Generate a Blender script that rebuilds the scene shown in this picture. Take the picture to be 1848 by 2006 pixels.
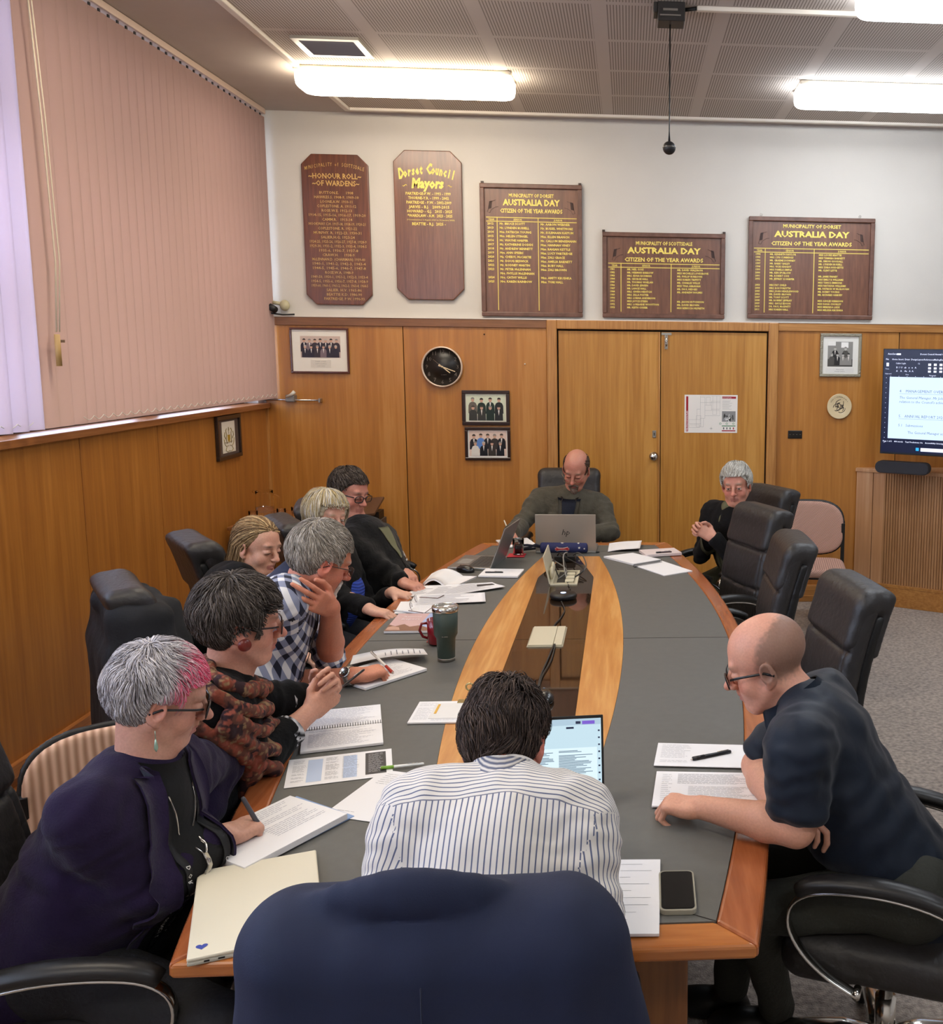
import bpy, math, random
import numpy as np
from mathutils import Vector, Matrix, Euler
random.seed(7)
PI = math.pi
for o in list(bpy.data.objects): bpy.data.objects.remove(o)
scene = bpy.context.scene
COL = scene.collection

# ---------------------------------------------------------------- camera
F, CX, CY, YAW, PITCH, ROLL, HC = 1915.4659, 1368.9731, 956.536, 0.0724, 0.1385, 0.0104, 1.9315
def cam_axes():
    cy, sy, cp, sp, cr, sr = math.cos(YAW), math.sin(YAW), math.cos(PITCH), math.sin(PITCH), math.cos(ROLL), math.sin(ROLL)
    fwd = np.array([sy*cp, cy*cp, -sp]); right = np.array([cy, -sy, 0.]); up = np.cross(right, fwd)
    return cr*right+sr*up, -sr*right+cr*up, fwd
RR, UU, FF = cam_axes()
cam_d = bpy.data.cameras.new('camera'); cam = bpy.data.objects.new('camera', cam_d); COL.objects.link(cam)
cam.matrix_world = Matrix(((RR[0], UU[0], -FF[0], 0), (RR[1], UU[1], -FF[1], 0), (RR[2], UU[2], -FF[2], HC), (0, 0, 0, 1)))
cam_d.sensor_fit = 'VERTICAL'; cam_d.sensor_height = 24; cam_d.lens = F/2006*24
cam_d.shift_x = (924-CX)/2006; cam_d.shift_y = (CY-1003)/2006; cam_d.clip_start = .05
scene.camera = cam
def ray(px, py): return RR*(px-CX)/F-UU*(py-CY)/F+FF
CAM = np.array([0, 0, HC])
def at(px, py, Y):                    # the point at depth Y that the photograph shows at (px, py)
    d = ray(px, py); return CAM+d*Y/d[1]
def onz(px, py, Z=.74):               # the point at height Z
    d = ray(px, py); return CAM+d*(Z-HC)/d[2]
def onx(px, py, X):
    d = ray(px, py); return CAM+d*X/d[0]

# ---------------------------------------------------------------- light
scene.view_settings.view_transform = 'Standard'; scene.view_settings.look = 'None'
scene.view_settings.gamma = 1; scene.view_settings.exposure = 1.13; scene.view_settings.use_curve_mapping = False
w = bpy.data.worlds.new('world'); scene.world = w; w.use_nodes = True
w.node_tree.nodes['Background'].inputs[0].default_value = (.62, .74, 1.0, 1)
w.node_tree.nodes['Background'].inputs[1].default_value = 3.2
XL, YB, ZC, ZD, ZW = -2.663, 7.445, 3.60, 2.155, 1.528   # left wall, back wall, wall top, dado top, window ledge
XR, YF = 4.6, -2.2                                         # right wall, wall behind the camera
# the light of the room comes from its ceiling lamps (built with the ceiling) and the sky behind the window

# ---------------------------------------------------------------- materials
MATS = {}
def new_mat(name):
    m = bpy.data.materials.new(name); m.use_nodes = True; nt = m.node_tree; b = nt.nodes['Principled BSDF']; return m, nt, b
def N(nt, t, **kw):
    n = nt.nodes.new(t)
    for k, v in kw.items():
        if k.startswith('i_'):
            key = k[2:]; key = int(key) if key.isdigit() else key.replace('_', ' ')
            n.inputs[key].default_value = v
        else: setattr(n, k, v)
    return n
def srgb(h):
    if isinstance(h, str): h = [int(h[i:i+2], 16)/255 for i in (0, 2, 4)]
    return tuple([(c/12.92 if c <= .04045 else ((c+.055)/1.055)**2.4) for c in h])+(1,)
def plain(name, col, rough=.6, metal=0, bump=0, bscale=200, var=0, vscale=8, spec=.5, coat=0, sheen=0, trans=0, ior=1.45, stretch=None, emis=None, estr=0, alpha=1, sss=0):
    """a procedural material: colour with noise variation, and noise bump"""
    if name in MATS: return MATS[name]
    m, nt, b = new_mat(name); c = srgb(col)
    b.inputs['Base Color'].default_value = c; b.inputs['Roughness'].default_value = rough; b.inputs['Metallic'].default_value = metal
    b.inputs['Specular IOR Level'].default_value = spec; b.inputs['Coat Weight'].default_value = coat; b.inputs['Sheen Weight'].default_value = sheen
    b.inputs['Transmission Weight'].default_value = trans; b.inputs['IOR'].default_value = ior; b.inputs['Alpha'].default_value = alpha
    if emis: b.inputs['Emission Color'].default_value = srgb(emis); b.inputs['Emission Strength'].default_value = estr
    if sss: b.inputs['Subsurface Weight'].default_value = sss; b.inputs['Subsurface Radius'].default_value = (.012, .005, .003)
    tc = N(nt, 'ShaderNodeTexCoord'); mp = N(nt, 'ShaderNodeMapping')
    if stretch: mp.inputs['Scale'].default_value = stretch
    nt.links.new(tc.outputs['Object'], mp.inputs[0])
    if var:
        n = N(nt, 'ShaderNodeTexNoise', i_Scale=vscale, i_Detail=4.0); nt.links.new(mp.outputs[0], n.inputs['Vector'])
        r = N(nt, 'ShaderNodeMapRange', i_From_Min=.3, i_From_Max=.7, i_To_Min=1-var, i_To_Max=1+var); nt.links.new(n.outputs[0], r.inputs[0])
        h = N(nt, 'ShaderNodeHueSaturation', i_Color=c); nt.links.new(r.outputs[0], h.inputs['Value']); nt.links.new(h.outputs[0], b.inputs['Base Color'])
    if bump:
        n = N(nt, 'ShaderNodeTexNoise', i_Scale=bscale, i_Detail=3.0); nt.links.new(mp.outputs[0], n.inputs['Vector'])
        bp = N(nt, 'ShaderNodeBump', i_Strength=bump, i_Distance=.01); nt.links.new(n.outputs[0], bp.inputs['Height']); nt.links.new(bp.outputs[0], b.inputs['Normal'])
    MATS[name] = m; return m
def wood(name, c1, c2, c3=None, scale=(14, 14, .8), rough=.35, coat=.15, fine=60, bump=.05, planks=0, axis='X'):
    """veneer: a few stretched noises; planks > 0 varies the tone per leaf of veneer along the axis"""
    if name in MATS: return MATS[name]
    m, nt, b = new_mat(name); L = nt.links
    tc = N(nt, 'ShaderNodeTexCoord'); mp = N(nt, 'ShaderNodeMapping'); mp.inputs['Scale'].default_value = scale; L.new(tc.outputs['Object'], mp.inputs[0])
    n1 = N(nt, 'ShaderNodeTexNoise', i_Scale=1.0, i_Detail=5.0, i_Roughness=.6, i_Distortion=1.2); L.new(mp.outputs[0], n1.inputs['Vector'])
    mp2 = N(nt, 'ShaderNodeMapping'); mp2.inputs['Scale'].default_value = tuple(s*fine/14 for s in scale); L.new(tc.outputs['Object'], mp2.inputs[0])
    n2 = N(nt, 'ShaderNodeTexNoise', i_Scale=1.0, i_Detail=3.0); L.new(mp2.outputs[0], n2.inputs['Vector'])
    mx = N(nt, 'ShaderNodeMath', operation='MULTIPLY_ADD'); mx.inputs[1].default_value = .45; L.new(n2.outputs[0], mx.inputs[0]); 
    ml = N(nt, 'ShaderNodeMath', operation='MULTIPLY'); ml.inputs[1].default_value = .55; L.new(n1.outputs[0], ml.inputs[0]); L.new(ml.outputs[0], mx.inputs[2])
    src = mx.outputs[0]
    if planks:
        sp = N(nt, 'ShaderNodeSeparateXYZ'); L.new(tc.outputs['Object'], sp.inputs[0])
        q = N(nt, 'ShaderNodeMath', operation='MULTIPLY'); q.inputs[1].default_value = planks; L.new(sp.outputs[axis], q.inputs[0])
        fl = N(nt, 'ShaderNodeMath', operation='FLOOR'); L.new(q.outputs[0], fl.inputs[0])
        wn = N(nt, 'ShaderNodeTexWhiteNoise', noise_dimensions='1D'); L.new(fl.outputs[0], wn.inputs['W'])
        ad = N(nt, 'ShaderNodeMath', operation='MULTIPLY_ADD'); ad.inputs[1].default_value = .12; L.new(wn.outputs['Value'], ad.inputs[0]); L.new(src, ad.inputs[2])
        sb = N(nt, 'ShaderNodeMath', operation='SUBTRACT'); sb.inputs[1].default_value = .06; L.new(ad.outputs[0], sb.inputs[0]); src = sb.outputs[0]
    cr = N(nt, 'ShaderNodeValToRGB'); e = cr.color_ramp.elements; e[0].position = .32; e[0].color = srgb(c1); e[1].position = .66; e[1].color = srgb(c2)
    if c3: x = e.new(.5); x.color = srgb(c3)
    L.new(src, cr.inputs[0]); L.new(cr.outputs[0], b.inputs['Base Color'])
    b.inputs['Roughness'].default_value = rough; b.inputs['Coat Weight'].default_value = coat; b.inputs['Coat Roughness'].default_value = .25
    bp = N(nt, 'ShaderNodeBump', i_Strength=bump, i_Distance=.01); L.new(n2.outputs[0], bp.inputs['Height']); L.new(bp.outputs[0], b.inputs['Normal'])
    MATS[name] = m; return m
def painted(name, rough=.6, bump=.15, bscale=150, sss=0, sheen=0, spec=.35, stretch=None, noise=.08):
    """colour comes from the mesh's own 'col' attribute (the thing's own colours), plus noise"""
    if name in MATS: return MATS[name]
    m, nt, b = new_mat(name); L = nt.links
    at_ = N(nt, 'ShaderNodeAttribute', attribute_name='col'); tc = N(nt, 'ShaderNodeTexCoord'); mp = N(nt, 'ShaderNodeMapping'); L.new(tc.outputs['Object'], mp.inputs[0])
    if stretch: mp.inputs['Scale'].default_value = stretch
    n = N(nt, 'ShaderNodeTexNoise', i_Scale=bscale, i_Detail=4.0); L.new(mp.outputs[0], n.inputs['Vector'])
    r = N(nt, 'ShaderNodeMapRange', i_From_Min=.3, i_From_Max=.7, i_To_Min=1-noise, i_To_Max=1+noise); L.new(n.outputs[0], r.inputs[0])
    h = N(nt, 'ShaderNodeHueSaturation'); L.new(at_.outputs['Color'], h.inputs['Color']); L.new(r.outputs[0], h.inputs['Value']); L.new(h.outputs[0], b.inputs['Base Color'])
    bp = N(nt, 'ShaderNodeBump', i_Strength=bump, i_Distance=.005); L.new(n.outputs[0], bp.inputs['Height']); L.new(bp.outputs[0], b.inputs['Normal'])
    b.inputs['Roughness'].default_value = rough; b.inputs['Specular IOR Level'].default_value = spec; b.inputs['Sheen Weight'].default_value = sheen
    if sss: b.inputs['Subsurface Weight'].default_value = sss; b.inputs['Subsurface Radius'].default_value = (.01, .004, .002); b.inputs['Subsurface Scale'].default_value = .6
    MATS[name] = m; return m

# ---------------------------------------------------------------- mesh collector
def rot(axis, a): return np.array(Matrix.Rotation(a, 3, axis))
def frame(x=None, y=None, z=None):
    """orthonormal frame from two given axes (first given is kept exactly)"""
    def u(v): v = np.array(v, float); return v/np.linalg.norm(v)
    if x is not None and y is not None: X = u(x); Z = u(np.cross(X, y)); Y = np.cross(Z, X)
    elif z is not None and x is not None: Z = u(z); Y = u(np.cross(Z, x)); X = np.cross(Y, Z)
    else: Y = u(y); X = u(np.cross(Y, z)); Z = np.cross(X, Y)
    return np.stack([X, Y, Z], 1)
class M:
    def __init__(s): s.v = []; s.f = []; s.n = 0; s.sm = []; s.c = []; s.uv = None
    def add(s, v, f, smooth=False, col=None):
        v = np.asarray(v, float).reshape(-1, 3); s.v.append(v); s.f += [tuple(i+s.n for i in q) for q in f]; s.sm += [smooth]*len(f); s.n += len(v)
        s.c.append(np.tile(np.array(srgb(col) if col is not None else (1, 1, 1, 1)), (len(v), 1))); return s
    def box(s, c, d, R=None, col=None):
        p = np.array([[x, y, z] for x in (-.5, .5) for y in (-.5, .5) for z in (-.5, .5)])*np.array(d)
        if R is not None: p = p@np.array(R).T
        return s.add(p+np.array(c), [(0, 1, 3, 2), (4, 6, 7, 5), (0, 4, 5, 1), (2, 3, 7, 6), (0, 2, 6, 4), (1, 5, 7, 3)], col=col)
    def bb(s, a, b, **k): a = np.array(a, float); b = np.array(b, float); return s.box((a+b)/2, np.abs(b-a), **k)
    def prism(s, poly, z0, z1, R=None, o=(0, 0, 0), smooth=False, col=None):
        """2-D polygon (counter-clockwise) extruded from z0 to z1, then turned by R and moved to o"""
        n = len(poly); p = np.array([[x, y, z0] for x, y in poly]+[[x, y, z1] for x, y in poly])
        if R is not None: p = p@np.array(R).T
        s.add(p+np.array(o), [tuple(range(n))[::-1], tuple(range(n, 2*n))], col=col)
        s.f += [(s.n-2*n+i, s.n-2*n+(i+1) % n, s.n-n+(i+1) % n, s.n-n+i) for i in range(n)]; s.sm += [smooth]*n; return s
    def tube(s, path, r, n=10, closed=False, cap=True, flat=None, col=None, up=None):
        """tube along a path; r may be a list; flat=(a,b) scales the section"""
        P = np.array(path, float); k = len(P); r = np.ones(k)*np.array(r)
        T = np.roll(P, -1, 0)-np.roll(P, 1, 0) if closed else np.gradient(P, axis=0)
        T /= np.linalg.norm(T, axis=1)[:, None]+1e-12
        u = np.array(up if up is not None else ([0, 0, 1.] if abs(T[0][2]) < .9 else [1., 0, 0])); V = []
        for i in range(k):
            a = np.cross(T[i], u); a /= np.linalg.norm(a)+1e-12; u2 = np.cross(a, T[i])
            if up is None: u = u2
            for j in range(n):
                t = 2*PI*j/n; fa, fb = flat or (1, 1); V.append(P[i]+r[i]*(fa*math.cos(t)*a+fb*math.sin(t)*u2))
        q = [(i*n+j, i*n+(j+1) % n, ((i+1) % k)*n+(j+1) % n, ((i+1) % k)*n+j) for i in range(k if closed else k-1) for j in range(n)]
        if cap and not closed: q += [tuple(range(n))[::-1], tuple(range((k-1)*n, k*n))]
        s.add(V, q, True, col); return s
    def lathe(s, prof, c=(0, 0, 0), n=24, R=None, col=None):
        V = np.array([[r*math.cos(2*PI*j/n), r*math.sin(2*PI*j/n), z] for r, z in prof for j in range(n)])
        if R is not None: V = V@np.array(R).T
        k = len(prof); q = [(i*n+j, i*n+(j+1) % n, (i+1)*n+(j+1) % n, (i+1)*n+j) for i in range(k-1) for j in range(n)]
        q += [tuple(range(n))[::-1], tuple(range((k-1)*n, k*n))]
        return s.add(V+np.array(c), q, True, col)
    def ball(s, c, r, n=12, R=None, col=None):
        r = np.ones(3)*np.array(r); V = []
        for i in range(1, n): 
            for j in range(2*n): a = PI*i/n; t = PI*j/n; V.append([math.sin(a)*math.cos(t), math.sin(a)*math.sin(t), math.cos(a)])
        V += [[0, 0, 1], [0, 0, -1]]; m = 2*n; e = (n-1)*m
        q = [(i*m+j, (i+1)*m+j, (i+1)*m+(j+1) % m, i*m+(j+1) % m) for i in range(n-2) for j in range(m)]
        q += [(e, j, (j+1) % m) for j in range(m)]+[(e+1, (n-2)*m+(j+1) % m, (n-2)*m+j) for j in range(m)]
        V = np.array(V)*r
        if R is not None: V = V@np.array(R).T
        return s.add(V+np.array(c), q, True, col)
    def grid(s, P, smooth=True, thick=0, col=None):
        """surface from an (a,b,3) array of points; thick gives it a second side offset down its normal"""
        P = np.array(P, float); a, b = P.shape[:2]
        q = [(i*b+j, (i+1)*b+j, (i+1)*b+j+1, i*b+j+1) for i in range(a-1) for j in range(b-1)]
        if not thick: return s.add(P.reshape(-1, 3), q, smooth, col)
        nn = np.cross(np.gradient(P, axis=0), np.gradient(P, axis=1)); nn /= np.linalg.norm(nn, axis=2)[..., None]+1e-12
        Q = P-nn*thick; k = a*b; ring = [i*b for i in range(a)]+[(a-1)*b+j for j in range(1, b)]+[i*b+b-1 for i in range(a-2, -1, -1)]+[j for j in range(b-2, 0, -1)]
        q2 = [tuple(k+i for i in f[::-1]) for f in q]; q3 = [(ring[i], ring[i]+k, ring[(i+1) % len(ring)]+k, ring[(i+1) % len(ring)]) for i in range(len(ring))]
        q3 = [f[::-1] for f in q3]
        return s.add(np.concatenate([P.reshape(-1, 3), Q.reshape(-1, 3)]), q+q2+q3, smooth, col)
    def move(s, R=None, o=(0, 0, 0)):
        s.v = [(v@np.array(R).T if R is not None else v)+np.array(o) for v in s.v]; return s
    def join(s, m): 
        for v, c in zip(m.v, m.c): s.v.append(v); s.c.append(c)
        s.f += [tuple(i+s.n for i in q) for q in m.f]; s.sm += m.sm; s.n += m.n; return s
def WL(o):
    l = Vector(o.location)
    while o.parent: o = o.parent; l += Vector(o.location)
    return l
def fill(me, v, f, sm=None, c=None, mat=None):
    if isinstance(f, np.ndarray):
        n = len(f); me.vertices.add(len(v)); me.vertices.foreach_set('co', np.asarray(v, np.float32).ravel()); me.loops.add(n*4); me.loops.foreach_set('vertex_index', f.astype(np.int32).ravel()); me.polygons.add(n); me.polygons.foreach_set('loop_start', np.arange(0, n*4, 4, dtype=np.int32))
        me.update(calc_edges=True)
    else: me.from_pydata(v.tolist(), [], f)
    if sm is not None: me.polygons.foreach_set('use_smooth', np.array(sm, bool) if not np.isscalar(sm) else np.full(len(me.polygons), sm))
    if c is not None:
        a = me.color_attributes.new('col', 'FLOAT_COLOR', 'POINT'); a.data.foreach_set('color', np.asarray(c, np.float32).ravel())
    if mat: me.materials.append(mat)
    me.update()
def part(name, m, mat, parent=None, bevel=0, bs=2, loc=None, sub=0, label=None, autos=False):
    """link the collected shape as ONE object; parent may be a thing (its parts are given in the same space as the thing)"""
    v = np.concatenate(m.v) if isinstance(m, M) else m[0]
    me = bpy.data.meshes.new(name); o = bpy.data.objects.new(name, me)
    if parent: off = np.array(WL(parent))
    else:
        off = np.array(loc) if loc is not None else np.array([(v[:, 0].min()+v[:, 0].max())/2, (v[:, 1].min()+v[:, 1].max())/2, v[:, 2].min()]); o.location = off
    if isinstance(m, M):
        C = np.concatenate(m.c); fill(me, v-off, m.f, m.sm, C if (C.min() < 1) else None, mat)
    else: fill(me, v-off, m[1], True, m[2] if len(m) > 2 else None, mat)
    COL.objects.link(o); o.parent = parent
    if bevel: b = o.modifiers.new('bevel', 'BEVEL'); b.width = bevel; b.segments = bs; b.limit_method = 'ANGLE'; b.angle_limit = .6; b.harden_normals = False
    if sub: b = o.modifiers.new('subd', 'SUBSURF'); b.levels = sub; b.render_levels = sub
    if label: o['label'] = label
    return o
def tag(o, label, cat, group=None, kind=None):
    if label: o['label'] = label
    if cat: o['category'] = cat
    if group: o['group'] = group
    if kind: o['kind'] = kind
    return o
def thing(name, label, cat, loc=(0, 0, 0), group=None):
    o = bpy.data.objects.new(name, None); o.empty_display_size = .1; COL.objects.link(o); o.location = Vector([float(a) for a in loc]); return tag(o, label, cat, group)
def struct(name, m, mat, bevel=0, **k):
    o = part(name, m, mat, bevel=bevel, **k); o['kind'] = 'structure'; return o
def dup(root, loc, rz=0, label=None, group=None, s=1):
    r = root.copy(); COL.objects.link(r); r.location = Vector([float(a) for a in loc]); r.rotation_euler = (0, 0, rz); r.scale = (s, s, s)
    if label: r['label'] = label
    if group: r['group'] = group
    for ch in list(root.children):
        c = ch.copy(); COL.objects.link(c); c.parent = r
        for g in list(ch.children): d = g.copy(); COL.objects.link(d); d.parent = c
    return r
# ---------------------------------------------------------------- lettering
_tc = {}
def text_mesh(txt, size=.02, off=0., shear=0., align='CENTER', sx=1., space=1.):
    key = (txt, off, shear, align, space)
    if key not in _tc:
        cu = bpy.data.curves.new('t', 'FONT'); cu.body = txt; cu.size = 1; cu.offset = off; cu.shear = shear; cu.align_x = align; cu.resolution_u = 1; cu.space_character = space
        o = bpy.data.objects.new('t', cu); COL.objects.link(o); dg = bpy.context.evaluated_depsgraph_get(); dg.update()
        me = bpy.data.meshes.new_from_object(o.evaluated_get(dg)); v = np.array([list(p.co) for p in me.vertices]).reshape(-1, 3); f = [tuple(p.vertices) for p in me.polygons]
        bpy.data.objects.remove(o); bpy.data.curves.remove(cu); bpy.data.meshes.remove(me); _tc[key] = (v, f)
    v, f = _tc[key]; v = v.copy()
    if len(v): v[:, 0] *= size*sx; v[:, 1] *= size
    return v, f
def put_text(m, txt, o, X, Y, size, **k):
    """text at o with unit axes X (reading direction) and Y (up); fit=width squeezes it to that width"""
    col = k.pop('col', None); fit = k.pop('fit', None); bend = k.pop('bend', 0)
    v, f = text_mesh(txt, size, **k)
    if not len(v): return
    if fit: wd = v[:, 0].max()-v[:, 0].min(); v[:, 0] *= fit/wd
    if bend: v[:, 1] -= bend*v[:, 0]**2
    m.add(np.array(o)+v[:, :1]*np.array(X)+v[:, 1:2]*np.array(Y), f, False, col)
# ---------------------------------------------------------------- smooth solids (numpy distance fields + surface nets)
def _v(a): return np.array(a, float)
def smin(a, b, k):
    if k <= 0: return np.minimum(a, b)
    h = np.clip(.5+.5*(b-a)/k, 0, 1); return b+(a-b)*h-k*h*(1-h)
def smax(a, b, k): return -smin(-a, -b, k)
class S:
    """list of primitives; each is (function, smoothness, op)"""
    def __init__(s): s.p = []
    def put(s, f, k=.01, op='+'): s.p.append((f, k, op)); return s
    def cap(s, a, b, ra, rb=None, k=.01, op='+', sc=None):
        """tapered capsule; sc=(axis, factor) flattens the section along the axis"""
        a, b = _v(a), _v(b); rb = ra if rb is None else rb; d = b-a; L = d@d+1e-12
        if sc is None:
            def f(p): q = p-a; t = np.clip(q@d/L, 0, 1); return np.sqrt(((q-t[..., None]*d)**2).sum(-1))-(ra+(rb-ra)*t)
        else:
            n = _v(sc[0]); n /= np.linalg.norm(n); g = sc[1]
            def f(p):
                q = p-a; t = np.clip(q@d/L, 0, 1); q = q-t[..., None]*d; h = q@n; q2 = q+(h*(1/g-1))[..., None]*n
                return (np.sqrt((q2**2).sum(-1))-(ra+(rb-ra)*t))*min(1, g)
        return s.put(f, k, op)
    def cone(s, a, b, ra, rb=None, r=.004, k=.006, op='+'):
        """flat-ended tapered cylinder"""
        a, b = _v(a), _v(b); rb = ra if rb is None else rb; d = b-a; L = np.linalg.norm(d); d = d/L
        def f(p):
            q = p-a; h = q@d; rad = np.sqrt(np.maximum((q*q).sum(-1)-h*h, 0))-(ra+(rb-ra)*np.clip(h/L, 0, 1)); ax = np.abs(h-L/2)-L/2
            return smax(rad, ax, r*2)
        return s.put(f, k, op)
    def ell(s, c, r, R=None, k=.01, op='+'):
        c, r = _v(c), np.ones(3)*_v(r)
        def f(p):
            q = p-c
            if R is not None: q = q@R
            a = np.sqrt(((q/r)**2).sum(-1)); b = np.sqrt(((q/r**2)**2).sum(-1))+1e-9; return a*(a-1)/b
        return s.put(f, k, op)
    def box(s, c, h, R=None, r=.01, k=.01, op='+'):
        c, h = _v(c), _v(h)-r
        def f(p):
            q = p-c
            if R is not None: q = q@R
            q = np.abs(q)-h; return np.sqrt((np.maximum(q, 0)**2).sum(-1))+np.minimum(q.max(-1), 0)-r
        return s.put(f, k, op)
    def plane(s, o, n, k=.004, op='&'):
        """keep what lies on the side the normal points away from"""
        o, n = _v(o), _v(n); n = n/np.linalg.norm(n)
        return s.put(lambda p: (p-o)@n, k, op)
    def chain(s, pts, rs, k=.01, **kw):
        for i in range(len(pts)-1): s.cap(pts[i], pts[i+1], rs[i], rs[i+1], k=k, **kw)
        return s
    def mesh(s, h, lo, hi, disp=None, B=10):
        lo, hi = _v(lo), _v(hi); nb = np.ceil((hi-lo)/(h*B)).astype(int); G = np.stack(np.meshgrid(*[np.arange(n) for n in nb], indexing='ij'), -1).reshape(-1, 3)
        cen = lo+(G+.5)*h*B; rad = h*B*.87; D = []; cur = np.full(len(G), 1e3)
        for f, k, op in s.p:
            d = f(cen); D.append(d); cur = smin(cur, d, k) if op == '+' else (smax(cur, -d, k) if op == '-' else smax(cur, d, k))
        act = np.abs(cur) < rad*1.6+.01; G = G[act]; D = [d[act] for d in D]; nbk = len(G)
        lin = np.arange(B+1)*h; off = np.stack(np.meshgrid(lin, lin, lin, indexing='ij'), -1).reshape(-1, 3)
        V = np.full((nbk, (B+1)**3), 1e3, np.float64); base = lo+G*h*B
        mn = np.min([d for d, q in zip(D, s.p) if q[2] == '+'], axis=0)
        for (f, k, op), d in zip(s.p, D):
            if op == '+': m = d-rad*1.3 < np.maximum(mn, -rad)+rad*1.3+k
            elif op == '-': m = d < rad*1.5+k
            else: m = d > -rad*1.5-k
            if not m.any(): continue
            P = base[m][:, None]+off[None]; dd = f(P)
            V[m] = smin(V[m], dd, k) if op == '+' else (smax(V[m], -dd, k) if op == '-' else smax(V[m], dd, k))
        if disp is not None:
            P = base[:, None]+off[None]; V += disp(P)
        V = V.reshape(nbk, B+1, B+1, B+1); I = V < 0
        dims = nb*B+2
        def gid(g): return (g[:, 0]*dims[1]+g[:, 1])*dims[2]+g[:, 2]
        cs = sum(I[:, a:B+a, b:B+b, c:B+c].astype(np.int8) for a in (0, 1) for b in (0, 1) for c in (0, 1))
        cells = np.argwhere((cs > 0) & (cs < 8)); bi = cells[:, 0]; ci = cells[:, 1:]; acc = np.zeros((len(cells), 3)); cnt = np.zeros(len(cells))
        cv = {(a, b, c): V[bi, ci[:, 0]+a, ci[:, 1]+b, ci[:, 2]+c] for a in (0, 1) for b in (0, 1) for c in (0, 1)}
        for a in cv:
            for ax in range(3):
                if a[ax] == 0:
                    b = list(a); b[ax] = 1; b = tuple(b); va, vb = cv[a], cv[b]; m = (va < 0) != (vb < 0); t = np.where(m, va/np.where(m, va-vb, 1), 0)
                    pt = np.tile(np.array(a, float), (len(cells), 1)); pt[:, ax] = t; acc += pt*m[:, None]; cnt += m
        gcell = G[bi]*B+ci; P = lo+(gcell+acc/cnt[:, None])*h; ids = gid(gcell); order = np.argsort(ids); sid = ids[order]
        quads = []
        for ax in range(3):
            sl0 = [slice(0, B)]*3; sl1 = [slice(0, B)]*3; sl1[ax] = slice(1, B+1)
            A, C = I[(slice(None),)+tuple(sl0)], I[(slice(None),)+tuple(sl1)]
            e = np.argwhere(A != C)
            if not len(e): continue
            g = G[e[:, 0]]*B+e[:, 1:]; inside = A[e[:, 0], e[:, 1], e[:, 2], e[:, 3]]; u, w_ = [(1, 2), (2, 0), (0, 1)][ax]
            idx = []; ok = np.ones(len(e), bool)
            for du, dw in ((0, 0), (-1, 0), (-1, -1), (0, -1)):
                g2 = g.copy(); g2[:, u] += du; g2[:, w_] += dw; q = gid(g2); j = np.clip(np.searchsorted(sid, q), 0, len(sid)-1); ok &= (sid[j] == q) & (g2.min(1) >= 0); idx.append(order[j])
            Q = np.stack(idx, 1); Q[~inside] = Q[~inside][:, ::-1]; quads.append(Q[ok])
        Q = np.concatenate(quads)
        return P, Q
def vnormals(P, Q):
    n = np.cross(P[Q[:, 2]]-P[Q[:, 0]], P[Q[:, 3]]-P[Q[:, 1]]); out = np.zeros_like(P)
    for i in range(4): 
        for a in range(3): out[:, a] += np.bincount(Q[:, i], n[:, a], len(P))
    return out/(np.linalg.norm(out, axis=1)[:, None]+1e-12)
def relax(P, Q, it=2, w_=.5):
    for _ in range(it):
        acc = np.zeros_like(P); c = np.zeros(len(P))
        for i in range(4):
            for a in range(3): acc[:, a] += np.bincount(Q[:, i], P[Q[:, (i+1) % 4], a]+P[Q[:, (i+3) % 4], a], len(P))
            c += np.bincount(Q[:, i], minlength=len(P))*2
        P = P*(1-w_)+w_*acc/np.maximum(c, 1)[:, None]
    return P
_rng = np.random.RandomState(3); _tab = _rng.rand(32, 32, 32)*2-1
def noise3(p):
    p = np.asarray(p); i = np.floor(p).astype(int); f = p-i; f = f*f*(3-2*f); i &= 31; j = (i+1) & 31; r = 0
    for a in (0, 1):
        for b in (0, 1):
            for c in (0, 1):
                r = r+_tab[(j if a else i)[..., 0], (j if b else i)[..., 1], (j if c else i)[..., 2]]*(f[..., 0] if a else 1-f[..., 0])*(f[..., 1] if b else 1-f[..., 1])*(f[..., 2] if c else 1-f[..., 2])
    return r
def biggest(P, Q):
    lab = np.arange(len(P))
    while True:
        m = lab[Q].min(1); n = lab.copy()
        for i in range(4): np.minimum.at(n, Q[:, i], m)
        n = n[n]
        if (n == lab).all(): break
        lab = n
    u, c = np.unique(lab[Q[:, 0]], return_counts=True); k = lab == u[c.argmax()]; idx = np.cumsum(k)-1
    return P[k], idx[Q[k[Q[:, 0]]]]
def sdf_part(name, s, h, lo, hi, mat, parent=None, paint=None, it=2, wr=None, one=False, **k):
    """mesh the solid; wr(P,N) -> offset along the normal (cloth folds); paint(P,N) -> rgb"""
    P, Q = s.mesh(h, lo, hi)
    if one: P, Q = biggest(P, Q)
    P = relax(P, Q, it)
    nn = vnormals(P, Q)
    if wr is not None: P = P+nn*wr(P, nn)[:, None]
    c = None
    if paint is not None: c = np.concatenate([paint(P, nn), np.ones((len(P), 1))], 1)
    return part(name, (P, Q, c) if c is not None else (P, Q), mat, parent, **k)
def lin(h): return np.array(srgb(h)[:3])
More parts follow.
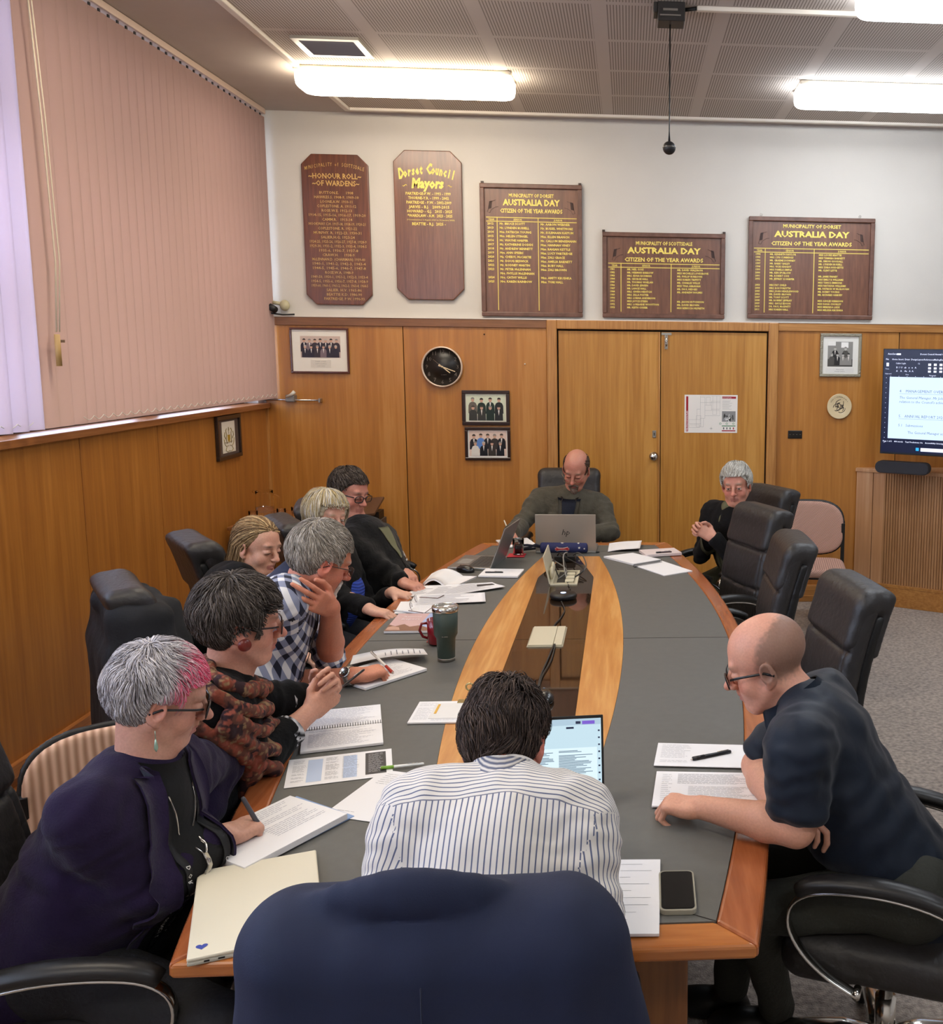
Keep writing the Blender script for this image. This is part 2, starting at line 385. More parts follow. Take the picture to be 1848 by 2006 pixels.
# ---------------------------------------------------------------- the room
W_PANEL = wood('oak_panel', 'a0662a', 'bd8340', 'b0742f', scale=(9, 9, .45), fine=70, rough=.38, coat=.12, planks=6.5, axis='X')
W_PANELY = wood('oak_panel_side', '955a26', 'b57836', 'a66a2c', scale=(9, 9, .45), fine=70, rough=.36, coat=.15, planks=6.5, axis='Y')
W_DOOR = wood('oak_door', 'a66f2c', 'c48f45', 'b68038', scale=(11, 11, .5), fine=75, rough=.3, coat=.2, planks=8.5, axis='X')
W_TRIM = wood('oak_trim', '97602a', 'c08a4a', scale=(1, 20, 20), rough=.4)
W_TRIMV = wood('oak_trim_upright', '97602a', 'c08a4a', scale=(20, 20, 1), rough=.4)
W_TRIMY = wood('oak_trim_side', '8a4e22', 'b87a45', scale=(20, 1, 20), rough=.4)
W_WHITE = plain('wall_paint', 'cdc8c0', .85, var=.02, vscale=3, bump=.05, bscale=90)
W_CEILP = plain('ceiling_paint', 'b9afa6', .9, var=.02, bump=.04)
CARPET = plain('carpet', 'a0948a', .95, var=.40, vscale=48, bump=.8, bscale=160, sheen=.2)
DARKGAP = plain('dark_gap', '140c07', .9)
BLACKP = plain('black_plastic', '141415', .45)
CHROME = plain('chrome', 'c9c6c0', .18, metal=1)
BRUSHED = plain('brushed_metal', 'a8a49c', .35, metal=1, bump=.02)
WHITEP = plain('white_plastic', 'dcd8cd', .4)

struct('floor', M().bb((XL-.3, YF, -.1), (XR, YB+.1, 0)), CARPET)
# ceiling: slotted acoustic tiles inside a moulding; shade in the slots is painted as stripes
def ceiling_mat():
    m, nt, b = new_mat('slotted_ceiling'); L = nt.links
    tc = N(nt, 'ShaderNodeTexCoord'); sp = N(nt, 'ShaderNodeSeparateXYZ'); L.new(tc.outputs['Object'], sp.inputs[0])
    def ma(op, a, bb, c=None):
        n = N(nt, 'ShaderNodeMath', operation=op)
        for i, x in enumerate((a, bb, c)):
            if x is None: continue
            if isinstance(x, (int, float)): n.inputs[i].default_value = x
            else: L.new(x, n.inputs[i])
        return n.outputs[0]
    def band(co, off, per, lo, hi):
        f = ma('FRACT', ma('MULTIPLY', ma('SUBTRACT', co, off), 1/per), 0); return ma('MULTIPLY', ma('GREATER_THAN', f, lo), ma('LESS_THAN', f, hi))
    mask = ma('MULTIPLY', band(sp.outputs[0], -.148, .612, .055, .945), band(sp.outputs[1], 7.29, .573, .035, .965))
    st = band(sp.outputs[0], 0, .0153, .0, .36); s = ma('MULTIPLY', mask, st)
    mx = N(nt, 'ShaderNodeMix', data_type='RGBA'); L.new(s, mx.inputs[0]); mx.inputs[6].default_value = srgb('bdb2a8'); mx.inputs[7].default_value = srgb('857a70'); L.new(mx.outputs[2], b.inputs['Base Color'])
    b.inputs['Roughness'].default_value = .9
    inv = ma('SUBTRACT', 1.0, s); bp = N(nt, 'ShaderNodeBump', i_Strength=.4, i_Distance=.004); L.new(inv, bp.inputs['Height']); L.new(bp.outputs[0], b.inputs['Normal'])
    return m
struct('ceiling', M().bb((XL-.3, YF, ZC), (XR, YB+.1, ZC+.1)), W_CEILP)
o = struct('trim_2', M().bb((-1.94, YF+.02, ZC-.012), (XR-.4, 7.25, ZC)), ceiling_mat(), loc=(0, 0, 0))
m = M()
for a, b_ in (((-1.975, YF+.02, ZC-.03), (-1.935, 7.28, ZC)), ((-1.935, 7.24, ZC-.03), (XR-.4, 7.28, ZC))): m.bb(a, b_)
struct('trim_3', m, plain('moulding_paint', 'd9d0c4', .7), bevel=.006)
# walls
struct('wall_back', M().bb((XL-.3, YB, 0), (XR+.1, YB+.1, ZC)), W_WHITE)
struct('wall_right', M().bb((XR, YF, 0), (XR+.1, YB, ZC)), W_WHITE)
struct('wall_front', M().bb((XL-.3, YF-.1, 0), (XR+.1, YF, ZC)), W_WHITE)
m = M()
m.bb((XL-.3, YF, 0), (XL-.02, YB, 1.50)); m.bb((XL-.3, YF, 3.42), (XL-.02, YB, ZC)); m.bb((XL-.3, 7.33, 1.5), (XL-.02, YB, 3.42)); m.bb((XL-.3, YF, 1.5), (XL-.02, YF+.3, 3.42))
struct('wall_left', m, W_WHITE)
# windows in the left wall (behind the blinds)
for k, (y0, y1) in enumerate(((5.95, 7.33), (4.6, 5.95), (3.2, 4.6), (1.8, 3.2), (.4, 1.8), (-1.9, .4))):
    w_ = thing('window_%d' % (k+1), None, None, (XL-.15, (y0+y1)/2, 1.5)); w_['kind'] = 'structure'
    f = M()
    for yy in (y0, y1-.07): f.bb((XL-.19, yy, 1.5), (XL-.12, yy+.07, 3.42))
    for zz, hh in ((1.5, .06), (2.1, .10), (2.86, .16), (3.36, .06)): f.bb((XL-.19, y0+.07, zz), (XL-.12, y1-.07, zz+hh))
    part('window_frame', f, plain('window_frame_paint', '5b5048', .6), w_)
    part('pane', M().bb((XL-.16, y0+.07, 1.56), (XL-.154, y1-.07, 3.36)), plain('window_glass', 'ffffff', .02, trans=1, ior=1.05), w_)
# panelling: one leaf per panel
def leaves(name, edges, y, z0, z1, mat):
    for a, b_ in zip(edges[:-1], edges[1:]): struct(name, M().bb((a+.003, y-.02, z0), (b_-.003, y, z1)), mat, bevel=.002)
leaves('trim_4', (XL, -1.657, -.606), YB, .12, 2.10, W_PANEL); leaves('trim_5', (1.13, 2.065, 3.0, 3.9, XR), YB, .12, 2.10, W_PANEL)
struct('trim_6', M().bb((XL, YB-.008, .0), (XR, YB, 2.11)), DARKGAP)
m = M(); m.bb((XL, YB-.035, 2.095), (-.606, YB, 2.155)); struct('trim_7', m, wood('dado_brown', '6b4328', '8a5c38', scale=(1.5, 20, 20), rough=.5), bevel=.003)
m = M(); m.bb((1.13, YB-.035, 2.095), (XR, YB, 2.155)); struct('trim_8', m, W_TRIM, bevel=.003)
m = M(); m.bb((XL, YB-.04, 2.155), (XR, YB, 2.163)); struct('trim_9', m, plain('ledge_white', 'd6cfc6', .6))
m = M(); m.bb((XL, YB-.045, 0.0), (-.606, YB, .13)); m.bb((1.13, YB-.045, 0), (XR, YB, .13)); m.bb((XL, YB-.052, .0), (-.606, YB, .05)); m.bb((1.13, YB-.052, 0), (XR, YB, .05))
struct('baseboard_back', m, W_TRIM, bevel=.004)
ys = [YF, -1.0, -.1, .8, 1.6, 2.45, 3.3, 4.12, 4.94, 5.735, 6.64, YB]
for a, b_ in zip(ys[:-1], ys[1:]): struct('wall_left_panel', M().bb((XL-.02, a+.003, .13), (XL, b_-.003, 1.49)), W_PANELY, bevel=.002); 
struct('trim_10', M().bb((XL-.02, YF, .0), (XL-.008, YB, 1.5)), DARKGAP)
struct('baseboard_left', M().bb((XL-.02, YF, .075), (XL+.025, YB-.02, .135)).bb((XL-.02, YF, .0), (XL-.003, YB-.02, .08)).bb((XL-.02, YF, 0), (XL+.03, YB-.02, .022)), W_TRIMY, bevel=.003)
struct('trim_11', M().bb((XL-.14, YF, 1.492), (XL+.035, YB-.02, 1.53)), W_TRIMY, bevel=.004)        # window ledge
struct('trim_12', M().bb((XL-.001, YB-.035, .13), (XL+.018, YB-.02, 1.49)), W_TRIMV)
# double door
XD0, XD1, XDM = -.606, 1.130, .242
m = M()
m.bb((XD0, YB-.05, 0), (XD0+.075, YB, 2.155)); m.bb((XD1-.075, YB-.05, 0), (XD1, YB, 2.155)); m.bb((XD0+.075, YB-.05, 2.09), (XD1-.075, YB, 2.155))
struct('trim_13', m, W_TRIMV, bevel=.006)
struct('trim_14', M().bb((XD0+.07, YB-.012, 0), (XD1-.07, YB, 2.095)), DARKGAP)
for k, (a, b_) in enumerate(((XD0+.085, XDM-.003), (XDM+.003, XD1-.085))):
    d = thing('door_%d' % (k+1), None, None, ((a+b_)/2, YB-.02, 0)); d['kind'] = 'structure'
    part('door_leaf', M().bb((a, YB-.024, .012), (b_, YB-.013, 2.078)), W_DOOR, d, bevel=.002)
    if k == 0:
        R = rot('X', PI/2)
        h = part('door_knob', M().lathe([(.034, 0), (.034, .006), (.012, .01), (.012, .03), (.026, .036), (.030, .05), (.024, .058), (.004, .060)], (.193, YB-.024, 1.14), 24, R), CHROME, d)
        part('keyhole_plate', M().prism([(-.014, -.028), (.014, -.028), (.014, .028), (-.014, .028)], 0, .006, R, (.196, YB-.024, 1.31)), BRUSHED, d, bevel=.004)
        part('keyhole', M().box((.196, YB-.032, 1.31), (.006, .004, .022)), BLACKP, h)
        part('meeting_strip', M().bb((XDM-.014, YB-.034, .012), (XDM-.003, YB-.022, 2.078)), W_TRIMV, d)
    else:
        s = M().bb((.272, YB-.032, 1.95), (.294, YB-.024, 2.055)).bb((.247, YB-.032, 2.055), (.322, YB-.024, 2.072)); bl = part('bolt_plate', s, BRUSHED, d)
        s = M().tube([(.283, YB-.038, 1.96), (.283, YB-.038, 2.05)], .006)
        for z in (1.965, 1.99, 2.015, 2.04): s.box((.283, YB-.038, z), (.02, .012, .007))
        part('bolt_rod', s, CHROME, bl)
# ---- blinds
def blind_mat(name, col, tr):
    m, nt, b = new_mat(name); L = nt.links; b.inputs['Base Color'].default_value = srgb(col); b.inputs['Roughness'].default_value = .85
    t = N(nt, 'ShaderNodeBsdfTranslucent', i_Color=srgb(col)); mx = N(nt, 'ShaderNodeMixShader', i_0=tr); L.new(b.outputs[0], mx.inputs[1]); L.new(t.outputs[0], mx.inputs[2])
    L.new(mx.outputs[0], nt.nodes['Material Output'].inputs[0])
    tc = N(nt, 'ShaderNodeTexCoord'); n = N(nt, 'ShaderNodeTexNoise', i_Scale=260.0); L.new(tc.outputs['Object'], n.inputs[0]); bp = N(nt, 'ShaderNodeBump', i_Strength=.2, i_Distance=.002); L.new(n.outputs[0], bp.inputs[0]); L.new(bp.outputs[0], b.inputs['Normal']); return m
BL = blind_mat('blind_fabric', 'c6a69c', .28); BLT = blind_mat('blind_fabric_thin', 'dccfd8', .6)
def blind(label, y0, y1, pitch, wid, ang, mat, x=XL+.085, z0=1.565, z1=3.555, extra=()):
    t = thing('vertical_blind', label, 'blind', (x, (y0+y1)/2, z0))
    part('headrail', M().bb((x-.025, y0-.03, z1+.005), (x+.025, y1+.03, z1+.042)), plain('headrail', 'cdb5a4', .5), t, bevel=.003)
    ys_ = list(np.arange(y0, y1, pitch)); specs = [(y, ang, wid) for y in ys_]+list(extra)
    for y, a, wd in specs:
        u = np.linspace(-.5, .5, 7); Z = np.linspace(z0, z1-.012, 3); P = []
        for zz in Z: P.append([(x+wd*q*math.sin(a)+(.006*(1-4*q*q)), y+wd*q*math.cos(a), zz) for q in u])
        s = part('slat', M().grid(P, thick=.0012), mat, t)
        hk = M().bb((x-.003, y-.008, z1-.02), (x+.003, y+.008, z1+.006)); part('carrier', hk, BLACKP, s)
    ch = M()
    for (y, a, wd), (yb, _, _) in zip(specs[:len(ys_)-1], specs[1:len(ys_)]):
        ch.tube([(x+.02, y+(yb-y)*q, z0+.035-.018*math.sin(PI*q)) for q in np.linspace(0, 1, 7)], .0018, 5)
    part('bottom_chain', ch, WHITEP, t); return t
blind('closed beige pink vertical blind over the window up to the far corner', 4.80, 7.36, .088, .105, .16, BL, extra=[(4.685, .02, .13), (4.58, .0, .13)])
t2 = blind('mauve backlit vertical blind with half open slats at the left edge', 3.75, 4.52, .112, .125, .62, BLT, x=XL+.075)
# pull cord with a weight
m = M()
cx = XL+.13
m.tube([(cx, 4.56, 3.55), (cx, 4.60, 2.9), (cx, 4.62, 2.3), (cx, 4.585, 1.99)], .004, 6); m.tube([(cx+.012, 4.56, 3.55), (cx+.01, 4.61, 2.9), (cx+.012, 4.63, 2.3), (cx+.01, 4.59, 1.99)], .003, 6)
pc = thing('blind_cord', 'cream pull cord with wooden toggle hanging before the blinds', 'cord', (cx, 4.58, 1.75))
part('cord', m, plain('cord_cream', 'cfc0a6', .8), pc); part('toggle', M().tube([(cx+.004, 4.58, 1.98), (cx+.004, 4.58, 1.84)], .014, 10, flat=(1, .8)), plain('toggle_wood', 'b5935c', .5), pc); part('cord_clip', M().box((cx, 4.61, 1.95), (.012, .05, .012)), BRUSHED, pc)

# ---- ceiling fittings
LAMP_E = 9.0
def lamp(label, x0, x1, y0, y1, glow):
    t = thing('ceiling_light', label, 'light', ((x0+x1)/2, (y0+y1)/2, ZC), 'fluorescent ceiling lights')
    part('mounting_tray', M().bb((x0+.005, y0+.005, ZC-.04), (x1-.005, y1-.005, ZC-.012)), plain('lamp_tray', 'e4dccb', .5), t, bevel=.01)
    n = 6; r = .075; pts = []
    for cx_, cy_, a0 in ((x1-r, y1-r, 0), (x0+r, y1-r, PI/2), (x0+r, y0+r, PI), (x1-r, y0+r, 1.5*PI)):
        pts += [(cx_+r*math.cos(a0+q*PI/2/n), cy_+r*math.sin(a0+q*PI/2/n)) for q in range(n+1)]
    P = np.array(pts); c = P.mean(0); m = M(); rings = []
    for z, s_ in ((-.038, 1), (-.085, 1), (-.112, .965), (-.124, .90), (-.126, .5)):
        Q = c+(P-c)*np.array([1-(1-s_)*.25, s_]) if s_ > .6 else c+(P-c)*s_
        rings.append(np.c_[Q, np.full(len(Q), ZC+z)])
    k = len(P); V = np.concatenate(rings+[[[c[0], c[1], ZC-.126]]]); q = [(i*k+(j+1) % k, i*k+j, (i+1)*k+j, (i+1)*k+(j+1) % k) for i in range(len(rings)-1) for j in range(k)]
    q += [((len(rings)-1)*k+(j+1) % k, (len(rings)-1)*k+j, len(rings)*k) for j in range(k)]
    m.add(V, q, True); part('diffuser', m, glow, t); return t
warm = plain('lamp_glow_warm', 'fff6e0', .5, emis='fff2dd', estr=LAMP_E); cool = plain('lamp_glow_cool', 'f6fbff', .5, emis='eef6ff', estr=LAMP_E)
lamp('glowing warm fluorescent light nearest the blinds and the ceiling vent', -1.985, -.70, 6.20, 6.49, warm)
lamp('glowing cool white fluorescent light to the right of the hanging microphone', 1.045, 2.33, 6.20, 6.49, cool)
lamp('fluorescent light at the top right edge above the conduit', 1.045, 2.33, 4.50, 4.79, cool)
for (x, y, lab, g) in ((-1.985, 4.3, 'fluorescent light by the window side above the middle of the table', warm), (-1.985, 2.0, 'fluorescent light by the window side near the camera end', warm), (1.045, 2.2, 'fluorescent light on the door side above the near chairs', cool), (-1.985, -.4, 'fluorescent light by the window side behind the viewpoint', warm), (1.045, -.2, 'fluorescent light on the right behind the viewpoint', cool)):
    lamp(lab, x, x+1.285, y, y+.29, g)
# vent
t = thing('ceiling_vent', 'square metal air vent with dusty louvres in the slotted ceiling', 'vent', (-1.63, 5.82, ZC-.012))
m = M()
for a, b_ in (((-1.81, 5.655), (-1.45, 5.69)), ((-1.81, 5.955), (-1.45, 5.99)), ((-1.81, 5.69), (-1.775, 5.955)), ((-1.485, 5.69), (-1.45, 5.955))): m.bb(a+(ZC-.028,), b_+(ZC-.012,))
part('frame', m, BRUSHED, t)
part('backing', M().bb((-1.775, 5.69, ZC-.016), (-1.485, 5.955, ZC-.012)), plain('vent_dark', '4a4b50', .8), t)
for k in range(9): part('louvre', M().box((-1.63, 5.705+k*.029, ZC-.022), (.288, .002, .022), rot('X', .9)), plain('vent_grey', '8a8a8e', .5), t)
# hanging microphone
t = thing('hanging_microphone', 'black ball microphone hanging on a thin cable from its ceiling box', 'microphone', (.2, 5.0, 2.93))
part('ball', M().ball((.2, 5.0, 2.925), .032, 14), BLACKP, t); part('ring', M().tube([(.2+.0325*math.cos(a), 5+.0325*math.sin(a), 2.928) for a in np.linspace(0, 2*PI, 30)[:-1]], .0015, 6, closed=True), BRUSHED, t)
part('cable', M().tube([(.2, 5.0, 2.95), (.2, 5.0, 3.0), (.201, 5, 3.52)], [.006, .0035, .0035], 8), BLACKP, t)
part('ceiling_box', M().bb((.14, 4.94, 3.50), (.27, 5.06, ZC-.012)).bb((.12, 4.95, 3.54), (.14, 5.05, ZC-.012)), plain('dark_box', '26211e', .5), t, bevel=.004)
part('gland', M().tube([(.27, 5.0, 3.57), (.33, 5.0, 3.578)], .009), BLACKP, t)
part('clip', M().box((.2, 4.938, 3.55), (.07, .004, .01)).box((.2, 4.938, 3.525), (.1, .004, .006)), BRUSHED, t)
tag(part('conduit', M().bb((.33, 4.985, ZC-.034), (XR-.5, 5.015, ZC-.012)), plain('conduit_white', 'ddd2c2', .5), bevel=.004), 'white cable conduit running across the ceiling from the microphone box', 'conduit')

# ---- boards on the back wall
GOLD = plain('gold_leaf_paint', 'f0d868', .45, metal=.0, bump=.05, emis='000000'); GOLD2 = plain('faded_gold_paint', 'c9a25c', .5); 
MAHOG = wood('mahogany', '4e2817', '7a4628', '63351f', scale=(16, 16, 1.2), fine=60, rough=.35, coat=.3); MAHOG2 = wood('walnut', '573222', '7c5038', scale=(14, 14, 1.4), fine=60, rough=.4, coat=.25)
X1, Z1 = np.array([1., 0, 0]), np.array([0, 0, 1.])
def board_oct(label, x0, x1, z0, z1, ch, mat=MAHOG):
    t = thing('honour_board', label, 'board', ((x0+x1)/2, YB-.015, z0))
    p = [(x0+ch, z0), (x1-ch, z0), (x1, z0+ch), (x1, z1-ch), (x1-ch, z1), (x0+ch, z1), (x0, z1-ch), (x0, z0+ch)]
    R = rot('X', PI/2); part('panel', M().prism(p, 0, .026, R, (0, YB-.002, 0)), mat, t, bevel=.006, bs=3); return t
def board_rect(label, x0, x1, z0, z1):
    t = thing('honour_board', label, 'board', ((x0+x1)/2, YB-.015, z0)); f = .032
    part('panel', M().bb((x0+f, YB-.016, z0+f), (x1-f, YB-.002, z1-f)), MAHOG2, t)
    m = M(); m.bb((x0, YB-.036, z0), (x1, YB-.002, z0+f)); m.bb((x0, YB-.036, z1-f), (x1, YB-.002, z1)); m.bb((x0, YB-.036, z0+f), (x0+f, YB-.002, z1-f)); m.bb((x1-f, YB-.036, z0+f), (x1, YB-.002, z1-f))
    part('frame', m, wood('walnut_frame', '4f3022', '765040', scale=(5, 5, 5), rough=.45), t, bevel=.005); return t
def rows(m, y, x, z, dz, lines, size, align='LEFT', **k):
    for i, s_ in enumerate(lines):
        if s_: put_text(m, s_, (x, y, z-i*dz), X1, Z1, size, align=align, **k)
yt = YB-.0295
b1 = board_oct('tall dark eight-sided roll of wardens filled with faded gold lines', -2.335, -1.866, 2.245, 3.305, .072)
m = M(); cx = -2.10
txt = 'MUNICIPALITY of SCOTTSDALE'
for i, chh in enumerate(txt):
    u = (i-(len(txt)-1)/2)/(len(txt)-1)*.40; a = -u*.75
    put_text(m, chh, (cx+u, yt, 3.222-u*u*.75), np.array([math.cos(a), 0, math.sin(a)]), np.array([-math.sin(a), 0, math.cos(a)]), .036, off=.005, sx=.62)
put_text(m, '~HONOUR ROLL~', (cx, yt, 3.135), X1, Z1, .052, off=.02, fit=.37); put_text(m, '~OF WARDENS~', (cx+.005, yt, 3.085), X1, Z1, .052, off=.02, fit=.33)
L1 = ['BUTTON.E.      1908', 'HAWKES.S. 1908-9, 1909-10', 'LOONE.A.W. 1910-11', 'COPLESTONE. A. 1911-12', 'ROSE.W.E. 1912-13', '1914-15, 1915-16, 1916-17, 1919-20', 'CAMM.R.   1913-14', 'HOOKWAY.C.H. 1917-18, 1918-19, 1920-21', 'COPLESTONE. R. 1921-22', 'MURPHY. R. 1922-23, 1930-31', 'SALIER.H.G. 1923-24', '1924-25, 1925-26, 1926-27, 1927-8, 1928-9', '1929-30, 1931-2, 1932-3, 1933-4, 1934-5', '1935-6, 1936-7, 1937-8', 'CRAW.H.     1938-9', 'McLENNAN.D. (CHAIRMAN) 1939-40', '1940-1, 1941-2, 1942-3, 1943-4', '1944-5, 1945-6, 1946-7, 1947-8', 'ROSE.W.A. 1948-9', '1949-50, 1950-1, 1951-2, 1952-3, 1953-4', '1954-5, 1955-6, 1956-7, 1957-8, 1958-9', '1959-60, 1960-1, 1961-2, 1962-3, 1963-4, 1964-5', 'SALIER. H.V. 1965-86', 'BEATTIE K.D. 1986-90', 'PARTRIDGE. P.W. 1990-93']
for i, s_ in enumerate(L1): put_text(m, s_, (cx+(.035 if i > 21 else .005), yt, 3.028-i*.0312), X1, Z1, .027, off=.008, fit=min(.40, .0125*len(s_)))
part('lettering', m, GOLD2, b1)
b2 = board_oct('brown eight-sided mayors board with bright gold blackletter heading', -1.688, -1.203, 2.29, 3.347, .08, wood('mayor_board', '583320', '80523a', scale=(22, 22, 1.3), fine=60, rough=.3, coat=.4))
m = M(); cx = -1.45
txt = 'Dorset Council'
for i, chh in enumerate(txt):
    u = (i-(len(txt)-1)/2)/(len(txt)-1)*.36; a = -u*.9
    put_text(m, chh, (cx+u, yt, 3.185-u*u*1.1), np.array([math.cos(a), 0, math.sin(a)]), np.array([-math.sin(a), 0, math.cos(a)]), .10 if chh in 'DC' else .085, off=.05, sx=.55, shear=.15)
put_text(m, 'Mayors', (cx, yt, 3.085), X1, Z1, .095, off=.05, shear=.15, fit=.23)
for s_ in (-1, 1): m.tube([(cx+s_*(.145+q*.03), yt+.003, 3.10+.006*math.sin(q*6)) for q in np.linspace(0, 1, 6)], .003, 6)
L2 = ['PARTRIDGE-P.W. - 1993 - 1999', 'THORNE-Y.R. - 1999 - 2002', 'PARTRIDGE - P.W. - 2002-2009', 'JARVIS - B.J.   2009-2015', 'HOWARD - G.J.   2015 - 2025', '*WARDLAW - A.M.  2023 - 2025']
for i, s_ in enumerate(L2): put_text(m, s_, (cx+.005+i*.002, yt, 3.035-i*.031), X1, Z1, .028, off=.02, fit=.32-(.03 if i in (1, 3) else 0))
put_text(m, '(*Commissioner 3 August 2023 to 22 January 2025)', (cx+.02, yt, 2.856), X1, Z1, .012, off=.01, fit=.34); put_text(m, 'BEATTIE - R.J.  2025 -', (cx+.005, yt, 2.822), X1, Z1, .028, off=.02, fit=.24)
part('lettering', m, GOLD, b2)
def aus(t, x0, x1, z0, z1, muni, hs, xs, years, sen, jun, z_tab, dz, sz, lwid):
    y = YB-.0175; m = M(); cx = (x0+x1)/2; w_ = x1-x0
    put_text(m, muni, (cx, y, hs[0]), X1, Z1, .036, off=.025, fit=w_*.46 if w_ > .85 else w_*.44); put_text(m, 'AUSTRALIA DAY', (cx, y, hs[1]), X1, Z1, .060, off=.04, fit=w_*.60 if w_ > .85 else w_*.56)
    put_text(m, 'CITIZEN OF THE YEAR AWARDS', (cx, y, hs[2]), X1, Z1, .040, off=.028, fit=w_*.64 if w_ > .85 else w_*.61)
    for z in (z_tab+.028, z_tab): m.bb((x0+.042, y-.001, z-.0025), (x1-.04, y+.001, z+.0025))
    for x in xs[1:]: m.bb((x-.0025, y-.001, z0+.045), (x+.0025, y+.001, z_tab+.028))
    xm = (xs[0]+xs[1])/2
    put_text(m, 'YEAR', (xm, y, z_tab+.007), X1, Z1, .018, off=.02); put_text(m, 'SENIOR', ((xs[1]+xs[2])/2, y, z_tab+.007), X1, Z1, .018, off=.02); put_text(m, 'JUNIOR', ((xs[2]+x1-.03)/2, y, z_tab+.007), X1, Z1, .018, off=.02)
    zz = z_tab-.006-sz*.8
    rows(m, y, xs[0]+.012, zz, dz, years, sz, off=.03); rows(m, y, xs[1]+lwid, zz, dz, sen, sz, off=.03); rows(m, y, xs[2]+lwid, zz, dz, jun, sz, off=.03); part('lettering', m, GOLD, t)
    for s_ in (-1, 1):                            # carved scroll ends beside the heading
        e = M()
        bx = cx+s_*w_*.39; bz = hs[1]+.005
        e.tube([(bx-s_*.03, y, bz+.03), (bx+s_*.012, y, bz+.012), (bx+s_*.02, y, bz-.03), (bx+s_*.03, y, bz-.055), (bx+s_*.012, y, bz-.062), (bx+s_*.002, y, bz-.04), (bx-s_*.03, y, bz-.02), (bx-s_*.05, y, bz-.018)], .0028, 5, flat=(1, .3))
        e.grid([[(bx-s_*.006, y, bz+.025), (bx+s_*.015, y, bz+.02)], [(bx+s_*.0, y, bz-.03), (bx+s_*.024, y, bz-.035)]])
        part('carved_scroll', e, plain('carving_dark', '3a241c', .6), t)
b3 = board_rect('tall framed walnut award board with empty lower half', -1.078, -.339, 2.178, 3.128)
aus(b3, -1.078, -.339, 2.178, 3.128, 'MUNICIPALITY OF DORSET', (3.035, 2.978, 2.925), (-1.04, -.957, -.660), [str(y) for y in range(2012, 2024)]+['', '2024', '2025'],
    ['Mr. BRUCE SCOTT', 'Mr. LYNDEN RUSSELL', 'Mrs. PATRICIA YOUNG', 'Mrs. HELEN STINGEL', 'Mr. WAYNE HARPER', 'Ms. KATHERINE DODDS', 'Mr. ANDREW BENNETT', 'Mrs. ANN SPEERS', 'Ms. CHERYL McCARTIE', 'Mr. DOUG BESWICK', 'Mr. RODNEY MARTIN', 'Mr. PETER McLENNAN', 'Mrs. PHYLLIS McLENNAN', 'Mrs. CATHY WILLIS', 'Mrs. KAREN RAINBOW'],
    ['Mr. AARON WERNER', 'Mr. RUSSEL WHITMORE', 'Mr. SULEMAAN KAIYUM', 'Miss. ELLEN BRANCH', 'Mr. CALLUM BENSEMANN', 'Miss. HANNAH VINEY', 'Miss. RAIGAN KETTLE', 'Miss. LUCY PARTRIDGE', 'Miss. ZALI GRACE', 'Miss. AMELIA BARNETT', 'Miss. RUBY HALL', 'Miss. ZALI BROWN', '', 'Miss. AMITY KRUSHKA', 'Miss. TORI HALL'], 2.862, .0296, .0225, .016)
b4 = board_rect('wide low framed walnut award board directly above the double door', -.192, .719, 2.179, 2.800)
aus(b4, -.192, .719, 2.179, 2.800, 'MUNICIPALITY OF SCOTTSDALE', (2.712, 2.652, 2.592), (-.15, -.055, .317), [str(y) for y in range(1981, 1994)],
    ['MR. NEIL GOSS', 'MR. HERMAN BARROW', 'MRS. EDNA RICHMAN', 'MR. GEORGE HALL', 'MR. THOMAS WHELAN', 'MR. DAVID JENSEN', 'MR. LANCE HALL', 'MRS. GWEN HEDITCH', 'MRS. ZILLA FOSTER', 'MRS. LORNA ANDERSON', 'MISS JOYCE ETEEN', 'MRS. LORRAINE WOOTTON', 'MR. KEITH COSIER'],
    ['MR. DAVID WALDRON', 'MISS MICHELLE LOVEGROVE', 'MR. PHILLIP BURROWS', 'MISS KAREN TRIPPITT', 'MR. CHARLES WILLIS', 'MISS TINA ABRAHAM', 'MR. PAUL HEDGES', 'MR. ANDREW HOLMES', '', '', 'MR. JASON HUTCHISON', 'MR. DAVID BROWN', 'MISS REBECCA HILPRETH'], 2.548, .0232, .0185, .045)
b5 = board_rect('framed walnut award board farthest right hung on two screw eyes', .893, 1.845, 2.186, 2.933)
aus(b5, .893, 1.845, 2.186, 2.933, 'MUNICIPALITY OF DORSET', (2.856, 2.79, 2.728), (.935, 1.02, 1.39), [str(y) for y in range(1994, 2003)]+['']+[str(y) for y in range(2003, 2012)],
    ['MR. KENNETH NAYLOR', 'MRS. LYN CUMMINGS', 'MR. GRAEME DOWNEY', 'MR. BARRY BAILEY', 'MRS. VICKI KNIGHT', 'MISS PAMELA SIMPLE', 'MR. KEN SPURLOW', 'MR. ROBERT COX', 'MR. JEFFREY G HARPER', '', 'MRS PAT CHILD', 'MRS. ROS FORSYTH', 'MRS. JOAN HEAZLEWOOD', 'MR. DAVID BROWN', 'MR. TONY SCOTT', 'MR. ROBERT JEFFRAY', 'MRS. GAYLE EDSON', 'DR. PAUL McGINITY', 'MRS KAREN HALL'],
    ['MISS LOUISE BEATTIE', 'MISS TAMARA BARNETT', 'MR. SIMON GOODALL', 'MR. LYNDEN RUSSELL', 'MISS ZARA HODGETTS', 'MR. CLINT LETTE', '', 'MR. JAMIE FINNEY', 'MISS EMILY R WILLIAMS', 'MISS TIAN E SIMMONS', 'MISS NATASHA WILLIAMS', 'MR. PATRICK W McGLOUGH', 'MR. BOBBY YOUNG', 'MR. RICHARD HARVEY', '', 'MISS ASHLEE KERRISON', 'MISS DANA CHORLEY', 'MISS MERINDA LADE', 'MISS MELISSA KRUSHKA'], 2.676, .0226, .0185, .035)
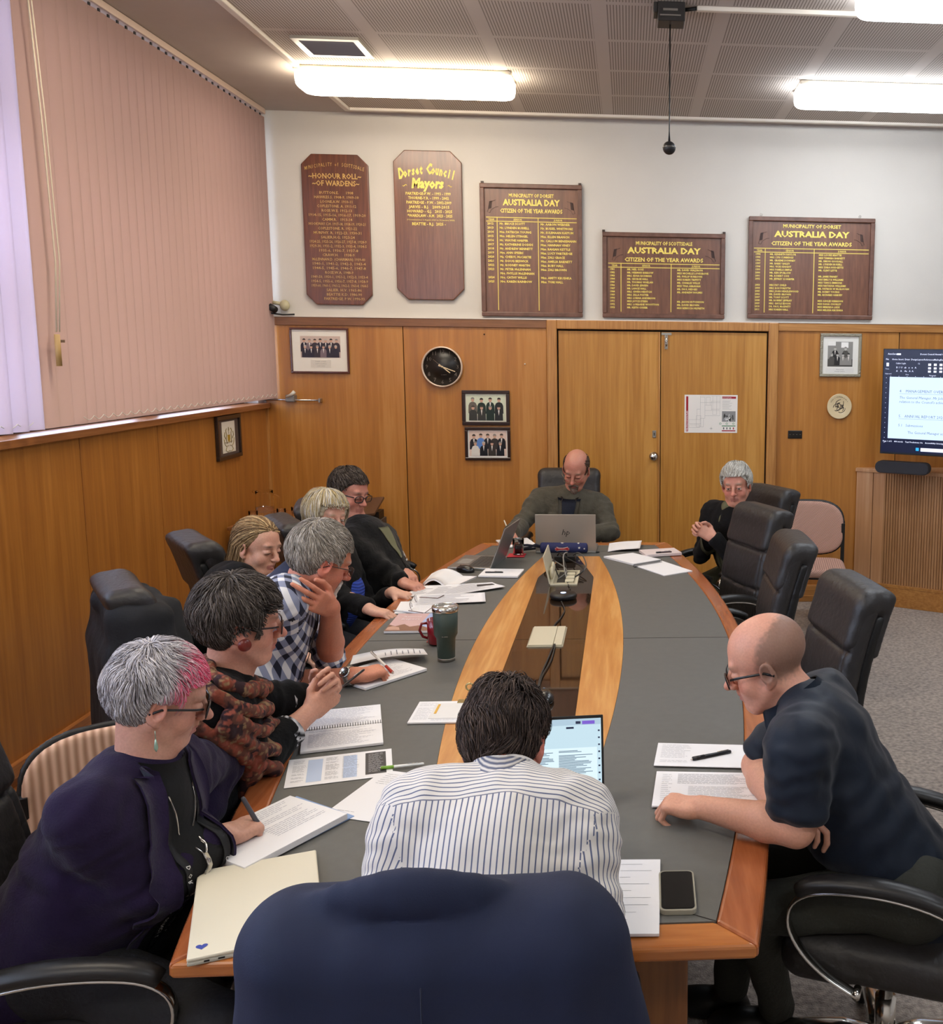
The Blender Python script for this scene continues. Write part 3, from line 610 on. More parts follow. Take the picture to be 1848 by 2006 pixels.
for x in (.985, 1.73): part('screw_eye', M().tube([(x+.009*math.cos(a), YB-.012, 2.948+.009*math.sin(a)) for a in np.linspace(0, 2*PI, 14)[:-1]], .0018, 6, closed=True), CHROME, b5)
for b_, xs_, z in ((b4, (-.183, .71), 2.803), (b3, (-1.06, -.355), 3.13)):
    for x in xs_: part('hanging_lug', M().bb((x-.01, YB-.02, z-.004), (x+.01, YB-.006, z+.014)), plain('lug_dark', '3b2a22', .5), b_)

# ---- pictures
def face_group(m, x0, x1, z0, z1, n1, n2, y, coats, skin='c9a08a', hair='4a4038'):
    """a group portrait: two rows of small people as flat shapes of the print"""
    w_ = x1-x0; h = z1-z0; rr = random.Random(int(w_*1000)+n1)
    def person_(cx, base, hh, k):
        e = y-.0004-.00008*k; c = rr.choice(coats)
        P = [(-.55, 0), (.55, 0), (.52, .45), (.38, .60), (.14, .66), (-.14, .66), (-.38, .60), (-.52, .45)]; s_ = hh*.42
        m.prism([(a*s_*1.1, b_*hh) for a, b_ in P], 0, .00005, rot('X', PI/2), (cx, e, base), col=c)
        if rr.random() < .7: m.prism([(-.11*s_, .64*hh), (0, .30*hh), (.11*s_, .64*hh)], 0, .00004, rot('X', PI/2), (cx, e-.00006, base), col='e8e2da')
        cc = [(math.cos(a)*.095*hh, math.sin(a)*.125*hh+.78*hh) for a in np.linspace(0, 2*PI, 13)[:-1]]; m.prism(cc, 0, .00004, rot('X', PI/2), (cx, e-.00005, base), col=skin)
        hc = [(math.cos(a)*.105*hh, math.sin(a)*.10*hh+.83*hh) for a in np.linspace(-.1, PI+.1, 9)]; m.prism(hc, 0, .00004, rot('X', PI/2), (cx, e-.00009, base), col=rr.choice([hair, '8b8680', 'b9b2a8', '2f2822']))
    for i in range(n1): person_(x0+w_*(i+.7)/(n1+.4), z0+h*(.26+.03*rr.random()), h*.66, i)
    for i in range(n2): person_(x0+w_*(i+.75)/(n2+.5), z0+h*.01, h*.62, 20+i)
def picture(name, label, x0, x1, z0, z1, fw, fmat, mount, px, draw, caption=None, th=.022):
    t = thing(name, label, 'picture', ((x0+x1)/2, YB-.021-th/2, z0)); y = YB-.0205
    m = M()
    for a, b_ in (((x0, z0), (x1, z0+fw)), ((x0, z1-fw), (x1, z1)), ((x0, z0+fw), (x0+fw, z1-fw)), ((x1-fw, z0+fw), (x1, z1-fw))): m.bb((a[0], y-th, a[1]), (b_[0], y, b_[1]))
    part('frame', m, fmat, t, bevel=.004); part('mount', M().bb((x0+fw, y-.008, z0+fw), (x1-fw, y-.002, z1-fw)), plain('mount_'+mount, mount, .7), t)
    m = M(); a0, a1, c0, c1, bg = px; m.bb((a0, y-.0088, c0), (a1, y-.008, c1), col=bg); draw(m, a0, a1, c0, c1, y-.009); part('print', m, painted('print', .35, bump=0, noise=.03), t)
    if caption:
        m = M(); c = caption; m.bb((c[0], y-.0095, c[2]), (c[1], y-.008, c[3]), col=c[4])
        for k, s_ in enumerate(c[5]): put_text(m, s_, ((c[0]+c[1])/2, y-.0098, c[3]-(k+1)*(c[3]-c[2])/(len(c[5])+.6)), X1, Z1, c[6], col='6a6660')
        part('caption', m, painted('print', .35), t)
    return t
redw = plain('red_wood_frame', '54281a', .35, coat=.4, var=.1); dkw = plain('dark_wood_frame', '2c1812', .3, coat=.4); 
picture('group_portrait', 'wide group portrait in a white mount left of the clock', -2.466, -2.046, 1.748, 2.078, .014, redw, 'e9e4da', (-2.394, -2.108, 1.862, 2.018, 'c9b4a8'), lambda m, a, b_, c, d, y: face_group(m, a, b_, c, d, 7, 6, y, ['2a2330', '3a3036', '7a6a70', '241f2b']), (-2.325, -2.18, 1.79, 1.845, 'd9d3c8', ['DORSET COUNCIL', 'members and officers', 'council chamber'], .009))
picture('group_portrait', 'upper of two small dark-framed group portraits right of the clock', -1.238, -.886, 1.372, 1.632, .026, dkw, 'e6e4d4', (-1.205, -.92, 1.405, 1.60, 'd6dcc4'), lambda m, a, b_, c, d, y: face_group(m, a, b_, c, d, 4, 4, y, ['23322a', '3b3a36', '6a6258', '1c1e1c', '2b2b2b']), (-1.17, -.955, 1.408, 1.432, 'eeece4', ['DORSET COUNCIL 2009', 'back row and front row'], .008))
picture('group_portrait', 'lower of two small dark-framed group portraits right of the clock', -1.222, -.885, 1.108, 1.357, .022, dkw, 'efece6', (-1.192, -.915, 1.140, 1.328, 'e0c8ba'), lambda m, a, b_, c, d, y: face_group(m, a, b_, c, d, 5, 4, y, ['1b1b22', '5f86c6', '26242a', 'd9d4cc', '3a3430']), (-1.16, -.95, 1.142, 1.164, 'f4f2ee', ['DORSET COUNCIL 2011', 'back row and front row'], .008))
def mono(m, a, b_, c, d, y):
    m.bb((a, y-.0001, c), (b_, y, c+(d-c)*.3), col='55534f'); m.bb((a, y-.0001, d-.03), (a+.06, y, d), col='e8e6e0'); m.bb((b_-.09, y-.0001, d-.045), (b_-.035, y, d-.004), col='efede8'); face_group(m, a, b_, c+.01, d-.02, 2, 4, y-.0002, ['2c2c2c', '8d8b86', '55534f', 'c9c6be'], skin='bdb9b2', hair='2a2a2a')
picture('group_portrait', 'silver-framed black and white group photograph above the round plate', 1.452, 1.770, 1.755, 2.082, .022, plain('silver_frame', '9c9684', .4, metal=.6, bump=.6, bscale=90), 'e4e2da', (1.512, 1.705, 1.832, 2.02, '8f8d88'), mono, (1.50, 1.715, 1.785, 1.822, 'dcdad4', ['official opening', 'municipal chambers'], .01))
# coat of arms on the left wall
t = thing('framed_crest', 'small dark frame with a coat of arms on the left wall', 'picture', (XL+.012, 6.68, 1.192)); m = M(); x = XL+.001
for a, b_ in (((6.50, 1.195), (6.885, 1.222)), ((6.50, 1.458), (6.885, 1.485)), ((6.50, 1.222), (6.525, 1.458)), ((6.86, 1.222), (6.885, 1.458))): m.bb((x, a[0], a[1]), (x+.022, b_[0], b_[1]))
part('frame', m, plain('crest_frame', '2a1d18', .35, coat=.3), t, bevel=.003); part('mount', M().bb((x, 6.525, 1.222), (x+.008, 6.86, 1.458)), plain('crest_mount', '5a4a42', .7), t)
part('print', M().bb((x+.008, 6.59, 1.237), (x+.0095, 6.80, 1.443)), plain('crest_paper', 'e3dccb', .7), t)
m = M(); X2 = np.array([0, 1., 0]); cy, cz = 6.695, 1.33; e = x+.0105
def arc(m, pts, r): m.tube([(e, cy+a, cz+b_) for a, b_ in pts], r, 6, flat=(1, .3) )
m.prism([(-.022, .03), (-.022, -.0), (0, -.026), (.022, 0), (.022, .03)], 0, .0006, np.array([[0, 0, 1.], [1, 0, 0], [0, 1, 0]]), (e-.0006, cy, cz-.005), col='a58a3c')
for s_ in (-1, 1):
    arc(m, [(s_*.032, -.03), (s_*.045, 0), (s_*.036, .03), (s_*.048, .055), (s_*.034, .066)], .005); arc(m, [(s_*.01, -.045), (s_*.05, -.05), (s_*.075, -.03), (s_*.082, 0)], .003); arc(m, [(s_*.045, -.055), (s_*.06, -.075), (s_*.03, -.088), (0, -.08)], .003); arc(m, [(s_*.055, .0), (s_*.075, .02), (s_*.066, .045)], .0035)
arc(m, [(0, .03), (0, .05), (-.006, .06), (0, .075), (.006, .06), (0, .05)], .003); arc(m, [(-.07, -.022), (-.03, -.026), (.03, -.02), (.07, -.022)], .0028)
m.c = [np.tile(np.array(srgb('8d7a3e' if i else 'b09238')), (len(v), 1)) for i, v in enumerate(m.v)]
part('crest', m, painted('print', .35), t)
# clock
t = thing('wall_clock', 'round black wall clock with a thin pale rim and gold hands', 'clock', (-1.375, YB-.03, 1.655)); R = rot('X', PI/2); c = np.array([-1.375, YB-.021, 1.803])
part('rim', M().lathe([(.135, 0), (.150, 0), (.151, .03), (.145, .036), (.139, .034), (.139, .012), (.135, .010)], c, 48, R), plain('clock_rim', 'd8c3ae', .3, metal=.4), t)
part('face', M().lathe([(.139, .0), (.139, .014), (0.001, .0145)], c, 48, R), plain('clock_face', '1d1917', .35), t)
m = M()
for h in range(1, 13):
    a = PI/2-h*PI/6; put_text(m, str(h), (c[0]+.112*math.cos(a), c[1]-.0152, c[2]+.112*math.sin(a)-.013), X1, Z1, .042, off=-.006)
put_text(m, 'QUARTZ', (c[0]+.01, c[1]-.0152, c[2]-.062), X1, Z1, .010)
part('numerals', m, plain('clock_numerals', '6b625a', .4), t)
def hand(a, L, wd, y, nm, mt):
    d = np.array([math.cos(a), 0, math.sin(a)]); q = np.array([-d[2], 0, d[0]]); p = [c+np.array([0, -y, 0])+d*s_*1.0+q*w_ for s_, w_ in ((-.03, -wd), (L, -wd*.6), (L, wd*.6), (-.03, wd))]
    part(nm, M().add(p+[v+np.array([0, -.001, 0]) for v in p], [(0, 1, 2, 3), (7, 6, 5, 4), (0, 4, 5, 1), (1, 5, 6, 2), (2, 6, 7, 3), (3, 7, 4, 0)]), mt, t)
hm = plain('clock_hand', 'e6cfa8', .3); hand(PI/2-(110/360)*2*PI, .10, .004, .017, 'minute_hand', hm); hand(PI/2-(128/360)*2*PI, .072, .0045, .019, 'hour_hand', hm); hand(PI/2-(310/360)*2*PI, .085, .001, .021, 'second_hand', plain('clock_second', '8a7a66', .4))
part('hub', M().lathe([(.006, 0), (.006, .024), (.001, .025)], c, 16, R), hm, t)
# evacuation plan
t = thing('evacuation_plan', 'white fire evacuation plan poster with red bar taped to the right door leaf', 'poster', (.627, YB-.027, 1.32)); x0, x1, z0, z1 = .425, .829, 1.322, 1.61; y = YB-.0245
part('sheet', M().bb((x0, y-.0012, z0), (x1, y, z1)), plain('plan_paper', 'e6e2dc', .4), t, label='white sheet'); y -= .0013; m = M()
m.bb((x0+.012, y-.0003, z0+.01), (x0+.028, y, z1-.012), col='9b1c26'); put_text(m, 'FIRE EVACUATION PLAN', (x0+.0245, y-.0006, z0+.09), Z1, -X1, .015, off=.02, col='f2dede', fit=.15)
m.bb((x1-.118, y-.0003, z1-.028), (x1-.012, y, z1-.012), col='a02330'); put_text(m, 'EVACUATION', (x1-.085, y-.0006, z1-.0255), X1, Z1, .012, col='f4e4e4')
for k in range(8): m.bb((x1-.116, y-.0003, z1-.045-k*.009), (x1-.116+.05+.04*random.random(), y, z1-.0435-k*.009), col='8a8a88')
m.bb((x1-.118, y-.0003, z0+.085), (x1-.014, y, z0+.165), col='8b8b8b')
for k in range(9): a = random.random()*PI; m.box((x1-.104+.075*random.random(), y-.0004, z0+.10+.05*random.random()), (.035, .0002, .008), np.array(Matrix.Rotation(a, 3, 'Y')), col=random.choice(['e2e2e0', '3c3c3c', 'b8b8b8', 'f0f0f0']))
m.bb((x1-.118, y-.0003, z0+.05), (x1-.014, y, z0+.056), col='2d7a4a'); m.bb((x1-.118, y-.0003, z0+.012), (x1-.014, y, z0+.02), col='a02330')
for k in range(3): m.tube([(x1-.13+k*.05+.007*math.cos(a), y, z0+.07+.006*math.sin(a)) for a in np.linspace(0, 2*PI, 12)[:-1]], .0016, 5, closed=True, col='3f8a5a')
for k in range(4): m.bb((x1-.108+k*.025, y-.0003, z0+.026), (x1-.100+k*.025, y, z0+.042), col='55555a' if k < 3 else 'b02a35')
def ln(a, b_, wd=.0012): m.bb((min(a[0], b_[0])-wd/2, y-.0003, min(a[1], b_[1])-wd/2), (max(a[0], b_[0])+wd/2, y, max(a[1], b_[1])+wd/2), col='9a9a9a')
px_, pz = x0+.035, z0+.01
rect = [(0, .06, .09, .09), (.055, .035, .09, .12), (.06, .09, .085, .17), (.085, .10, .12, .26), (.12, .12, .235, .16), (.12, .16, .17, .20), (.17, .17, .235, .23), (.13, .20, .16, .26), (.085, .22, .235, .27), (.18, .13, .21, .27), (.0, .03, .08, .05), (.085, .035, .11, .10)]
for a, b_, c_, d_ in rect: ln((px_+a, pz+b_), (px_+c_, pz+b_)); ln((px_+a, pz+d_), (px_+c_, pz+d_)); ln((px_+a, pz+b_), (px_+a, pz+d_)); ln((px_+c_, pz+b_), (px_+c_, pz+d_))
for k in range(4): a = k*PI/4; m.box((x0+.205, y-.0003, z0+.033), (.026 if k % 2 == 0 else .014, .0003, .0014), np.array(Matrix.Rotation(a, 3, 'Y')), col='8a8a8a')
part('printed_plan', m, painted('print', .35), t)
# plate, switch, small fixings
t = thing('decorative_plate', 'round cream souvenir plate with black ornament on the wall', 'plate', (1.612, YB-.025, 1.437)); c = (1.612, YB-.0205, 1.530)
part('dish', M().lathe([(.05, 0), (.06, .004), (.092, .016), (.096, .02), (.092, .0205), (.062, .010), (.001, .0085)], c, 40, R), plain('plate_cream', 'd8c49c', .2, coat=.5), t)
m = M(); rr = random.Random(4)
for k in range(15):
    a0 = rr.random()*2*PI; r0 = .012+.035*rr.random(); m.tube([(c[0]+(r0+.012*math.sin(q*3+k))*math.cos(a0+q), c[1]-.0095-.0005, c[2]+(r0+.012*math.cos(q*2+k))*math.sin(a0+q)) for q in np.linspace(0, 1.4, 8)], .0022, 5)
for k in range(9): a = PI/2+(k-4)*.26; put_text(m, 'TASMANIAN'[k], (c[0]+.070*math.cos(a), c[1]-.0145, c[2]+.070*math.sin(a)), np.array([math.sin(a), 0, -math.cos(a)]), np.array([math.cos(a), 0, math.sin(a)]), .02, off=.03)
part('ornament', m, plain('plate_ink', '2a2320', .4), t)
t = thing('light_switch', 'dark four-gang light switch plate right of the double door', 'switch', (1.277, YB-.025, 1.278)); part('switch_plate', M().bb((1.222, YB-.028, 1.28), (1.332, YB-.02, 1.342)), plain('switch_black', '1a1512', .3), t, bevel=.004)
for k in range(4): part('rocker', M().box((1.238+k*.026, YB-.030, 1.311), (.009, .006, .004)), plain('rocker_grey', '5d564f', .4), t)
for (x, z, l) in ((-1.065, 2.045, 'tiny dark nail high on the panelling above the clock'), (-.770, 1.829, 'tiny pale screw in the panelling right of the clock')):
    tag(part('screw', M().tube([(x, YB-.03, z), (x, YB-.018, z)], .005, 8), DARKGAP if x < -1 else WHITEP), l, 'screw')
# chrome rail with clamp in the corner
t = thing('wall_rail', 'short chrome rail with a grey clamp on the panelling beside the blind', 'rail', (-2.45, YB-.05, 1.55))
part('rod', M().tube([(-2.655, YB-.06, 1.555), (-2.255, YB-.06, 1.550)], .007, 10), CHROME, t); part('end_stop', M().box((-2.262, YB-.05, 1.55), (.014, .06, .03)), BRUSHED, t, bevel=.003)
c = part('clamp', M().box((-2.468, YB-.055, 1.565), (.066, .07, .055)), plain('clamp_grey', '8c8780', .4, metal=.5), t, bevel=.01); part('lever', M().tube([(-2.49, YB-.09, 1.575), (-2.45, YB-.10, 1.595), (-2.428, YB-.10, 1.615)], [.008, .011, .014], 10), WHITEP, c)
# spotlight lying on the dado ledge
t = thing('ledge_camera', 'small black cylinder camera with cream bracket on the dado ledge by the blind', 'camera', (-2.53, YB-.05, 2.163))
part('barrel', M().tube([(-2.62, YB-.06, 2.245), (-2.53, YB-.12, 2.20)], .024, 16), BLACKP, t); part('bracket', M().ball((-2.485, YB-.05, 2.235), (.036, .03, .04), 8).tube([(-2.57, YB-.05, 2.255), (-2.50, YB-.05, 2.245)], .014), plain('bracket_cream', 'b5ad8c', .5), t)
part('lead', M().tube([(-2.62, YB-.06, 2.22), (-2.59, YB-.09, 2.18), (-2.5, YB-.06, 2.168), (-2.42, YB-.045, 2.172)], .006, 8), BLACKP, t)
# ---------------------------------------------------------------- boat-shaped conference table
TZ = .74
MATGREY = plain('desk_mat_leatherette', '5f5e59', .62, var=.04, vscale=30, bump=.08, bscale=500)
W_TAB = wood('table_cherry_side', '8a4824', 'b0683a', '9c5730', scale=(12, 1.2, 12), fine=60, rough=.22, coat=.45); W_TABX = wood('table_cherry_end', '96501f', 'bd7638', scale=(1.2, 12, 12), fine=60, rough=.22, coat=.45)
W_STRIP = wood('table_light_veneer', 'b8783a', 'dca562', 'c98b4a', scale=(13, .9, 13), fine=60, rough=.28, coat=.35); W_BASE = wood('table_base_veneer', '6b3d1c', '96602f', scale=(9, 9, .6), rough=.4)
YC = 3.948
def xc(y): return -.315-.02*(y-1.83)/4.2
def hw_out(y): return .58+.235*(1-((y-YC)/2.12)**2)
def hw_grey(y): return .50+.245*(1-((y-YC)/2.035)**2)
def hw_strip(y): return .165+.14*(1-((y-YC)/1.70)**2)
def hw_glass(y): t = abs(y-YC); return .146 if t < 1.17 else .146-.088*(t-1.17)/.43
def strip(fa, fb, y0, y1, n=40, side=1):
    ys_ = np.linspace(y0, y1, n); return [(xc(y)+side*fa(y), y) for y in ys_]+[(xc(y)+side*fb(y), y) for y in ys_[::-1]]
def ccw(p): a = sum(p[i][0]*p[(i+1) % len(p)][1]-p[(i+1) % len(p)][0]*p[i][1] for i in range(len(p))); return p if a > 0 else p[::-1]
def band_mesh(fa, fb, y0, y1, side, z0, z1, n=40, ya=None, yb=None):
    """curved band between two half-widths, as quads; ya/yb: own end positions of the outer line (mitres)"""
    m = M(); A = np.linspace(y0, y1, n); B = np.linspace(ya if ya is not None else y0, yb if yb is not None else y1, n)
    V = []
    for z in (z1, z0):
        for a, b_ in zip(A, B): V += [(xc(a)+side*fa(a), a, z), (xc(b_)+side*fb(b_), b_, z)]
    q = []
    for i in range(n-1):
        a, b_, c, d = 2*i, 2*i+1, 2*i+3, 2*i+2; k = 2*n
        q += [(a, b_, c, d), (a+k, d+k, c+k, b_+k), (b_, b_+k, c+k, c), (a, d, d+k, a+k)]
    k = 2*n; q += [(0, k, k+1, 1), (2*n-2, 2*n-1, k+2*n-1, k+2*n-2)]
    if side < 0: q = [f[::-1] for f in q]
    return m.add(V, q)
table = thing('conference_table', 'long boat-shaped conference table with grey inlay, pale wood bands and dark glass centre', 'table', (-.325, YC, 0))
Y0, Y1, G0, G1 = 1.825, 6.071, 1.914, 5.982
for s_ in (-1, 1): part('edge_band', band_mesh(hw_grey, hw_out, G0, G1, s_, TZ-.034, TZ, ya=Y0, yb=Y1), W_TAB, table, bevel=.009, bs=3)
for ya, yb in ((Y0, G0), (Y1, G1)):
    p = ccw([(xc(ya)-hw_out(ya), ya), (xc(ya)+hw_out(ya), ya), (xc(yb)+hw_grey(yb), yb), (xc(yb)-hw_grey(yb), yb)])
    part('end_band', M().prism(p, TZ-.034, TZ), W_TABX, table, bevel=.009, bs=3)
SE = 1.70
for s_ in (-1, 1): part('grey_inlay', band_mesh(lambda y: hw_strip(y) if abs(y-YC) <= SE else max(0, .165*(1-(abs(y-YC)-SE)/.001)), hw_grey, YC-SE, YC+SE, s_, TZ-.03, TZ-.0006), MATGREY, table)
for s_ in (-1, 1):
    ya, yb = YC+s_*SE, (G1 if s_ > 0 else G0)
    yy = np.linspace(ya, yb, 6); p = ccw([(xc(y)-hw_grey(y), y) for y in yy]+[(xc(y)+hw_grey(y), y) for y in yy[::-1]]); part('grey_inlay', M().prism(p, TZ-.03, TZ-.0006), MATGREY, table)
for s_ in (-1, 1): 
    for a, b_ in ((YC-SE, 3.985), (3.985, YC+SE)): part('pale_band', band_mesh(lambda y: hw_glass(y)+.001, lambda y: hw_strip(y)-.001, a, b_, s_, TZ-.03, TZ-.0003), W_STRIP, table)
g = M(); gl = plain('smoked_glass', '8a6f58', .03, trans=.93, ior=1.5)
gp = ccw([(xc(y)-hw_glass(y), y) for y in (YC-1.6, YC-1.17, 3.98)]+[(xc(y)+hw_glass(y), y) for y in (3.98, YC-1.17, YC-1.6)]); part('glass_panel', M().prism(gp, TZ-.010, TZ-.0004), gl, table)
gp = ccw([(xc(y)-hw_glass(y), y) for y in (3.984, YC+1.17, YC+1.6)]+[(xc(y)+hw_glass(y), y) for y in (YC+1.6, YC+1.17, 3.984)]); part('glass_panel', M().prism(gp, TZ-.010, TZ-.0004), gl, table)
for ya_, yb_ in ((YC+1.6, YC+SE), (YC-SE, YC-1.6)): part('black_end_piece', M().bb((xc(ya_)-.056, ya_, TZ-.03), (xc(ya_)+.056, yb_, TZ-.0004)), BLACKP, table)
m = M(); e = TZ+.0001
for s_ in (-1, 1): m.bb((xc(4)+s_*hw_strip(4), 3.984, TZ-.002), (xc(4)+s_*hw_grey(4), 3.9865, e))
for sx in (-1, 1):
    for sy, yb in ((-1, G0), (1, G1)):
        a = np.array([xc(yb)+sx*hw_grey(yb), yb, e]); b_ = a+np.array([-sx*.13, -sy*-.19*(-1) if False else (-sy)*.075, 0]); d = b_-a; d = d/np.linalg.norm(d); q = np.array([-d[1], d[0], 0])*.0011; m.add([a-q, b_-q, b_+q, a+q], [(0, 1, 2, 3)])
part('seam', m, DARKGAP, table)
# base: end slabs, centre slabs and a low spine
for y in (1.98, 5.90): part('base_panel', M().bb((-.80, y-.02, 0), (.13, y+.02, TZ-.034)), W_BASE, table, bevel=.003)
for x in (-.50, -.13): part('base_panel', M().bb((x-.015, 2.6, 0), (x+.015, 5.3, TZ-.06)), W_BASE, table)
part('shelf_board', M().bb((-.485, 2.6, .10), (-.145, 5.3, .12)), W_BASE, table)
part('cross_rail', M().bb((-.80, 3.9, .3), (.15, 4.0, TZ-.034)), W_BASE, table)
# power boxes in the glass
IV = plain('ivory_metal', 'cfc7ad', .4, metal=.1); IV2 = plain('ivory_metal_shade', 'a59d86', .5)
t = thing('power_box', 'closed ivory cable lid set in the glass at the middle of the table', 'power box', (-.337, 4.015, TZ))
part('rim', M().bb((-.412, 3.872, TZ-.01), (-.264, 4.155, TZ+.003)), IV2, t, bevel=.003); part('lid', M().bb((-.406, 3.878, TZ+.003), (-.306, 4.149, TZ+.008)).bb((-.304, 3.878, TZ+.003), (-.270, 4.149, TZ+.008)), IV, t, bevel=.001)
t = thing('power_box', 'open ivory socket box full of cables near the far end of the table', 'power box', (-.33, 5.08, TZ)); x0, x1, y0, y1 = -.40, -.262, 4.93, 5.25
m = M()
for a, b_ in (((x0, y0), (x1, y0+.012)), ((x0, y1-.012), (x1, y1)), ((x0, y0+.012), (x0+.012, y1-.012)), ((x1-.012, y0+.012), (x1, y1-.012))): m.bb(a+(TZ,), b_+(TZ+.007,))
part('rim', m, IV, t)
R = rot('Y', -.22); part('lid', M().box((x0-.018, (y0+y1)/2, TZ+.078), (.005, y1-y0, .145), R).ball((x0+.004, y0+.07, TZ+.05), (.012, .035, .035), 8).ball((x0+.004, y0+.16, TZ+.06), (.012, .03, .03), 8), IV, t)
part('inner_plate', M().bb((x0+.002, y0+.002, TZ), (x1-.002, y1-.002, TZ+.003)), IV2, t); part('cable_well', M().bb((x0+.03, y0+.05, TZ+.003), (x1-.02, y1-.03, TZ+.0036)), plain('well_dark', '23211e', .7), t)  # flat dark sheet stands in for the shade inside an open well
for k in range(3): part('socket', M().box((-.305, 5.0+k*.075, TZ+.008), (.045, .05, .010)), IV, t, bevel=.003)
# ---------------------------------------------------------------- chairs
LEA = plain('black_leather', '2a2828', .45, var=.1, vscale=20, bump=.35, bscale=35, spec=.5); LEAS = plain('black_leather_side', '161617', .45, bump=.2, bscale=40)
SOFTB = plain('arm_pad_black', '1c1b1b', .38)
def make_exec():
    t = thing('executive_chair', '', 'chair', (0, 0, 0))
    # seat
    s = S(); s.box((0, .0, .465), (.255, .25, .06), r=.05, k=.02); s.box((0, .16, .455), (.25, .10, .06), r=.055, k=.03); s.box((0, -.02, .505), (.20, .2, .03), r=.03, k=.03)
    s.put(lambda p: np.abs(p[..., 1]-.03)-.003+np.abs(p[..., 2]-.54)*.6, .006, '-')
    sdf_part('seat', s, .009, (-.3, -.3, .36), (.3, .3, .56), LEA, t)
    # back, curved and reclined
    def bend(p): return np.stack([p[..., 0], p[..., 1]+.29+.17*(p[..., 2]-.5)-.10*np.sin(np.clip((p[..., 2]-.45)/.7, 0, 1)*PI)*.35+.12*p[..., 0]**2*-1.2, p[..., 2]], -1)
    def bx(c, h, r):
        c, h = _v(c), _v(h)-r
        def f(p): q = np.abs(bend(p)-c)-h; return (np.sqrt((np.maximum(q, 0)**2).sum(-1))+np.minimum(q.max(-1), 0)-r)*.9
        return f
    s = S(); s.put(bx((0, .02, .80), (.235, .045, .33), .04), .01)
    def groove(z0, ww=.0035):
        def f(p): b_ = bend(p); return np.maximum(np.abs(b_[..., 2]-z0-.25*b_[..., 0]**2)-ww, -(b_[..., 1]-.05))*.9
        return f
    s.put(groove(.72), .012, '-'); s.put(groove(.93), .012, '-')
    for sx in (-1, 1): s.put(lambda p, sx=sx: np.maximum(np.abs(bend(p)[..., 0]-sx*.19)-.003, -(bend(p)[..., 1]-.052))*.9, .008, '-')
    sdf_part('backrest', s, .009, (-.3, -.46, .42), (.3, -.05, 1.2), LEA, t)
    s = S(); s.put(bx((0, -.035, .78), (.225, .025, .30), .02), .01); sdf_part('back_shell', s, .012, (-.3, -.5, .42), (.3, -.05, 1.2), LEAS, t)
    s = S(); s.put(bx((0, .035, 1.05), (.232, .045, .11), .04), .01); s.put(bx((0, .0, 1.12), (.226, .072, .05), .045), .03); s.put(bx((0, -.058, 1.03), (.222, .018, .12), .016), .02)
    sdf_part('headrest', s, .008, (-.3, -.55, .8), (.3, -.05, 1.26), LEA, t)
    # arms
    for sx in (-1, 1):
        pts = [(.04, .42), (.12, .455), (.19, .51), (.232, .58), (.225, .645), (.17, .685), (.08, .70), (-.03, .705), (-.14, .69), (-.22, .655), (-.28, .60), (-.30, .56)]
        P = np.array(pts); u = np.linspace(0, len(P)-1, 44); Q = np.stack([np.interp(u, range(len(P)), P[:, 0]), np.interp(u, range(len(P)), P[:, 1])], 1)
        for _ in range(3): Q[1:-1] = (Q[:-2]+Q[1:-1]*2+Q[2:])/4
        a = part('armrest', M().tube([(sx*.285, y, z) for y, z in Q], .019, 8, flat=(1, .35), up=None), CHROME, t)
        P2 = [(y, z+.022) for y, z in Q if z > .655][0:]; n = len(P2)
        part('arm_pad', M().tube([(sx*.285, y, z) for y, z in P2], [.02+.010*math.sin(PI*min(1, max(0, (i+.7)/(n+.4))))**.5 for i in range(n)], 12, flat=(1.05, .75)), SOFTB, a)
        part('bolt', M().tube([(sx*.262, .045, .425), (sx*.30, .045, .425)], .011, 12), CHROME, a)
    # base
    part('mechanism', M().bb((-.1, -.13, .36), (.1, .13, .41)).tube([(.09, .05, .385), (.27, .10, .375), (.33, .11, .36)], [.008, .008, .018]), BLACKP, t, bevel=.01)
    part('gas_column', M().tube([(0, 0, .10), (0, 0, .24)], .03, 16).tube([(0, 0, .24), (0, 0, .37)], .02, 16), CHROME, t)
    b = M(); b.lathe([(.05, .07), (.055, .09), (.05, .125), (.034, .135)], n=20)
    for k in range(5):
        a = 2*PI*k/5+.3; d = np.array([math.cos(a), math.sin(a), 0]); b.tube([d*.03+[0, 0, .11], d*.12+[0, 0, .115], d*.22+[0, 0, .095], d*.31+[0, 0, .075]], [.036, .034, .028, .02], 10, flat=(1, .6))
    part('star_base', b, CHROME, t)
    for k in range(5):
        a = 2*PI*k/5+.3; d = np.array([math.cos(a), math.sin(a), 0]); q = np.array([-d[1], d[0], 0]); c = M()
        for s_ in (-1, 1): c.tube([d*.305+q*s_*.008+[0, 0, .028], d*.305+q*s_*.026+[0, 0, .028]], .0275, 16)
        c.tube([d*.305+[0, 0, .03], d*.305+[0, 0, .075]], .008, 8); part('caster', c, BLACKP, t)
    return t
exec0 = make_exec(); exec0.scale = (.94, .94, .94); _used = [False]
def put_chair(x, y, deg, label, group=None, dz=0):
    """deg: the way the chair faces, measured from +y towards -x"""
    rz = math.radians(deg)
    if not _used[0]: _used[0] = True; exec0.location = (x, y, dz); exec0.rotation_euler = (0, 0, rz); exec0['label'] = label; c = exec0
    else: c = dup(exec0, (x, y, dz), rz, label, s=.94)
    return c
def chair_by_top(px, py, deg, label, z=1.11):
    p = onz(px, py, z); rz = math.radians(deg); b = np.array([math.sin(rz), -math.cos(rz)])*.352   # back top is .375 behind the centre
    return put_chair(p[0]-b[0], p[1]-b[1], deg, label)
put_chair(-.42, 6.62, 180, 'black leather chair at the head of the table before the double door')
chair_by_top(1510, 950, 118, 'black leather chair holding the white-haired man in the black jacket')
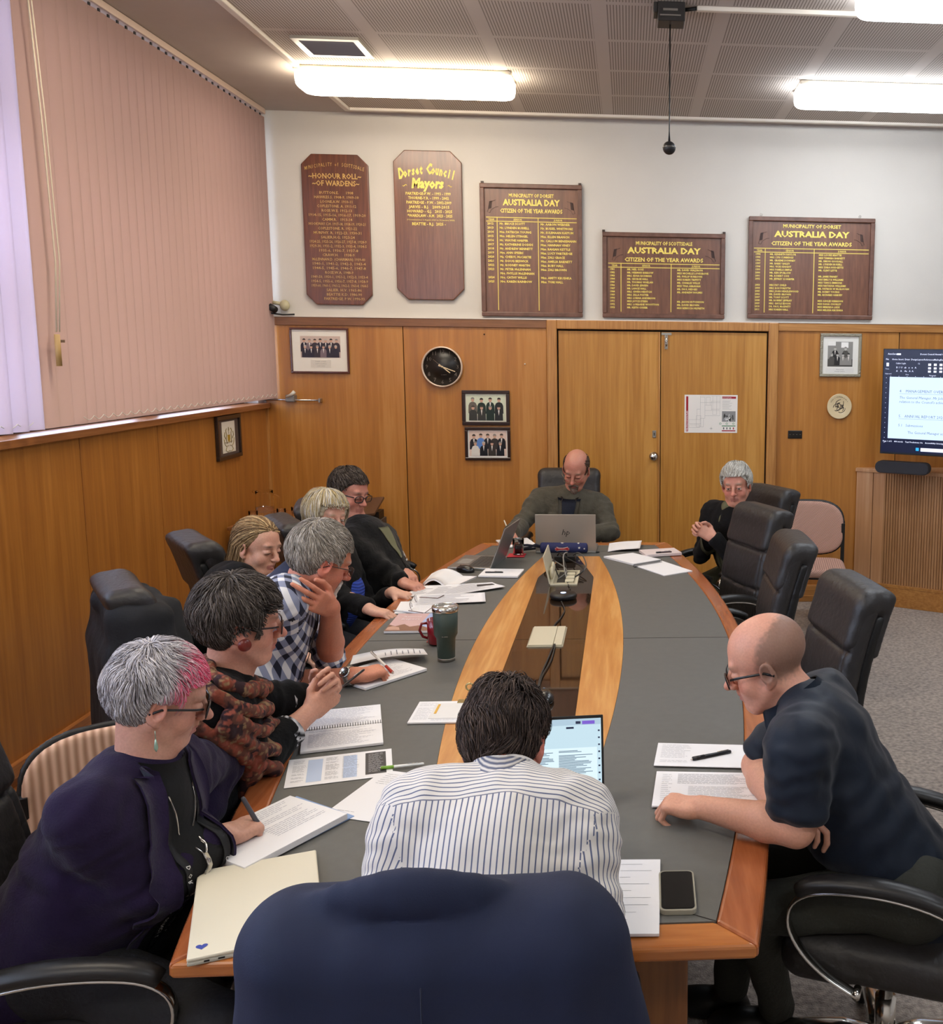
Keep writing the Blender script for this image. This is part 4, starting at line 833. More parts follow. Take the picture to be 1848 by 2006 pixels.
chair_by_top(1492, 988, 113, 'empty black leather chair in front of the white-haired man, facing the camera most')
chair_by_top(1552, 1046, 90, 'empty black leather chair between the other two empty ones, seen edge-on')
chair_by_top(1672, 1130, 99, 'empty black leather chair just behind the bald man in the navy polo shirt')
put_chair(.69, 2.37, 68, 'black leather chair with chrome arms holding the bald man in the navy polo')
put_chair(-.27, 1.69, 0, 'black leather chair in front under the draped navy suit jacket')
put_chair(-1.19, 2.17, -82, 'black leather chair at the left edge holding the woman with pink hair')
chair_by_top(243, 1128, -56, 'black leather chair draped with a black coat behind the scarf woman')
chair_by_top(384, 1044, -54, 'black leather chair with rolled top behind the man in the checked shirt')
chair_by_top(566, 1010, -58, 'grey-lit black leather chair top between the young blonde and the older blonde woman')
chair_by_top(612, 978, -75, 'black chair mostly hidden behind the man in the black fleece')
# visitor chairs
FAB = plain('pink_beige_upholstery', 'b08d7c', .9, var=.12, vscale=60, bump=.5, bscale=220)
def ribbed(name, c1, c2, per, ang):
    m, nt, b = new_mat(name); L = nt.links; tc = N(nt, 'ShaderNodeTexCoord'); mp = N(nt, 'ShaderNodeMapping'); mp.inputs['Rotation'].default_value = (0, ang, 0); L.new(tc.outputs['Object'], mp.inputs[0])
    w_ = N(nt, 'ShaderNodeTexWave', i_Scale=per, i_Distortion=.4, i_Detail=1.0); L.new(mp.outputs[0], w_.inputs[0]); r = N(nt, 'ShaderNodeValToRGB'); r.color_ramp.elements[0].color = srgb(c1); r.color_ramp.elements[1].color = srgb(c2)
    L.new(w_.outputs['Fac'], r.inputs[0]); L.new(r.outputs[0], b.inputs['Base Color']); b.inputs['Roughness'].default_value = .9; bp = N(nt, 'ShaderNodeBump', i_Strength=.4, i_Distance=.004); L.new(w_.outputs['Fac'], bp.inputs['Height']); L.new(bp.outputs[0], b.inputs['Normal']); return m
def make_visitor(mat):
    t = thing('visitor_chair', '', 'chair', (0, 0, 0))
    def bpos(p): return np.stack([p[..., 0], p[..., 1]+.23+.15*(p[..., 2]-.5)-.6*p[..., 0]**2, p[..., 2]], -1)
    def f(p):
        b = bpos(p); x, z = b[..., 0]/.25, (b[..., 2]-.68)/.19; r = (np.abs(x)**3+np.abs(z)**3)**(1/3)-1; a = np.abs(b[..., 1])-.018; return smax(r*.17, a, .02)
    def fb(p):
        b = bpos(p); x, z = b[..., 0]/.262, (b[..., 2]-.68)/.202; r = (np.abs(x)**3+np.abs(z)**3)**(1/3)-1; a = np.abs(b[..., 1]+.022)-.01; return smax(r*.17, a, .01)
    sdf_part('backrest', S().put(f), .008, (-.3, -.4, .45), (.3, -.1, .92), mat, t); sdf_part('back_shell', S().put(fb), .008, (-.3, -.42, .45), (.3, -.1, .92), BLACKP, t)
    s = S().box((0, .02, .445), (.25, .23, .03), r=.03, k=.02); s.put(lambda p: ((np.abs(p[..., 0]/.27)**3+np.abs((p[..., 1]-.02)/.25)**3)**(1/3)-1)*.2, .02, '&'); sdf_part('seat', s, .008, (-.3, -.3, .38), (.3, .3, .5), mat, t)
    part('seat_pan', M().bb((-.22, -.19, .40), (.22, .22, .42)), BLACKP, t, bevel=.01)
    for sx in (-1, 1):
        part('leg', M().bb((sx*.245-.0125, .19, 0), (sx*.245+.0125, .225, .43)), BLACKP, t); part('leg', M().bb((sx*.245-.0125, -.24, 0), (sx*.245+.0125, -.205, .72)), BLACKP, t); part('side_rail', M().bb((sx*.245-.0125, -.21, .40), (sx*.245+.0125, .2, .425)), BLACKP, t)
    return t
v1 = make_visitor(ribbed('ribbed_pink_fabric', '9c776b', 'c39d8c', 34, .9)); v1.location = (1.27, 6.66, 0); v1.rotation_euler = (0, 0, math.radians(172)); v1['label'] = 'pinkish ribbed visitor chair against the back wall beside the tambour cabinet'
v2 = make_visitor(ribbed('ribbed_beige_fabric', 'a98168', 'dcb69c', 13, 0)); v2.scale = (.93, .93, .93); v2.location = (-1.40, 2.68, 0); v2.rotation_euler = (0, 0, math.radians(-148)); v2['label'] = 'beige ribbed visitor chair by the left wall behind the purple jacket'
# ---------------------------------------------------------------- people
SKIN = painted('skin', .5, bump=.12, bscale=160, sss=.12, noise=.07, spec=.4)
HAIRM = painted('hair', .68, bump=.1, bscale=60, noise=.12, stretch=(1, 1, 1), spec=.25)
def RZ(d): return rot('Z', math.radians(d))
def headR(yaw, pitch, roll=0): return RZ(yaw)@rot('X', -math.radians(pitch))@rot('Y', math.radians(roll))
def unit(v): v = _v(v); return v/np.linalg.norm(v)
def head_sdf(s, c, R, k_=1, jaw=1., nose=1., cheek=1., eyes='closed', chin=1., mouth=0):
    """c between the ears; x right, y to the face, z up; all sizes times k_"""
    T = lambda *p: c+R@(_v(p)*k_)
    E_ = lambda p, r, k, op='+', RR_=None: s.ell(T(*p), _v(r)*k_, R if RR_ is None else R@RR_, k*k_, op)
    C_ = lambda a, b_, ra, rb, k, op='+': s.cap(T(*a), T(*b_), ra*k_, rb*k_, k*k_, op)
    E_((0, -.018, .042), (.074, .095, .082), .01); E_((0, .02, .035), (.064, .064, .072), .02); E_((0, .030, -.028), (.054*jaw, .050, .062), .02)
    for x in (-1, 1):
        C_((x*.054, -.004, -.040), (x*.028, .055, -.092), .020*jaw, .018, .025); E_((x*.036, .052, -.032), (.026*cheek, .026, .028), .02)
    E_((0, .052, -.062), (.036*jaw, .035, .030), .016)
    E_((0, .066, -.092), (.026*chin, .020, .019), .018)
    C_((-.034, .076, .026), (.034, .076, .026), .012, .012, .014)
    for x in (-1, 1):
        E_((x*.032, .092, .003), (.019, .014, .0125), .010, '-'); (E_((x*.031, .0755, .002), (.0155, .0135, .0125), .003) if eyes == 'closed' else (E_((x*.031, .0735, .0085), (.0165, .0140, .0085), .003), E_((x*.031, .0725, -.0095), (.0160, .0130, .0075), .003)))
        if eyes == 'closed': C_((x*.019, .0865, -.001), (x*.043, .0815, -.003), .0022, .0018, .003)
        else: C_((x*.018, .0875, .0085), (x*.044, .0815, .007), .0028, .0022, .003); C_((x*.019, .086, -.0065), (x*.043, .081, -.006), .0018, .0015, .003)
    C_((0, .083, .016), (0, .083+.022*nose, -.020), .0085, .0095, .010); E_((0, .083+.026*nose, -.028), (.0125*nose, .0135*nose, .0115), .007)
    for x in (-1, 1): E_((x*.012*nose, .083+.012*nose, -.031), (.0078*nose, .010, .0078), .004); E_((x*.0065, .083+.016*nose, -.0400), (.0032, .005, .003), .002, '-')
    C_((0, .090, -.042), (0, .0905, -.052), .006, .006, .010)
    for x in (-1, 1): C_((0, .0885, -.0575), (x*.022, .0785, -.0600), .0048, .003, .005); C_((0, .0880, -.0675), (x*.018, .0785, -.0650), .0055, .0032, .005)
    for x in (-1, 1): C_((0, .094, -.0622-mouth*.003), (x*.024, .082, -.0618), .0011+mouth*.003, .0008, .003, '-')
    for x in (-1, 1):
        Re = rot('Z', -x*.35)@rot('X', -.15)
        E_((x*.079, -.008, -.004), (.0075, .020, .033), .004, '+', Re); E_((x*.0845, -.004, .001), (.0055, .0115, .019), .004, '-', Re); E_((x*.077, .0, -.032), (.006, .009, .010), .004)
        C_((x*.081, .006, -.006), (x*.079, .004, -.016), .004, .003, .003)
    return T
def head_paint(c, R, k_, base, opened=False, lip='b06a60', red=.25, brow='6a5a4a', stub=None, shaved=None, lash='3a2a22', beard=None):
    b0, l0, br, la = lin(base), lin(lip), lin(brow), lin(lash); rd = lin('c8665a')
    def f(P, Nn):
        q = (P-c)@R/k_; C = np.tile(b0, (len(P), 1)); inh = np.linalg.norm(q, axis=1) < .2
        def g(p, r): return np.exp(-(((q-_v(p))/_v(r))**2).sum(1))
        def mix(w_, col): nonlocal C; w_ = np.clip(w_*inh, 0, 1)[:, None]; C = C*(1-w_)+col*w_
        n1 = noise3(P*35); mix(.10+.10*n1, rd*.9)
        for x in (-1, 1): mix(red*1.3*g((x*.042, .07, -.028), (.022, .03, .022)), rd); mix(red*1.2*g((x*.08, -.005, 0), (.02, .03, .035)), rd)
        mix(red*1.5*g((0, .11, -.028), (.016, .02, .016)), rd); mix(red*.5*g((0, .08, .07), (.06, .03, .03)), rd)
        m_ = (np.abs(q[:, 0]) < .024-.12*np.abs(q[:, 2]+.063)) & (q[:, 2] > -.075) & (q[:, 2] < -.0535) & (q[:, 1] > .078); mix(.75*m_, l0)
        for x in (-1, 1):
            mix(1.0*g((x*.033, .09, .028+0.0), (.018, .03, .0048)), br); mix(.5*g((x*.031, .09, -.0065), (.018, .02, .006)), la*2.2)
            if not opened: mix(.95*np.clip(1.3*g((x*.032, .088, -.0015), (.0145, .012, .0022)), 0, 1), la)
        if stub: a = lin(stub); mix(.55*((q[:, 2] < -.035-.25*np.clip(.05-np.abs(q[:, 0]), 0, .05)) & (q[:, 1] > -.01))*(1), a)
        if shaved: a = lin(shaved[0]); t = np.clip((shaved[1](q)+noise3(P*160)*.008+noise3(P*40)*.006)/.022, 0, 1); mix(shaved[2]*t, a)
        return C
    return f
def hand_sdf(s, w_, f, n, right=True, k_=1., curl=((25, 35, 20),)*4, thumb=(20, 25), tout=.9, spread=.06, bend=0):
    """w_ wrist; f towards the knuckles; n the way the palm faces"""
    f = unit(f); n = unit(_v(n)-f*(np.dot(n, f))); t = np.cross(n, f)*(-1 if right else 1); K = lambda a, b_, c_: w_+(f*a+t*b_+n*c_)*k_
    R = np.stack([t, f, -n], 1)
    s.box(K(.050, -.002, 0), _v((.036, .046, .0135))*k_, R, r=.0125*k_, k=.012); s.ell(K(.028, .020, .010), _v((.018, .032, .016))*k_, R, .010); s.ell(K(.030, -.022, .008), _v((.015, .034, .014))*k_, R, .010); s.ell(K(.07, .0, -.006), _v((.034, .022, .010))*k_, R, .01)
    tips = []
    for i, (bx_, fy, L, r) in enumerate(((.029, .086, (.045, .027, .022), .0088), (.0095, .091, (.049, .031, .023), .0091), (-.0105, .087, (.046, .028, .022), .0086), (-.0285, .078, (.036, .021, .019), .0077))):
        c = curl[i] if len(curl) > i else curl[-1]; p = K(fy, bx_, -.002); a = 0; sp = spread*(1.5-i); pts = [K(fy-.02, bx_*.95, -.001), p]
        for j in range(3):
            a += math.radians(c[j]); d = math.cos(a)*(f*math.cos(sp)+t*math.sin(sp))+math.sin(a)*n; p = p+unit(d)*L[j]*k_; pts.append(p)
        rs = [r*1.0, r*1.1, r*.98, r*.93, r*.78]; m = s
        for j in range(4): m.cap(pts[j], pts[j+1], rs[j]*k_, rs[j+1]*k_, k=.0022 if j else .006)
        tips.append(p)
    p = K(.022, .026, .008); d = unit(f*.75+t*tout+n*.35); q = p+d*.034*k_; a = math.radians(thumb[0]); d2 = unit(f*math.cos(a*.4)+t*(tout*.45-math.sin(a))+n*(.25+.6*math.sin(a))); q2 = q+d2*.034*k_; a += math.radians(thumb[1]); d3 = unit(f*math.cos(a*.4)+t*(.1-math.sin(a))+n*(.3+.5*math.sin(a))); q3 = q2+d3*.026*k_
    s.cap(p, q, .0145*k_, .0115*k_, .010); s.cap(q, q2, .0112*k_, .0100*k_, .003); s.cap(q2, q3, .0102*k_, .0083*k_, .003)
    return tips+[q3]
def ik(S_, W_, a, b_, pole):
    d = W_-S_; L = np.linalg.norm(d); 
    if L > (a+b_)*.995: W_ = S_+d/L*(a+b_)*.995; d = W_-S_; L = np.linalg.norm(d)
    x = (a*a-b_*b_+L*L)/(2*L); h = math.sqrt(max(a*a-x*x, 0)); u = d/L; p = _v(pole); p = unit(p-u*(p@u)); return S_+u*x+p*h, W_
# ---- hair
def hair(parent, c, R, k_, cols, region, n=900, L=.06, r=.0012, whorl=(0, -.05, .12), comb=(0, .6, 0), lift=.006, cut=((0, .707, -.707), .005), vol=(.084, .103, .098), seed=1, drop=.0, wave=.15, cap=True, colf=None, center=(0, -.016, .036), fall=None, h=.0035, taper=.35, flat=(1.6, .6), name='hair', fz=.070, fy=.045, rough=1):
    rr = np.random.RandomState(seed); V0 = _v(vol)*k_; ce = _v(center)*k_; W_ = _v(whorl); pal = [lin(x) for x in cols]; m = M(); QF = []
    T = lambda q: c+q@R.T
    if cap:
        s = S(); s.ell(ce, V0*.985, None, 0)
        for nn_, o_ in (cut if isinstance(cut, list) else [cut]): s.plane(_v(nn_)*o_*k_, nn_, .004)
        P, Q = s.mesh(h, ce-V0-.01, ce+V0+.01); P = relax(P, Q, 1); nn = vnormals(P, Q); P = P+nn*((noise3(P*90)*.0012+noise3(P*30)*.0018)*rough)[:, None]
        cc = colf(P/k_, rr.rand(len(P))) if colf else pal[0]*.6+.4*pal[len(pal)//2]; cc = np.ones((len(P), 1))*cc*(.8+.25*noise3(P*_v((220, 40, 220))))[:, None]
        v = T(P); m.v.append(v); QF = [Q]; m.n += len(v); m.c.append(np.concatenate([cc, np.ones((len(v), 1))], 1))
    D = rr.randn(n*6, 3); D /= np.linalg.norm(D, axis=1)[:, None]; P0 = (D*V0+ce)/k_; ok = region(P0, rr.rand(len(P0))) ; P0 = P0[ok][:n]; n = len(P0)
    K = 7; P = P0*k_; path = [P]; Vn = V0
    flow = P0-W_; nrm = (P-ce)/Vn**2; nrm /= np.linalg.norm(nrm, axis=1)[:, None]
    nv = np.stack([noise3(P0*28+k_o) for k_o in (1.3, 7.7, 13.1)], 1)
    fl = flow/np.linalg.norm(flow, axis=1)[:, None]+_v(comb)+nv*wave*3.0+rr.randn(n, 3)*wave*.25; Ls = L*k_*(.75+.45*rr.rand(n)); ph = rr.rand(n)*6.28
    lf = lift*k_*(.3+.9*(noise3(P0*24+3)*.5+.5)+.35*rr.rand(n)); cur = P.copy()
    for j in range(1, K):
        nrm = (cur-ce)/Vn**2; nrm /= np.linalg.norm(nrm, axis=1)[:, None]; d = fl-nrm*(fl*nrm).sum(1)[:, None]; d /= np.linalg.norm(d, axis=1)[:, None]+1e-9
        if drop: d = d+_v((0, 0, -drop))*(j/K); d /= np.linalg.norm(d, axis=1)[:, None]
        if fall is not None: 
            below = cur[:, 2] < fall*k_; d[below] = d[below]*.25+_v((0, 0, -1)); d /= np.linalg.norm(d, axis=1)[:, None]
        side = np.cross(nrm, d); d = d+side*(np.sin(ph*.15+j*.8+noise3(P0*22)*5)*wave*.7)[:, None]
        nx = cur+d*(Ls/(K-1))[:, None]; bad = (nx[:, 1] > fy*k_) & (nx[:, 2] < fz*k_) & (np.abs(nx[:, 0]) < .086*k_) | (np.abs(nx[:, 0]) > .06*k_) & (nx[:, 2] < .018*k_) & (np.abs(nx[:, 1]-.004*k_) < .026*k_) & (fall is None) & (L < .08); cur = np.where(bad[:, None], cur+d*(Ls/(K-1)*.06)[:, None], nx)
        q = (cur-ce)/(Vn+(lf*(math.sin(PI*j/(K-1)*.75)+.15*j/K))[:, None]); ln_ = np.linalg.norm(q, axis=1)[:, None]; on = np.where(ln_ < 1, cur-(cur-ce)*(1-1/ln_), cur)
        if fall is None: on = ce+(cur-ce)/ln_
        elif True: b_ = (cur[:, 2] > fall*k_)[:, None]; on = np.where(b_, ce+(cur-ce)/ln_, on)
        cur = on; path.append(cur)
    X = np.stack(path, 1)                                  # n,K,3
    Tn = np.gradient(X, axis=1); Tn /= np.linalg.norm(Tn, axis=2)[..., None]+1e-9; nr = (X-ce); nr /= np.linalg.norm(nr, axis=2)[..., None]; A = np.cross(Tn, nr); A /= np.linalg.norm(A, axis=2)[..., None]+1e-9; Bn = np.cross(A, Tn)
    rad = r*k_*(.7+.6*rr.rand(n))[:, None]*np.linspace(1, taper, K)[None]; ring = []
    for a in range(4): t = PI/2*a+PI/4; ring.append(X+A*(math.cos(t)*flat[0]*rad)[..., None]+Bn*(math.sin(t)*flat[1]*rad)[..., None])
    V = np.stack(ring, 2).reshape(n, -1, 3); q = []
    for i in range(K-1):
        for a in range(4): q.append((i*4+a, i*4+(a+1) % 4, (i+1)*4+(a+1) % 4, (i+1)*4+a))
    q += [(3, 2, 1, 0), tuple((K-1)*4+a for a in range(4))]
    F = (np.array(q)[None]+(np.arange(n)*K*4)[:, None, None]).reshape(-1, 4)+m.n
    u = rr.rand(n); cc = colf(P0, u) if colf else np.array(pal)[(u*len(pal)).astype(int)]; cc = np.repeat(cc*(.75+.5*rr.rand(n))[:, None], K*4, 0)
    v = T(V.reshape(-1, 3)); m.v.append(v); QF.append(F); m.c.append(np.concatenate([np.clip(cc, 0, 1), np.ones((len(v), 1))], 1))
    return part(name, (np.concatenate(m.v), np.concatenate(QF), np.concatenate(m.c)), HAIRM, parent)
def short_region(off=.004, top=.075, ear=True, sl=.707):
    def f(q, u):
        a = (q[:, 1]*.707-q[:, 2]*.707 < off+.01*(u-.5)); b_ = ~((q[:, 1] > .045) & (q[:, 2] < top)); e = ~((np.abs(q[:, 0]) > .06) & (q[:, 2] < .012) & (q[:, 1] > -.028) & (q[:, 1] < .03)) if ear else True
        return a & b_ & e
    return f
def glasses(parent, c, R, k_, mat, w_=.050, h=.031, r=.0016, dz=-.001, dy=.104, lens=None, tr=None, half=False):
    T = lambda *p: c+R@(_v(p)*k_); m = M(); tr = tr or r; g = None; lm = lens or plain('spectacle_lens', 'ffffff', .02, trans=1, ior=1.08); L_ = []
    for x in (-1, 1):
        P = []
        for a in np.linspace(0, 2*PI, 25)[:-1]:
            ca, sa = math.cos(a), math.sin(a); e = .6; P.append((x*.034+w_/2*math.copysign(abs(ca)**e, ca), h/2*math.copysign(abs(sa)**e, sa)))
        pts = [T(px, dy-.004*((px/.06)**2)-.25*abs(px)**1*.25+.0, dz+pz) for px, pz in P]; m.tube(pts, r*k_, 6, closed=True); L_.append(pts)
        m.tube([T(x*(.034+w_/2), dy-.017, dz+.008), T(x*.072, .07, .008), T(x*.082, .0, .004), T(x*.080, -.022, -.010)], tr*k_, 6, flat=(.8, 1.3))
    m.tube([T(-.010, dy-.001, dz+.004), T(0, dy+.001, dz+.007), T(.010, dy-.001, dz+.004)], r*k_, 6)
    g = part('glasses', m, mat, parent)
    for pts in L_: part('lens', M().add(pts+[p-R@_v((0, .0012, 0)) for p in pts], [tuple(range(24))[::-1], tuple(range(24, 48))], False), lm, g)
    return g
def eyeballs(parent, c, R, k_, look=(0, 1, 0), col='5b4a3a'):
    for x in (-1, 1):
        e = c+R@(_v((x*.031, .0735, -.0005))*k_); m = M(); m.ball(e, .0118*k_, 10, col='bdb4aa'); d = R@unit(look)
        fr = frame(z=d, x=[.3, .2, .9]); m.lathe([(.0062*k_, 0), (.0048*k_, .0012*k_), (.0001, .0016*k_)], e+d*.0103*k_, 12, fr, col=col); m.lathe([(.0026*k_, 0), (.0001, .0006*k_)], e+d*.0116*k_, 10, fr, col='0c0a0a'); part('eye', m, painted('eyeball', .15, bump=0, noise=.02, spec=.6), parent)
# ---- clothed figure
def figure(label, N, H, yaw, sw, head, arms, skin='c9957c', k_=1., fat=1., belly=1., top=None, sleeve=(1, 1), legs='2a2a2c', legyaw=None, h=.0036, hc=.0065, facekw=None, paintkw=None, hands=(None, None), drop=.035, armr=1., name='person', topname='shirt', topmat=None, shoes=True, wr=None, collar=None, hem=0, cuff=1.15, neck=.052, extra_top=None, knees=None, pole=None, shl=.06):
    N, H = _v(N), _v(H); up = unit(N-H); a = math.radians(yaw); f0 = _v((-math.sin(a), math.cos(a), 0)); r = unit(np.cross(f0, up)); f = np.cross(up, r); t = thing(name, label, 'person', (H[0], H[1], 0))
    hc_, hR, hk = head
    SR, SL = N+r*sw-up*drop, N-r*sw-up*drop; Mi = H+(N-H)*.45+f*.02; Ce = H+(N-H)*.78+f*.0; J = []
    for S_, (e, w_), sg in ((SR, arms[0], 1), (SL, arms[1], -1)):
        w_ = _v(w_)
        if e is None: e, w_ = ik(S_, w_, .285*k_, .25*k_, pole or (r*sg*.5-_v((0, 0, 1))*.8-f*.2))
        J.append((S_, _v(e), w_))
    G = dict(t=t, N=N, H=H, up=up, r=r, f=f, J=J, C=Ce, M=Mi)
    # skin: one continuous surface
    s = S(); T = head_sdf(s, hc_, hR, hk, **(facekw or {}))
    nb = hc_+hR@(_v((0, -.024, -.055))*hk); s.cap(nb, N+up*.01-f*.0, neck*k_, (neck+.008)*k_, .03); s.cap(hc_+hR@(_v((0, .02, -.085))*hk), N+f*.03-up*.01, .030*k_, .045*k_, .03)
    s.cap(N-up*.02, Ce, .05*k_, .12*k_, .04, sc=(f, .75)); s.cap(Ce, Mi, .125*fat, .12*fat, .03, sc=(f, .7)); s.cap(Mi, H, .12*fat, .12*fat, .03, sc=(f, .8)); s.cap(SR, SL, .042*k_, None, .04)
    for (S_, e, w_), hd, sg in zip(J, hands, (1, -1)):
        s.cap(S_, e, .045*k_*armr, .038*k_*armr, .02); s.cap(e, e+(w_-e)*.3, .040*k_*armr, .041*k_*armr, .012); s.cap(e+(w_-e)*.3, w_, .041*k_*armr, .027*k_, .012)
        if hd: 
            hf, hn, kw = hd; fm = unit(w_-e); s.cap(w_-fm*.01, w_+unit(hf)*.02, .026*k_, .022*k_, .015, sc=(hn, .72)); G['tips%d' % sg] = hand_sdf(s, w_, hf, hn, sg > 0, k_*(.98), **kw)
    pts = np.array([N, H, SR, SL, hc_]+[j for q in J for j in q]); lo, hi = pts.min(0)-.22, pts.max(0)+.22
    body = sdf_part('body', s, h, lo, hi, SKIN, t, paint=head_paint(hc_, hR, hk, skin, **(paintkw or {})), it=1, one=True); G['body'] = body
    # garment on the torso
    s = S(); R_ = np.stack([r, f, up], 1)
    s.cap(H-up*hem+up*.0, Mi, .160*fat, .150*fat*belly, .03, sc=(f, .78)); s.cap(Mi, Ce, .150*fat*belly, .158*fat, .04, sc=(f, .74)); s.ell(Mi+f*.045*belly-up*.02, (.135*fat*belly, .11*fat*belly, .15), R_, .05); s.ell(Ce+f*.02-up*.01, (.160*fat**.8, .112*fat, .125), R_, .04)
    s.cap(SR-r*.02, SL+r*.02, shl*k_*fat**.5, None, .04); s.cap(N+up*.004, N-up*.09, (neck+.010)*k_, .105*k_, .04, sc=(f, .85))
    for S_, e, w_ in J: s.cap(N-up*.035, S_-up*.005, .066*k_, .060*k_*fat**.3, .05)
    seg = []
    for (S_, e, w_), sl, sg in zip(J, sleeve, (1, -1)):
        ra, rb, rc = .056*k_*armr*fat**.3, .048*k_*armr, .040*k_*armr; s.cap(S_-(S_-N)*.25, S_+(e-S_)*.25, ra*1.02, ra, .05)
        if sl <= 0: q = e+(S_-e)*(-sl); s.cone(S_, q, ra, ra*1.0, .01, .03); s.cap(S_, S_+(q-S_)*.7, ra, ra*.98, .045); seg.append((S_, q, ra))
        else: s.cap(S_, e, ra, rb, .045); q = e+(w_-e)*sl; s.cap(e, e+(q-e)*.6, rb, rb*.95, .02); s.cone(e, q, rb, rc*cuff if sl > .9 else rb*.98, .008, .012); seg += [(S_, e, ra), (e, q, rb)]
    if extra_top: extra_top(s, G)
    def wrd(P, nn):
        d = noise3(P*14)*.007+noise3(P*_v((30, 30, 14))+5)*.0035
        for S_, e, w_ in J: q = np.exp(-(((P-e)/.09)**2).sum(1)); q2 = np.exp(-(((P-S_-(e-S_)*.1)/.11)**2).sum(1)); ax = unit(e-S_); d = d+(q+.6*q2)*.0045*np.sin((P@ax)*120+noise3(P*20)*3)
        zz = np.exp(-(((P-Mi)@up/.12)**2)); d = d+zz*.0032*np.sin(((P-Mi)@up)*85+noise3(P*9)*3.5); return d
    P, Q = s.mesh(hc, lo-.03, hi+.03); P = relax(P, Q, 2); nn = vnormals(P, Q); P = P+nn*(wr or wrd)(P, nn)[:, None]
    o = part(topname, (P, Q), topmat or top, t); G['top'] = o
    # pattern coordinates: across / along the cloth, per limb
    D = [np.full(len(P), 1e9)]; uv = np.stack([(P-Mi)@r, (P-Mi)@up+.75*((P-Mi)@f), (P-Mi)@f], 1); best = np.full(len(P), 1e9); tn = np.sqrt(((P-Mi)@r/(.165*fat))**2+((P-Mi)@f/(.125*fat))**2)
    dT = np.abs((P-Mi)@r)/1.0; reg = np.zeros(len(P), int); ALL = [np.stack([uv[:, 0], uv[:, 1], 0*uv[:, 0]], 1)]
    for i, (a_, b_, ra) in enumerate(seg):
        d = b_-a_; L = d@d; tt = (P-a_)@d/L; di = np.linalg.norm(P-a_-np.clip(tt, 0, 1)[:, None]*d, axis=1)-ra
        sgn = 1 if ((a_-N)@r) > 0 else -1; inside = ((di+ra)/ra < tn*1.06) & ((P-N)@r*sgn > .04) & ((P-a_)@unit(d) > .012) & (di < best); ax = unit(d); e1 = unit(np.cross(ax, up if abs(ax@up) < .8 else f)); e2 = np.cross(ax, e1); ang = np.arctan2((P-a_)@e2, (P-a_)@e1)
        ALL.append(np.stack([ang*ra, (P-a_)@ax, 1+0*ang], 1)); ALL[-1][:, 2] = ra; reg[inside] = i+1; best[inside] = di[inside]
    AL = np.stack(ALL); fr_ = reg[Q[:, 0]]; cv = AL[fr_[:, None], Q]; per = cv[:, :1, 2]*2*PI; per[per == 0] = 1e9; cv[..., 0] = cv[..., 0]-np.round((cv[..., 0]-cv[:, :1, 0])/per)*per; cv[..., 2] = (fr_ > 0)[:, None]
    at_ = o.data.attributes.new('pat', 'FLOAT_VECTOR', 'CORNER'); at_.data.foreach_set('vector', cv.astype(np.float32).ravel())
    # trousers and shoes
    ly = math.radians(legyaw if legyaw is not None else yaw); lf = _v((-math.sin(ly), math.cos(ly), 0)); lr = _v((lf[1], -lf[0], 0)); s = S(); an = []
    s.cap(H-lr*.08-_v((0, 0, .02)), H+lr*.08-_v((0, 0, .02)), .115*fat, None, .03)
    for x in (-1, 1):
        hp = H+lr*x*.085-_v((0, 0, .02)); kn = hp+lf*.42+lr*x*.04; kn[2] = .50; 
        if knees and knees.get(x): kn = _v(knees[x][0])
        ak = kn+lf*.02; ak[2] = .10
        if knees and knees.get(x): ak = _v(knees[x][1])
        s.cap(hp, kn, .088*fat**.7, .064, .03); s.cap(kn, ak, .062, .050, .015); an.append((ak, lf))
    sdf_part('trousers', s, .010, np.minimum(H-.75, [9, 9, 0]), H+.75, legs if not isinstance(legs, str) else plain('trousers_'+legs, legs, .9, var=.06, bump=.3, bscale=90), t, wr=lambda P, nn: noise3(P*12)*.006)
    if shoes:
        for ak, d in an:
            s = S(); b_ = _v((ak[0], ak[1], 0)); Rf = frame(y=d, z=[0, 0, 1]); s.ell(b_+d*.07+_v((0, 0, .035)), (.045, .13, .05), Rf); s.cap(b_+_v((0, 0, .05)), b_+_v((0, 0, .10)), .045, .045, .02); s.plane((0, 0, .004), (0, 0, -1)); sdf_part('shoe', s, .007, b_-.25+[0, 0, .2], b_+.25, plain('shoe_black', '121212', .35), t)
    return G
